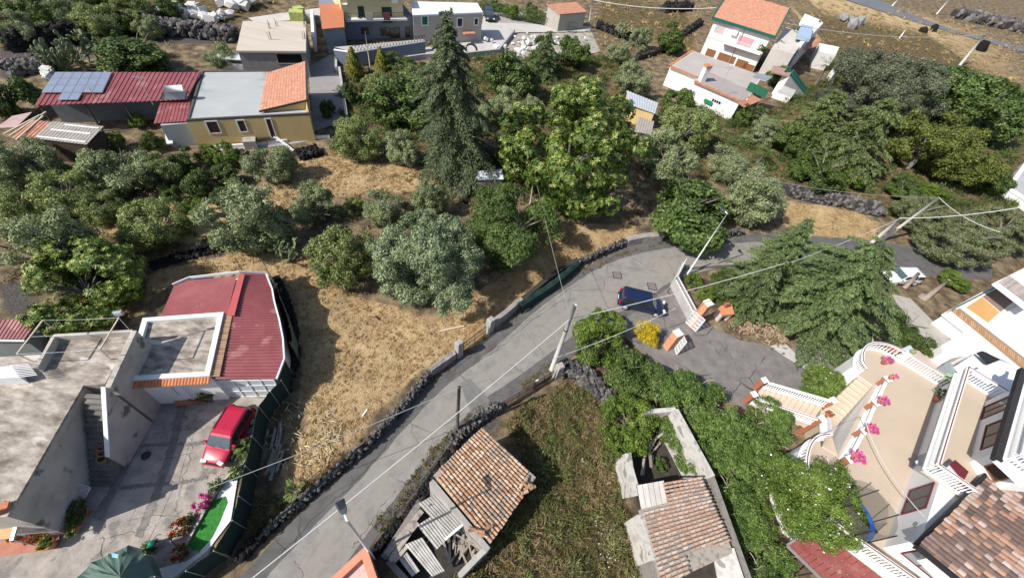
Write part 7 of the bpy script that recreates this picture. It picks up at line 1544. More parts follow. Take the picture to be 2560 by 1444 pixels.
obj('condenser', MB().box(tuple(Vector((*(A2 + e_ * (L_ * .86)), 5.3)) - Vector((*(bk.normalized() * .2), 0))), (.9, .35, .6), math.atan2(e_.y, e_.x)), white_paint, h)
for u, v, m_, lab in ((925, 56, mat('cream towel', [(.62, .58, .48)], 3, .9), 'cream towel hung over the balcony railing'), (968, 58, mat('maroon towel', [(.25, .09, .09)], 3, .9), 'maroon patterned towel hung over the balcony railing')):
    s0, _z = onwall(a3, b3, u, v); p = a3 + e_ * s0 - bk.normalized() * .06; o = obj('towel', MB().box((p.x, p.y, 3.5), (1.0, .05, 1.05), math.atan2(e_.y, e_.x)), m_); tag(o, lab, 'towel')
obj('satellite_dish', MB().lathe([(.02, 0), (.3, .06), (.42, .16), (.4, .17), (.28, .08)], tuple(Vector((*(A2 + e_ * .5 - bk * .03), 4.8))), 12), white_paint, h)
t = thing('terrace_wall', 'blue grey retaining wall with a white coping and patterned black railing below the two storey house', 'wall', P(960, 140))
tA, tB, tC = P(872, 158), P(1060, 148), P(1060, 110)
wl_ = [(P(835, 125, 1.8), P(882, 132, 1.8)), (P(882, 132, 1.8), P(1062, 104, 1.8))]
for a, b in wl_: wall_line(t, 'section', a.xy, b.xy, .3, 0, 1.8, blue_grey); obj('coping', MB().beam(a + Vector((0, 0, .03)), b + Vector((0, 0, .03)), .4, .08), white_plaster, t)
a, b = wl_[1]
mb = MB()
for z in (.15, .85): mb.beam(a + Vector((0, 0, z)), b + Vector((0, 0, z)), .05, .05)
for i in range(46):
    p = a.lerp(b, i / 46); q2 = a.lerp(b, (i + 1) / 46); mb.beam(p + Vector((0, 0, .15 if i % 2 else .85)), q2 + Vector((0, 0, .85 if i % 2 else .15)), .04, .05)
obj('railing', mb, dark_metal, t)
sheet('house_terrace', [(835, 118), (1060, 98), (1062, 104), (882, 130)], 1.5, mat('pink grey paving', [(.4, .37, .36), (.46, .43, .42)], 1, .9), zp=1.5)
t = thing('lane_wall', 'pale low wall along the bend of the lane under the blue grey terrace', 'wall', P(1000, 150)); 
for a, b in (((958, 162), (1060, 147)), ((1060, 147), (1165, 143)), ((1165, 143), (1245, 134)), ((1245, 134), (1285, 84)), ((850, 180), (868, 300)), ((842, 180), (842, 130))): wall_line(t, 'section', XY(*a), XY(*b), .3, 0, .7, mat('pale grey wall', [(.36, .35, .34), (.45, .44, .43)], 1, .9))
st_ = thing('black_tyre_arch', 'black half buried tyre standing on the lane wall behind the conifer', 'tyre', P(1178, 134), local=True); inst('ring', MB().tube([(math.cos(k * .4 - .3) * .9, 0, math.sin(k * .4 - .3) * .9 + .5) for k in range(10)], .16, 6).mesh('ring', tyre_m, True), st_)
# grey house with white roof
h = thing('grey_house', 'single storey grey beige house with a white flat roof behind the spired conifer', 'house', P(1120, 80)); ZG = 4.2
g4 = [(1033, 40), (1206, 33), (1192, 10), (1030, 6)]; gp = [XY(u, v, ZG) for u, v in g4]; beige = mat('grey beige render', [(.38, .34, .31), (.45, .41, .37)], .5, .9)
obj('wall', MB().prism(gp, 0, ZG - .1), beige, h); obj('roof', MB().prism([p + (p - sum(gp, Vector((0, 0))) / 4) * .02 for p in gp], ZG - .1, ZG + .12), mat('white roof', [(.66, .67, .68), (.74, .75, .76)], .5, .8), h)
for px_, m_ in ((((1144, 47), (1155, 66)), glass_dark), (((1187, 47), (1194, 62)), glass_dark), (((1055, 42), (1069, 62)), mat('green shutter', [(.01, .14, .09)], 2, .6))): window(h, gp[0], gp[1], px_, white_paint, m_, 'window', .14, 0)
mb = MB(); s0, z_ = onwall(gp[0], gp[1], 1155, 82); s1, _ = onwall(gp[0], gp[1], 1183, 82); wallpart(mb, gp[0], gp[1], s0, s1, z_, z_ + .15, 1.0, 1.0); obj('door_canopy', mb, tiled_far, h)
# stone hut
h = thing('stone_hut', 'small stone hut with an orange tiled roof at the lane yard', 'hut', P(1430, 50)); q4 = [P(1400, 36, 2.9), P(1468, 30, 2.9), P(1440, 5, 3.6), P(1368, 11, 3.6)]
obj('roof', MB().slab(q4, .15), tiled_far, h); c = sum(q4, Vector()) / 4; obj('wall', MB().prism([p.lerp(c, .05).xy for p in q4], 0, [2.7, 2.7, 3.3, 3.3]), mat('pale stone wall', [(.34, .31, .28), (.44, .4, .36)], 1.2, .95, .4), h)
bar_gate((1418, 80), (1440, 84), 1.6, 'dark grey railing panel on the lane edge', 8, dark_metal, 'railing'); bar_gate((1462, 82), (1478, 74), 1.6, 'dark grey railing panel at the lane end by the hut', 6, dark_metal, 'railing')
hd = thing('hedge', 'dark clipped hedge along the back of the lane yard', 'hedge', P(1290, 32)); inst('foliage', crown('foliage', dark_m, 501, 5000, K=26, inner=.75, br=.3, L=.07, W=.04), hd, tuple(P(1285, 30, 1)), None, (9, 1.6, 1.6))
# heap of white blocks
wb = [make_stone(70 + i, mat('white marble block', [(.52, .51, .49), (.64, .63, .61)], 1, .9, vary=.15)) for i in range(3)]; bbm = MB().box((0, 0, 0), (1.6, 1.2, 1.0)).mesh('block', wb[0].materials[0])
def block_heap(c, n, sp, label, seed, s=(.5, 1.1)):
    t = thing('block_heap', label, 'blocks', P(*c)); q = random.Random(seed)
    for i in range(n):
        u, v = c[0] + q.gauss(0, sp[0]), c[1] + q.gauss(0, sp[1]); p = P(u, v); k = q.uniform(*s); inst('block', q.choice([bbm, bbm] + wb), t, (p.x, p.y, k * .4 + q.random() * .6), (q.uniform(-.5, .5), q.uniform(-.5, .5), q.uniform(0, 6)), (k, k, k))
block_heap((455, 38), 26, (30, 6), 'heap of white broken blocks at the edge of the upper left wood', 1); block_heap((600, 12), 30, (28, 8), 'larger heap of white marble blocks at the top edge', 2, (.6, 1.3)); block_heap((540, 52), 14, (22, 5), 'scattered white blocks above the unfinished garage', 3, (.4, .9)); block_heap((1330, 118), 45, (50, 12), 'white rubble scattered below the pale lane', 4, (.25, .6)); block_heap((130, 195), 12, (10, 6), 'small white debris beside the solar panels', 5, (.3, .6))
o = obj('rubbish_bags', MB().box(tuple(P(742, 40, .8)), (2, 1.5, 1.4), .4).box(tuple(P(748, 30, .8)), (1.4, 1.2, 1.3), .9), mat('coloured bags', [(.7, .5, .05), (.05, .4, .25)], 2, .6)); tag(o, 'yellow and green sacks on the pale slab above the garage', 'sacks')
sheet('pale_track', [(620, 45), (800, 20), (800, 45), (640, 58)], .006, mat('pale rubble track', [(.45, .42, .39), (.55, .52, .49)], .5, .95))
o = thing('low_grey_wall', 'grey low wall between garage and side canopy', 'wall', P(785, 60)); wall_line(o, 'section', XY(752, 50), XY(802, 62), .4, 0, 1.2, concrete_grey); wall_line(o, 'section', XY(786, 60), XY(790, 130), .4, 0, 2.0, white_plaster)
h = thing('dark_fence', 'dark grey screened fence below the side canopy', 'fence', P(830, 120)); wall_line(h, 'panel', XY(815, 108), XY(838, 135), .1, 0, 2.2, dark_metal); wall_line(h, 'panel', XY(815, 108), XY(870, 100), .1, 0, 1.6, dark_metal)

# ---------------------------------------------------------------- the white house at upper right
wh_m = mat('white house render', [(.72, .69, .67), (.78, .75, .73)], .6, .9); green_edge = mat('dark green gutter', [(.01, .1, .075), (.015, .12, .09)], 2, .5); tan_roof = mat('beige terrace screed', [(.38, .34, .31), (.45, .41, .375)], .5, .9); brown_w = mat('brown shutters', [(.2, .09, .04), (.28, .13, .06)], 3, .6, stretch=(6, 6, 1))
h = thing('white_house', 'tall white house with an orange roof, green gutter and two terrace wings on the slope', 'house', P(1800, 180))
F0, F1 = P(1738, 128), P(1930, 190)
ze = rise(1738, 128, 1790, 40); A, B = F0.xy, F1.xy; e_ = (B - A).normalized(); n_ = Vector((-e_.y, e_.x)); D_ = 9.0
A_, B_ = P(1790, 44, ze).xy, P(1932, 88, ze).xy
A, B = A_, B_; e_ = (B - A).normalized(); n_ = Vector((-e_.y, e_.x)); L_ = (B - A).length
obj('wall', MB().prism([A, B, B + n_ * D_, A + n_ * D_], 0, [ze, ze, ze + 2.4, ze + 2.4]), wh_m, h)
ov = .5; up_ = Vector((0, 0, 1))
def hp(s, d, z): p = A + e_ * s + n_ * d; return Vector((p.x, p.y, z))
corrugated('roof', hp(-ov, -ov, ze + .05), hp(L_ + ov, -ov, ze + .05), hp(L_ + ov, D_, ze + 2.55), hp(-ov, D_, ze + 2.55), tiled_far, h, .35, .02)
obj('gutter', MB().beam(hp(-ov, -ov, ze - .1), hp(L_ + ov, -ov, ze - .1), .3, .4).beam(hp(-ov, -ov, ze - .05), hp(-ov, D_, ze + 2.45), .25, .35).beam(hp(L_ + ov, -ov, ze - .05), hp(L_ + ov, D_, ze + 2.45), .25, .35), green_edge, h)
zf = ze * .5
obj('string_course', MB().beam(hp(0, -.02, zf), hp(L_, -.02, zf), .1, .12), wh_m, h)
def wpx(a, b, fm, pm_, nm='window', fr=.12, bars=1): return window(h, A, B, (a, b), fm, pm_, nm, fr, bars)
for a, b, m_ in (((1792, 62), (1806, 88), mat('pale pink blind', [(.55, .47, .47)], 2, .7)), ((1850, 88), (1872, 128), mat('pink blind', [(.58, .27, .3), (.62, .32, .34)], 2, .7))): wpx(a, b, white_paint, m_, 'window', .1, 0)
for a, b in (((1770, 122), (1783, 143)), ((1800, 132), (1832, 160)), ((1846, 148), (1862, 172)), ((1862, 158), (1874, 188))): wpx(a, b, mat('brown frame', [(.25, .12, .06)], 3, .6), brown_w, 'shutter', .08, 1)
s0, _ = onwall(A, B, 1803, 118); s1, _ = onwall(A, B, 1893, 150)
obj('balcony', MB().prism([hp(s0, -.02, 0).xy, hp(s1, -.02, 0).xy, hp(s1, -1.2, 0).xy, hp(s0, -1.2, 0).xy], zf + .0, zf + .18), wh_m, h)
mb = MB()
for z in (.5, 1.0): mb.beam(hp(s0, -1.15, zf + z), hp(s1, -1.15, zf + z), .05, .05)
for i in range(24): p = hp(s0 + (s1 - s0) * i / 23, -1.15, zf + .18); mb.beam(p, p + up_ * .85, .03, .03)
obj('railing', mb, white_paint, h)
obj('condenser', MB().box(tuple(hp(onwall(A, B, 1843, 70)[0], -.25, ze - 1.3)), (1.0, .4, .8), math.atan2(e_.y, e_.x)), white_paint, h)
for u in (1835, 1908): s_, _ = onwall(A, B, u, 130); obj('drain_pipe', MB().tube([hp(s_, -.1, .1), hp(s_, -.1, ze - .2)], .07, 6), concrete_grey, h)
# lower wings
ZW = 3.0
w1p = [(1676, 165), (1735, 190), (1815, 235), (1928, 200), (1738, 128)]
W1 = [P(1676, 166, ZW), P(1748, 196, ZW), P(1868, 250, ZW), P(1905, 190, ZW), P(1735, 128, ZW)]
obj('terrace_wing', MB().prism([p.xy for p in W1], 0, ZW), wh_m, h); c = sum(W1, Vector()) / 5; obj('terrace_floor', MB().prism([p.lerp(c, .02).xy for p in W1], ZW, ZW + .03), tan_roof, h)
ZV = 2.9
W2 = [P(1735, 205, ZV), P(1850, 255, ZV), P(1885, 232, ZV), P(1762, 178, ZV)]
obj('front_wing', MB().prism([p.xy for p in W2], 0, ZV + .12), wh_m, h); c = sum(W2, Vector()) / 4; obj('front_floor', MB().prism([p.lerp(c, .02).xy for p in W2], ZV + .12, ZV + .15), mat('grey terrace screed', [(.3, .27, .26), (.36, .33, .31)], .5, .9), h)
coping(h, W1[0].xy, W1[1].xy, ZW + .12, .5, .1, clay_new, 24); coping(h, W2[0].xy, W2[1].xy, ZV + .25, .5, .1, clay_new, 40); coping(h, W1[4].xy, W1[0].xy, ZW + .12, .5, .1, clay_new, 16)
A, B = W2[0].xy, W2[1].xy; wpx((1782, 246), (1800, 262), white_paint, glass_dark, 'window', .1, 3); s0, z0 = onwall(A, B, 1764, 245); s1, z1 = onwall(A, B, 1780, 262); mb = MB(); wallpart(mb, A, B, s0, s1, min(z0, z1), max(z0, z1), .05, .3); obj('shutter', mb, mat('bright green shutter', [(.01, .2, .09), (.015, .25, .11)], 3, .6), h)
ch_b = P(1752, 205, ZV); obj('chimney', MB().box((ch_b.x, ch_b.y, ZV + 1.1), (.8, .8, 2.2), .4), wh_m, h); obj('chimney_cap', MB().box((ch_b.x, ch_b.y, ZV + 2.35), (.95, .95, .3), .4), clay_new, h)
obj('porch_roof', MB().slab([P(1862, 268, 2.6), P(1905, 250, 2.7), P(1880, 236, 3.1), P(1845, 255, 3.1)], .15), tiled_far, h)
obj('canopy', MB().slab([P(1882, 192, 5.0), P(1918, 202, 5.0), P(1932, 192, 5.2), P(1892, 182, 5.2)], .06), mat('grey canopy', [(.2, .22, .26), (.26, .28, .32)], 1, .5), h)
gs0, gs1 = P(1865, 225, ZV + .2), P(1912, 245, ZV + .2); obj('green_screen', MB().beam(gs0 + up_ * .6, gs1 + up_ * .6, .06, 1.2), mat('dark green screen', [(.015, .09, .05), (.03, .14, .08)], 4, .9), h)
# right hand block with blue cover, stair and stepped roofs
def blk(nm, px, z0, z1, m): return obj(nm, MB().prism([XY(u, v, z1) for u, v in px], z0, z1), m, h)
blk('side_block', [(1930, 120), (1985, 135), (2020, 90), (1965, 68)], 0, 5.2, mat('worn cream render', [(.5, .46, .42), (.6, .56, .51)], .6, .9)); blk('side_parapet', [(2006, 112), (2058, 58), (2050, 50), (1998, 106)], 0, 5.6, wh_m); blk('back_parapet', [(2010, 40), (2054, 58), (2050, 50), (2012, 34)], 0, 5.6, wh_m)
obj('blue_cover', MB().slab([P(1992, 90, 6.2), P(2026, 98, 6.2), P(2034, 66, 6.4), P(2004, 60, 6.4)], .5), mat('pale blue cover', [(.3, .4, .52), (.36, .46, .58)], 1, .6), h)
obj('lower_tiled_roof', MB().slab([P(2008, 124, 3.6), P(2044, 116, 3.6), P(2050, 98, 4.2), P(2030, 92, 4.2)], .15), tiled_far, h)
blk('white_annex', [(2048, 108), (2098, 118), (2090, 138), (2050, 130)], 0, 3.0, wh_m); blk('end_wall', [(2086, 165), (2120, 152), (2128, 160), (2092, 175)], 0, 2.2, wh_m)
zs = 3.6; blk('stair_landing', [(1928, 178), (1975, 190), (1980, 176), (1935, 164)], zs - .25, zs, mat('red landing tiles', [(.33, .2, .16), (.4, .26, .22)], 2, .8)); la_, lb_ = P(1974, 190, zs), P(2010, 236, .4); ld = (lb_ - la_); sd2 = Vector((ld.y, -ld.x, 0)).normalized() * 1.3
for i in range(14):
    p = la_ + ld * (i / 14); q2 = la_ + ld * ((i + 1) / 14); obj('stair_step', MB().prism([p.xy, q2.xy, (q2 - sd2).xy, (p - sd2).xy], 0, p.z - .12), wh_m, h)
for s_ in (0, 1):
    mb = MB(); o_ = sd2 * -s_
    for z in (.5, 1.0): mb.beam(la_ + o_ + up_ * z, lb_ + o_ + up_ * z, .06, .1)
    for i in range(15): p = la_.lerp(lb_, i / 14) + o_; mb.beam(p, p + up_ * 1.0, .06, .06)
    obj('stair_railing', mb, mat('sea green railing', [(.08, .3, .25), (.12, .36, .3)], 2, .5), h)
    obj('railing_screen', MB().beam(la_ + o_ + up_ * .5, lb_ + o_ + up_ * .5, .03, .75), mat('dark green screen', [], 1), h)
for u, v, s_ in ((1900, 130, .9), (1948, 120, .9), (1940, 135, .7), (1990, 78, .8)): 
    t = thing('hanging_plant', {1900: 'creeper on the white house balcony corner', 1948: 'upper potted plant on the white house side terrace', 1940: 'lower potted plant on the white house side terrace', 1990: 'potted climber beside the pale blue cover'}[u], 'plant', P(u, v, 4.2 if u < 1990 else 5.4), local=True); inst('leaves', small_green, t, (0, 0, .5), scale=(s_,) * 3)
t = thing('picket_fence', 'white picket panel closing the yard beside the white house stair', 'fence', P(1945, 245)); a, b = P(1928, 243), P(1968, 258)
for i in range(16): p = a.lerp(b, i / 15); obj('picket', MB().beam((p.x, p.y, .9), (p.x, p.y, 2.2), .16, .05), white_paint, t)
wall_line(t, 'base_wall', a.xy, b.xy, .3, 0, .9, wh_m)
# metal shed roof in the grove
h = thing('metal_shed', 'grey ribbed metal shed roof with an ochre wall right of the tall chestnut', 'shed', P(1600, 280)); corrugated('roof', P(1572, 262, 2.4), P(1638, 285, 2.4), P(1646, 258, 2.6), P(1566, 226, 2.6), mat('blue grey metal sheet', [(.36, .4, .44), (.44, .47, .5)], 1, .45), h, .4, .05); obj('wall', MB().prism([XY(1574, 260, 2.4), XY(1636, 283, 2.4), XY(1643, 260, 2.5), XY(1569, 230, 2.5)], 0, 2.25), ochre, h)
h = thing('tiled_shelter', 'low shelter with an old grey tile roof below the metal shed', 'shelter', P(1610, 320)); corrugated('roof', P(1586, 330, 1.9), P(1628, 338, 1.9), P(1636, 304, 2.1), P(1596, 292, 2.1), gt, h, .3, .05); obj('wall', MB().prism([XY(1588, 328, 1.9), XY(1626, 336, 1.9), XY(1634, 306, 1.9), XY(1598, 294, 1.9)], 0, 1.8), old_wood, h)
# patio furniture of the yellow house
t = thing('patio_set', 'dark garden table and chairs on the yellow house patio', 'table', P(660, 358)); c = P(660, 358)
obj('table_top', MB().box((c.x, c.y, .75), (1.6, .9, .06), .6), dark_metal, t)
for dx, dy in ((-.6, -.3), (.6, -.3), (.6, .3), (-.6, .3)): obj('leg', MB().tube([(c.x + dx, c.y + dy, 0), (c.x + dx, c.y + dy, .74)], .04, 5), dark_metal, t)
t = thing('garden_wall', 'low white wall along the yellow house patio', 'wall', P(700, 370))
for a, b in (((540, 372), (625, 366)), ((625, 366), (720, 355)), ((720, 352), (825, 345))): wall_line(t, 'section', XY(*a), XY(*b), .2, 0, .35, white_plaster)
sheet('patio_floor', [(500, 368), (790, 336), (825, 342), (720, 362), (620, 374), (520, 378)], .006, mat('patio paving', [(.3, .29, .29), (.38, .37, .36)], 1, .9))
t = thing('leaning_ladder', 'white ladder lying on the slope below the yellow house patio', 'ladder', P(705, 360)); a, b = P(683, 342, .8), P(730, 378, .1)
for s_ in (0, .35): obj('rail', MB().beam(a + Vector((s_, .1, 0)), b + Vector((s_, .1, 0)), .06, .06), white_paint, t)
for i in range(8): p = a.lerp(b, (i + .5) / 8); obj('rung', MB().beam(p + Vector((0, .1, 0)), p + Vector((.35, .1, 0)), .04, .04), white_paint, t)
# ================================================================ the white house with terraces at lower right
ZT_ = 3.1; ZL = 1.7
beige_floor = mat('beige terrace paint', [(.47, .385, .3), (.52, .43, .34)], .5, .75); step_m = mat('beige stair tiles', [(.58, .46, .35), (.64, .52, .41)], 1.2, .7); brick_red = mat('brick red render', [(.3, .11, .06), (.36, .14, .085)], 1.5, .8)
rail_red = mat('dark red rail line', [(.2, .06, .05)], 2, .6); bal_w = mat('white baluster paint', [(.76, .76, .76), (.8, .8, .8)], 2, .55)
def bal_mesh(h):
    return MB().lathe([(.055, 0), (.055, .05), (.03, .09), (.062, h * .34), (.035, h * .62), (.028, h * .8), (.05, h * .92), (.05, h)], n=7).mesh('baluster', bal_w, True)
_bal = {}
def balustrade(pts, label, h=.85, gap=.17, posts=True, name='balustrade', capm=None, limit=300, drop=0):
    "posts, rails and turned balusters along 3-D floor points"
    p = [Vector(q) for q in pts]; t = thing(name, label, 'balustrade', p[0]); key = round(h, 2)
    if key not in _bal: _bal[key] = bal_mesh(h - .16)
    for a, b in zip(p, p[1:]):
        up = Vector((0, 0, 1)); obj('base_rail', MB().beam(a + up * .04, b + up * .04, .2, .08), bal_w, t); obj('top_rail', MB().beam(a + up * (h - .03), b + up * (h - .03), .2, .09), bal_w, t)
        if capm: obj('rail_line', MB().beam(a + up * (h + .025), b + up * (h + .025), .06, .02), capm, t)
        n = max(1, int((b - a).length / gap))
        for i in range(n): inst('baluster', _bal[key], t, tuple(a.lerp(b, (i + .5) / n) + up * .08))
    return t
# terrace body
T_out = [(2147, 937), (2133, 915), (2140, 885), (2165, 872), (2205, 878), (2247, 900), (2354, 966), (2284, 1164), (2420, 1160), (2440, 1500), (2320, 1520), (2235, 1440), (2037, 1304), (2000, 1215), (1992, 1160), (2003, 1122), (2022, 1102), (2050, 1098), (2052, 1117), (2092, 1142), (2182, 962)]
def zpoly(px, z): return [P(u, v, z) for u, v in px]
tr = thing('raised_terrace', 'raised terrace with beige painted floor in front of the white balustraded house', 'terrace', P(2200, 1150))
def solid(root, name, pts, z0, z1, m):
    mb = MB().prism([p.xy for p in pts], z0, z1); me = mb.mesh(name, m); bm = bmesh.new(); bm.from_mesh(me); bmesh.ops.triangulate(bm, faces=bm.faces[:]); bm.to_mesh(me); bm.free(); return inst(name, me, root)
tp_ = zpoly(T_out, ZT_); solid(tr, 'wall', tp_, 0, ZT_ - .03, white_plaster); solid(tr, 'floor', tp_, ZT_ - .03, ZT_, beige_floor)
# stairs
stt = thing('tiled_stair', 'beige tiled stair of two flights climbing from the drive to the raised terrace', 'stairs', P(1890, 985))
def flight(a0, a1, b0, b1, z0, z1, n, root=stt):
    a0, a1, b0, b1 = [Vector(q) for q in (a0, a1, b0, b1)]
    for i in range(n):
        t0, t1 = i / n, (i + 1) / n; z = z0 + (z1 - z0) * (i + 1) / n; q4 = [a0.lerp(b0, t0), a1.lerp(b1, t0), a1.lerp(b1, t1), a0.lerp(b0, t1)]
        obj('step', MB().prism([q.xy for q in q4], max(0, z - .6), z), step_m, root); e = (q4[0] + q4[1]) / 2; d = ((b0 + b1) / 2 - (a0 + a1) / 2).xy.normalized() * .025
        obj('nosing', MB().prism([q4[0].xy - d, q4[1].xy - d, q4[1].xy, q4[0].xy], z - .03, z + .004), mat('brown stair nosing', [(.42, .32, .24)], 2, .7), root)
s0a, s0b, s1a, s1b = P(1903, 970, .1), P(1890, 996, 1.0), P(2056, 1016, ZL), P(2045, 1048, ZL + .9)
s0b.z = .1; s1b.z = ZL
flight(s0a, s0b, s1a, s1b, .05, ZL, 11)
l0, l1 = P(2056, 1026, ZL), P(2099, 1054, ZL); u0, u1 = P(2147, 939, ZT_), P(2180, 964, ZT_)
flight(l0, l1, u0, u1, ZL, ZT_ - .004, 9)
land = [P(2054, 1018, ZL), P(2056, 1026, ZL), P(2099, 1054, ZL), P(2078, 1094, ZL), P(2058, 1100, ZL), P(2047, 1046, ZL)]
solid(stt, 'landing', land, 0, ZL, beige_floor)
flight(P(2058, 1101, ZL), P(2078, 1095, ZL), P(2052, 1118, ZT_), P(2092, 1142, ZT_), ZL, ZT_ - .004, 8)
# side walls of the stair
sw2 = thing('divider_wall', 'white wall with brick red pillars dividing stair and raised terrace', 'wall', P(2150, 1050)); d0, d1 = P(2216, 952, ZT_), P(2100, 1150, ZT_); wall_line(sw2, 'section', d0.xy, d1.xy, .22, 0, ZT_ + .05, white_plaster)
pl_px = [(2222, 946), (2194, 1006), (2164, 1076), (2128, 1146)]
pz = []
for i, (u, v) in enumerate(pl_px):
    p = P(u, v, ZT_ + .95); obj('pillar', MB().box((p.x, p.y, ZT_ + .45), (.36, .36, .9), .45), brick_red, sw2); obj('pillar_cap', MB().box((p.x, p.y, ZT_ + .93), (.46, .46, .08), .45), bal_w, sw2); pz.append(Vector((p.x, p.y, ZT_)))
    t = thing('flower_pot', 'pot of pink flowers on ' + ('the hindmost pillar', 'the second pillar from the back', 'the third pillar from the back', 'the front pillar')[i] + ' of the stair divider', 'flower pot', (p.x, p.y, ZT_ + .97), 'pots of pink flowers on the divider', local=True); inst('pot', pm, t, scale=(.75,) * 3); s_ = (.22, .36, .4, .45)[i]; inst('blossom', small_pink, t, (.1, -.05, .45), scale=(s_,) * 3)
for i in range(3): balustrade([pz[i].lerp(pz[i + 1], .1), pz[i].lerp(pz[i + 1], .9)], ('hindmost', 'middle', 'front')[i] + ' stretch of balusters on the stair divider', .8, .15)
up1 = lambda p, z: Vector((p.x, p.y, p.z + z))
balustrade([up1(s0a, .15), up1(s1a, .15)], 'sloping balusters along the uphill side of the lower stair flight', .8, .16); balustrade([up1(s0b, .15), up1(s1b, .15)], 'sloping balusters along the thicket side of the lower stair flight', .8, .16, capm=rail_red)
for (u, v, z, lab) in ((1912, 950, 1.3, 'brick red stair pillar with pale cap at the foot of the stair, uphill side'), (1886, 985, 1.3, 'stair pillar with pale cap at the foot of the stair, thicket side'), (2084, 1000, ZL + 1.0, 'brick red pillar with pale cap at the landing beside the rose bush'), (2056, 1046, ZL + 1.0, 'landing pillar with a red potted plant on the thicket side')):
    p = P(u, v, z); t = thing('stair_pillar', lab, 'pillar', (p.x, p.y, 0)); obj('shaft', MB().box((p.x, p.y, z / 2), (.36, .36, z), .5), brick_red, t); obj('cap', MB().box((p.x, p.y, z + .03), (.46, .46, .08), .5), bal_w, t)
p = P(2066, 1040, ZL + 1.1); t = thing('flower_pot', 'small red plant on the landing pillar', 'flower pot', p, local=True); inst('pot', pm, t, scale=(.6,) * 3); inst('plant', small_red, t, (0, 0, .35), scale=(.3,) * 3)
for u, v, lab in ((2205, 908, 'pink flowers spilling over the round balcony edge'),): p = P(u, v, ZT_); t = thing('flower_pot', lab, 'flower pot', p, local=True); inst('pot', pm, t); inst('blossom', small_pink, t, (0, 0, .6), scale=(.5, .32, .28))
# terrace balustrades
def arc(px, z, k=5): return [Vector(q) for q in spline([P(u, v, z) for u, v in px], k)]
balustrade(arc([(2147, 935), (2134, 915), (2140, 886), (2165, 873), (2206, 879), (2246, 899)], ZT_), 'rounded balustrade bulging over the drive at the top of the stair', .95, .17, capm=rail_red)
balustrade([P(2250, 903, ZT_), P(2352, 965, ZT_)], 'straight white balustrade between round balcony and house', 1.0, .19, capm=rail_red)
p = P(2248, 900, ZT_); t = thing('balustrade_post', 'white post with a green cactus where round and straight balustrade meet', 'post', p); obj('shaft', MB().box((p.x, p.y, ZT_ + .55), (.4, .4, 1.1), .5), bal_w, t); obj('plant', MB().lathe([(.1, 0), (.2, .1), (.2, .25), (.05, .35)], (p.x, p.y, ZT_ + 1.1), 9), cact_m, t)
balustrade(arc([(2000, 1212), (1993, 1165), (2003, 1124), (2023, 1103), (2050, 1098)], ZT_), 'rounded balustrade of the lower bay beside the thicket', .95, .17, capm=rail_red)
balustrade([P(2054, 1098, ZT_ - .2), P(2050, 1056, ZL + .4)], 'short steep balustrade between landing and rounded bay', .95, .16)
balustrade([P(2042, 1304, ZT_), P(2140, 1372, ZT_), P(2236, 1440, ZT_), P(2300, 1485, ZT_)], 'long white balustrade above the red panel roof', .95, .17, capm=rail_red)
# the house
hw_ = mat('bright white render', [(.76, .755, .75), (.8, .795, .79)], .5, .85); maroon = mat('maroon frame', [(.12, .02, .025), (.15, .03, .035)], 2, .5); ZQ = 5.8
h = thing('balustraded_house', 'bright white house with balustraded balconies and a black guttered tile roof at the lower right', 'house', P(2350, 1250))
a, b, c_, d_ = P(2352, 967, ZT_), P(2284, 1166, ZT_), P(2208, 1368, ZT_), P(2330, 1468, ZT_)
foot = [a, P(2420, 940, ZT_), P(2700, 1060, ZT_), P(2700, 1500, ZT_), d_, c_, b]
solid(h, 'ground_floor_wall', foot, 0, 5.6, hw_)
window(h, b.xy, c_.xy, ((2296, 1232), (2345, 1262)), maroon, glass_dark, 'window', .08, 0) if False else None
# A->B must have its outside on the right: going down the picture from b to c the terrace is on the right
def wfrac(A, B, f0, f1, z0, z1, fm, pm_, nm='window', bars=1):
    A = Vector(A[:2]); B = Vector(B[:2]); L = (B - A).length; s0, s1 = f0 * L, f1 * L; f = .08; mb = MB()
    for q in ((s0 - f, s1 + f, z1, z1 + f), (s0 - f, s1 + f, z0 - f, z0), (s0 - f, s0, z0, z1), (s1, s1 + f, z0, z1)): wallpart(mb, A, B, *q, .05, .05)
    for k in range(bars): x = s0 + (s1 - s0) * (k + 1) / (bars + 1); wallpart(mb, A, B, x - .03, x + .03, z0, z1, .03, .035)
    o = obj(nm, mb, fm, h); obj('pane', wallpart(MB(), A, B, s0, s1, z0, z1, .03, .015), pm_, o); return o
shut = mat('dark grey roller shutter', [(.1, .105, .105), (.15, .155, .155)], 3, .5, stretch=(1, 1, 12))
wfrac(b, c_, .36, .64, ZT_ + .55, ZT_ + 2.1, maroon, shut, 'window', 1)
wfrac(c_, d_, .2, .8, ZT_ + .7, ZT_ + 2.1, maroon, mat('glass with painted sky reflection', [(.22, .25, .27), (.28, .31, .33)], 1, .15, spec=.6), 'window', 1)  # pale pane colour stands in for the sky reflected in dark glass
mb = MB(); wallpart(mb, c_.xy, d_.xy, .1, 2.4, ZT_ + 2.25, ZT_ + 2.4, .3, .3); obj('sill', mb, hw_, h)
vm = (b.xy.lerp(c_.xy, .83)); e_ = (c_ - b).xy.normalized(); n_ = Vector((e_.y, -e_.x)); obj('vent', MB().tube([Vector((vm.x, vm.y, ZT_ + 1.9)), Vector((vm.x + n_.x * .06, vm.y + n_.y * .06, ZT_ + 1.9))], .16, 12), concrete_grey, h)
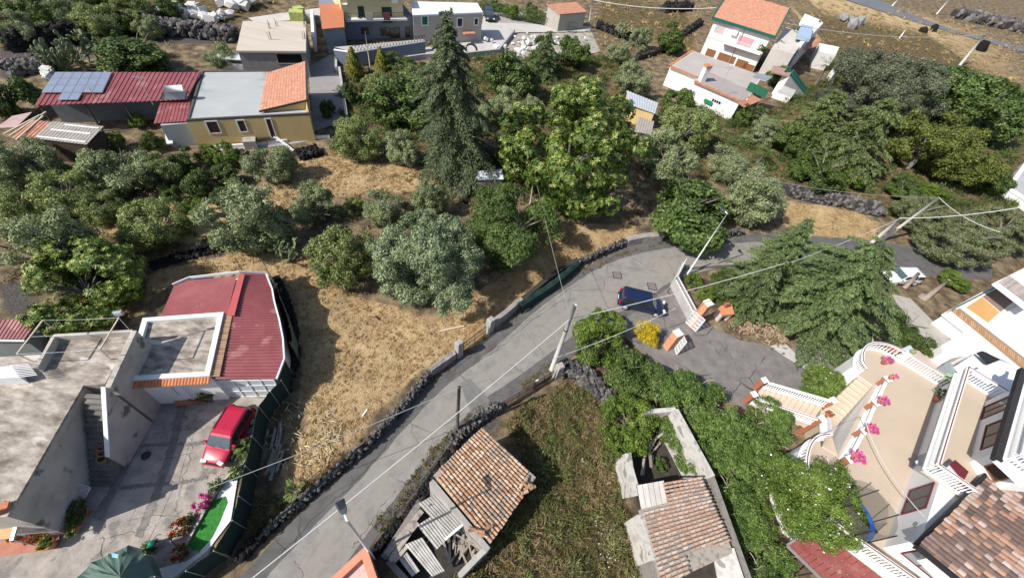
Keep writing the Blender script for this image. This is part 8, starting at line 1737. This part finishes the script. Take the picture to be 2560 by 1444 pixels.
lp_ = b.xy.lerp(c_.xy, .18); obj('wall_lamp', MB().beam((lp_.x, lp_.y, ZT_ + 1.5), (lp_.x + n_.x * .6, lp_.y + n_.y * .6, ZT_ + 1.6), .03, .03).lathe([(.02, 0), (.17, .05), (.17, .12), (.05, .2)], (lp_.x + n_.x * .7, lp_.y + n_.y * .7, ZT_ + 1.5), 10), mat('pale lamp', [(.5, .55, .6)], 2, .4), h)
# balcony
B0, B1, B2, B3 = P(2309, 1174, ZQ), P(2388, 934, ZQ), P(2486, 996, ZQ), P(2402, 1238, ZQ)
solid(h, 'balcony_floor', [B0, B1, P(2500, 1000, ZQ), P(2440, 1250, ZQ), B3], ZQ - .25, ZQ, beige_floor)
balustrade([B0, B1], 'long white balustrade on the upper balcony edge facing the terrace', 1.0, .14, capm=rail_red); balustrade([B1, B2], 'white balustrade at the far end of the upper balcony', 1.0, .17, capm=rail_red); balustrade([B0, B3], 'white balustrade at the near end of the upper balcony beside the tile roof', 1.0, .15, capm=rail_red)
U0, U1 = P(2424, 1154, ZQ), P(2464, 1003, ZQ); UU = [U0, U1, P(2620, 1080, ZQ), P(2620, 1260, ZQ), P(2470, 1230, ZQ)]
solid(h, 'upper_wall', UU, ZQ - .3, 8.6, hw_)
wfrac(U1, U0, .12, .32, ZQ + .1, ZQ + 1.9, maroon, glass_dark, 'window', 1); wfrac(U1, U0, .5, .86, ZQ + .6, ZQ + 2.0, maroon, glass_dark, 'window', 1)
wfrac(U0, UU[4], .3, .75, ZQ + .7, ZQ + 1.9, mat('brown frame', [], 1), mat('dark brown blind', [(.06, .04, .03)], 2, .7), 'window', 0)
cbn = thing('folded_awning_box', 'maroon topped white box for a folded awning in the near corner of the upper balcony', 'cabinet', P(2385, 1190, ZQ)); q4 = [P(2362, 1172, ZQ + .9), P(2388, 1150, ZQ + .9), P(2420, 1178, ZQ + .9), P(2408, 1200, ZQ + .9)]; solid(cbn, 'body', q4, ZQ, ZQ + .86, mat('pale blue grey', [(.55, .58, .62)], 1, .6)); c5 = sum(q4, Vector()) / 4; solid(cbn, 'top', [c5.lerp(p, 1.05) for p in q4[1:] + [q4[0].lerp(q4[1], .5)]], ZQ + .86, ZQ + .92, maroon)  # plain box added in place of a folded awning
# black gutter, top balcony with balusters
ZR2 = 8.75; R0, R1 = P(2490, 1150, ZR2), P(2556, 925, ZR2); obj('black_gutter', MB().beam(R0, R1, .34, .3), black_pl, h)
solid(h, 'roof_slab', [R0, R1, P(2700, 960, ZR2), P(2700, 1220, ZR2), P(2560, 1215, ZR2)], ZR2 - .2, ZR2 + .05, hw_)
balustrade([R0 + Vector((.3, 0, .1)), R1 + Vector((.3, 0, .1))], 'white balustrade above the black gutter at the right edge', 1.0, .13); balustrade([R0 + Vector((.3, 0, .1)), P(2600, 1215, ZR2 + .1)], 'short white balustrade above the tile roof at the right edge', 1.0, .16)
# tile roof
ZE2 = 6.2; E0, E1 = P(2292, 1366, ZE2), P(2528, 1130, ZE2); ed = (E1 - E0); en = Vector((ed.y, -ed.x, 0)).normalized(); en = en if (P(2500, 1400, ZE2) - E0).dot(en) > 0 else -en
run = 6.2; slope = .3; EE0, EE1 = E0 + en * run + Vector((0, 0, run * slope)), E1 + en * run + Vector((0, 0, run * slope))
tones = [[(.29, .165, .115), (.36, .22, .155)], [(.13, .09, .078), (.18, .125, .105)], [(.37, .28, .245), (.43, .34, .3)], [(.08, .063, .058), (.115, .09, .08)], [(.15, .1, .085), (.2, .135, .115)]]
rp_ = thing('tile_roof', 'brown and salmon mottled interlocking tile roof with black gutter in the lower right corner', 'roof', E0)
pal3 = [tile_mesh(.44, .115, .1, mat('mottled roof tile %d' % i, c, 3, .75, .1, vary=.2)) for i, c in enumerate(tones)]
tile_roof(rp_, EE0, EE1, E1, E0, 33, 22, 12, under=mat('dark roof underlay', [(.06, .045, .04), (.09, .07, .06)], 2, .9), pal=pal3)
obj('gutter', MB().tube([E0 - en * .1, E1 - en * .1], .1, 8), black_pl, rp_, True); obj('verge_board', MB().beam(E0 + Vector((0, 0, .02)), EE0 + Vector((0, 0, .02)), .16, .26), black_pl, rp_); obj('fascia', MB().beam(E0 - Vector((0, 0, .16)) + en * .02, E1 - Vector((0, 0, .16)) + en * .02, .08, .22), black_pl, rp_)
gw = [E0 + en * .55, E1 + en * .4, EE1, EE0 + ed.normalized() * .5]; solid(rp_, 'wall', gw, 5.58, 6.05, hw_)
# trampoline
tc = P(2128, 1292, ZT_ + .6); t = thing('trampoline', 'blue edged black trampoline with a grey safety net half under the jasmine bush', 'trampoline', (tc.x, tc.y, ZT_), local=True); RR_ = 1.25
inst('mat', MB().lathe([(.01, .6), (RR_ * .8, .6), (RR_ * .8, .62), (.01, .625)], n=24).mesh('mat', black_pl), t); inst('pad', MB().lathe([(RR_ * .78, .6), (RR_, .6), (RR_ * 1.02, .64), (RR_ * .98, .68), (RR_ * .8, .67)], n=28, cap=False).mesh('pad', mat('bright blue pad', [(.02, .1, .4), (.03, .16, .5)], 2, .4), True), t)
netm = bpy.data.materials.new('safety net'); netm.use_nodes = True; nb = netm.node_tree; b5 = nb.nodes['Principled BSDF']; b5.inputs['Base Color'].default_value = (.1, .09, .08, 1); b5.inputs['Alpha'].default_value = .45; b5.inputs['Roughness'].default_value = .9
V = []; N8 = 24
for k in range(N8): a_ = 6.2832 * k / N8; f = 1.0 if k % 4 == 0 else .95; V += [(RR_ * math.cos(a_), RR_ * math.sin(a_), .66), (RR_ * 1.02 * f * math.cos(a_), RR_ * 1.02 * f * math.sin(a_), 2.3)]
inst('safety_net', MB().add(V, [(2 * k, (2 * k + 2) % (2 * N8), (2 * k + 3) % (2 * N8), 2 * k + 1) for k in range(N8)]).mesh('safety_net', netm), t)
for k in range(0, N8, 4): a_ = 6.2832 * k / N8; inst('net_pole', MB().tube([(RR_ * 1.05 * math.cos(a_), RR_ * 1.05 * math.sin(a_), 0), (RR_ * 1.05 * math.cos(a_), RR_ * 1.05 * math.sin(a_), 2.4)], .035, 6).mesh('net_pole', black_pl), t)
o = obj('folded_step', MB().beam(P(2150, 1342, ZT_ + .3), P(2190, 1325, ZT_ + .3), .25, .12), black_pl); tag(o, 'black folded step lying beside the trampoline', 'step')
# terrace plant, red panel roof
p = P(2338, 1002, ZT_); t = thing('flower_pot', 'orange pot with a leafy shrub against the terrace house wall', 'flower pot', p, local=True); inst('pot', pm, t, scale=(1.3,) * 3); inst('plant', small_green, t, (.1, .2, .85), scale=(.6,) * 3)
bt = thing('tile_panel', 'blue grey tiled panel low on the house wall at the terrace corner', 'panel', b); e_ = (b - a).xy.normalized(); obj('panel', wallpart(MB(), a.xy, b.xy, (b - a).xy.length - 1.0, (b - a).xy.length, ZT_, ZT_ + .75, .05, .03), mat('blue mosaic', [(.2, .27, .33), (.42, .47, .5)], 12, .4), bt)
rr = thing('panel_roof', 'dull red panelled carport roof below the terrace balustrade', 'roof', P(2060, 1400)); r0, r1, r2, r3 = P(1968, 1361, 2.3), P(2036, 1312, 2.6), P(2215, 1452, 2.6), P(2110, 1500, 2.3)
r0b = P(1994, 1309, 2.55); rm_ = mat('dull red sheet', [(.2, .05, .045), (.26, .075, .065), (.3, .12, .1)], 1.2, .6, spots=((.36, .22, .2), 2.5, .66))
for i in range(11):
    f0, f1 = i / 11 + .004, (i + 1) / 11 - .004; obj('panel', MB().slab([r0.lerp(r3, f0), r0.lerp(r3, f1), r1.lerp(r2, f1) if i else r1.lerp(r2, f1), r1.lerp(r2, f0)], .05), rm_, rr)
obj('edge_trim', MB().beam(r0 + Vector((-.03, -.03, 0)), r3 + Vector((-.03, -.03, 0)), .12, .14).beam(r0, r1, .12, .14), mat('grey trim', [(.25, .23, .22)], 2, .7), rr)
for f in (.05, .5, .95): p = r0.lerp(r3, f); obj('post', MB().tube([(p.x + .1, p.y, 0), (p.x + .1, p.y, 2.2)], .05, 6), dark_metal, rr)
# neighbouring house behind
h = thing('neighbour_house', 'white neighbouring house with a tiled balcony edge and an orange terrace at the right edge', 'house', P(2500, 850)); ZN = 1.5
N_ = [P(2363, 784, ZN), P(2560, 940, ZN), P(2760, 900, ZN), P(2700, 600, ZN), P(2560, 676, ZN), P(2420, 752, ZN)]; solid(h, 'wall', N_, 0, ZN - .2, hw_); solid(h, 'balcony_slab', [q + (q - P(2560, 800, ZN)) * .03 for q in N_], ZN - .2, ZN, hw_)
def nslab(nm, px, z, m): return solid(h, nm, [P(u, v, z) for u, v in px], z - .04, z, m)
nslab('tile_edge', [(2378, 776), (2400, 770), (2580, 908), (2560, 924)], ZN + .06, mat('tan tile bed', [(.3, .2, .125), (.36, .25, .16)], 3, .85)); k0, k1 = P(2382, 774, ZN + .09), P(2566, 914, ZN + .09)
for i in range(40): p = k0.lerp(k1, (i + .5) / 40); obj('tile', MB().beam(p + Vector((-.15, -.25, 0)), p + Vector((.18, .3, .05)), .11, .08), mat('tan tile', [(.42, .24, .13), (.5, .31, .18)], 3, .85, vary=.2), h)
nslab('terrace_floor', [(2415, 768), (2455, 742), (2500, 780), (2470, 806)], ZN + .02, mat('orange terrace floor', [(.55, .3, .11), (.6, .35, .14)], .8, .8)); nslab('shaded_floor', [(2456, 741), (2510, 712), (2545, 745), (2502, 779)], ZN + .02, mat('shade toned terrace floor', [(.22, .15, .13), (.28, .19, .16)], .8, .8))  # second floor patch has the terrace shade put into its darker colour
solid(h, 'upper_block', [P(2474, 806, ZN + .3), P(2560, 754, ZN + .3), P(2760, 860, ZN + .3), P(2640, 930, ZN + .3)], ZN - .1, ZN + .3, hw_); solid(h, 'upper_roof', [P(2486, 706, ZN + 2.2), P(2580, 660, ZN + 2.2), P(2700, 700, ZN + 2.2), P(2570, 770, ZN + 2.2)], ZN + 1.9, ZN + 2.2, hw_)
g0, g1 = P(2500, 706, ZN + 2.3), P(2580, 766, ZN + 2.3)
for i in range(16): p = g0.lerp(g1, i / 16); obj('roof_tile_row', MB().beam(p, p + Vector((1.2, .9, .3)), .2, .08), mat('grey brown tile', [(.26, .22, .2), (.4, .35, .32)], 3, .9, vary=.2), h)
mb = MB(); e0, e1 = P(2366, 782, ZN), P(2700, 610, ZN)
for z in (.5, .95): mb.beam(e0 + Vector((0, 0, z)), e1 + Vector((0, 0, z)), .05, .05)
for i in range(30): p = e0.lerp(e1, i / 29); mb.beam(p, p + Vector((0, 0, .95)), .04, .04)
obj('railing', mb, mat('teal railing', [(.06, .16, .17)], 2, .5), h)
obj('railing_screen', MB().beam(e0 + Vector((0, 0, .5)), e1 + Vector((0, 0, .5)), .02, .8), mat('dark green screen', [], 1), h)
h = thing('white_annex', 'low bright white flat roofed annex between the terrace and the neighbouring house', 'annex', P(2420, 900)); ZA = .95
an = [P(2346, 867, ZA), P(2415, 828, ZA), P(2515, 900, ZA), P(2475, 909, ZA), P(2402, 893, ZA), P(2372, 899, ZA), P(2351, 885, ZA)]; solid(h, 'wall', an, 0, ZA - .1, hw_); solid(h, 'roof', an, ZA - .1, ZA, hw_); rim(h, 'parapet', [p.xy for p in an], .2, ZA, ZA + .25, hw_)
o_ = solid(h, 'dark_awning', [P(2444, 880, 2.6), P(2456, 876, 2.6), P(2545, 918, 2.6), P(2540, 928, 2.6), P(2470, 905, 2.6)], 2.45, 2.6, black_pl)
sheet('service_yard', [(2200, 868), (2340, 880), (2480, 960), (2520, 1010), (2420, 1000), (2280, 920)], .02, mat('pink paving', [(.5, .4, .36), (.58, .48, .44)], 1, .9))
for i, (u, v, z, m_, s_, lab) in enumerate(((2376, 918, 1.2, mat('grey box', [(.3, .33, .34)], 1, .6), (1.0, .8, .8), 'grey crate in the service yard behind the terrace'), (2390, 926, 1.1, mat('teal box', [(.03, .16, .18)], 1, .5), (.9, .7, .8), 'teal crate in the service yard beside the grey crate'), (2386, 937, 1.0, mat('lime green lid', [(.32, .62, .25)], 1, .5), (1.0, .7, .5), 'lime green box lid in the service yard'), (2440, 911, 1.9, hw_, (2.4, 1.3, 1.5), 'white appliance cabinet in the service yard'))):
    p = P(u, v, z); o = thing('storage_box', lab, 'box', (p.x, p.y, 0)); obj('body', MB().box((p.x, p.y, z - s_[2] / 2 - .1), s_, .6), m_, o); obj('lid', MB().box((p.x, p.y, z - .06), (s_[0] * 1.05, s_[1] * 1.05, .08), .6), m_, o); obj('support', MB().box((p.x, p.y, (z - s_[2]) / 2), (s_[0] * .9, s_[1] * .9, max(.1, z - s_[2])), .6), concrete_grey, o)
t = thing('patio_screen', 'pale blue sheet leaning behind the straight balustrade', 'sheet', P(2268, 878)); obj('sheet', MB().slab([P(2252, 872, 2.5), P(2276, 862, 2.6), P(2290, 880, 2.3), P(2262, 886, 2.3)], .04), mat('pale blue sheet', [(.5, .58, .68)], 1, .6), t)
t = thing('terracotta_roof_patch', 'small red tiled lean-to behind the rounded balustrade', 'lean-to', P(2222, 876)); obj('roof', MB().slab([P(2205, 868, 2.0), P(2240, 876, 2.0), P(2246, 888, 1.7), P(2216, 884, 1.7)], .06), clay, t); obj('plant', MB().box(tuple(P(2232, 872, 2.2)), (.3, .3, .3)), mat('red flowers', [(.5, .08, .06)], 3, .8), t)
# dead trunks of the leaning pine
for (a0, b0, r_, lab) in (((2262, 718), (2298, 682), .17, 'short bare leaning trunk beside the white car'), ((2310, 748), (2372, 700), .2, 'long bare leaning trunk above the pale concrete path')):
    p = P(*a0); z = rise(*a0, *b0); q2 = P(b0[0], b0[1], z); t = thing('bare_tree', lab, 'tree', p); obj('trunk', MB().tube([p, p.lerp(q2, .5) + Vector((0, 0, .1)), q2], [r_ * 1.3, r_, r_ * .8], 8), mat('pale bark', [(.26, .21, .17), (.36, .3, .25)], 5, .95, .5), t, True)
st = thing('tree_stump', 'sawn grey stump beside the long leaning trunk', 'stump', P(2306, 744)); obj('stump', MB().lathe([(.42, 0), (.36, .3), (.34, .32)], tuple(P(2306, 744)), 10), mat('pale bark', [], 1), st)
h = thing('edge_building', 'grey flat roof with a white parapet at the right edge beside the spreading green trees', 'building', P(2540, 450)); q4 = [P(2512, 470, 1), P(2560, 405, 1), P(2680, 430, 1), P(2620, 540, 1)]; solid(h, 'wall', q4, 0, .9, hw_); solid(h, 'roof', q4, 0.9, 1.0, membrane); rim(h, 'parapet', [p.xy for p in q4], .5, 1.0, 1.3, hw_)
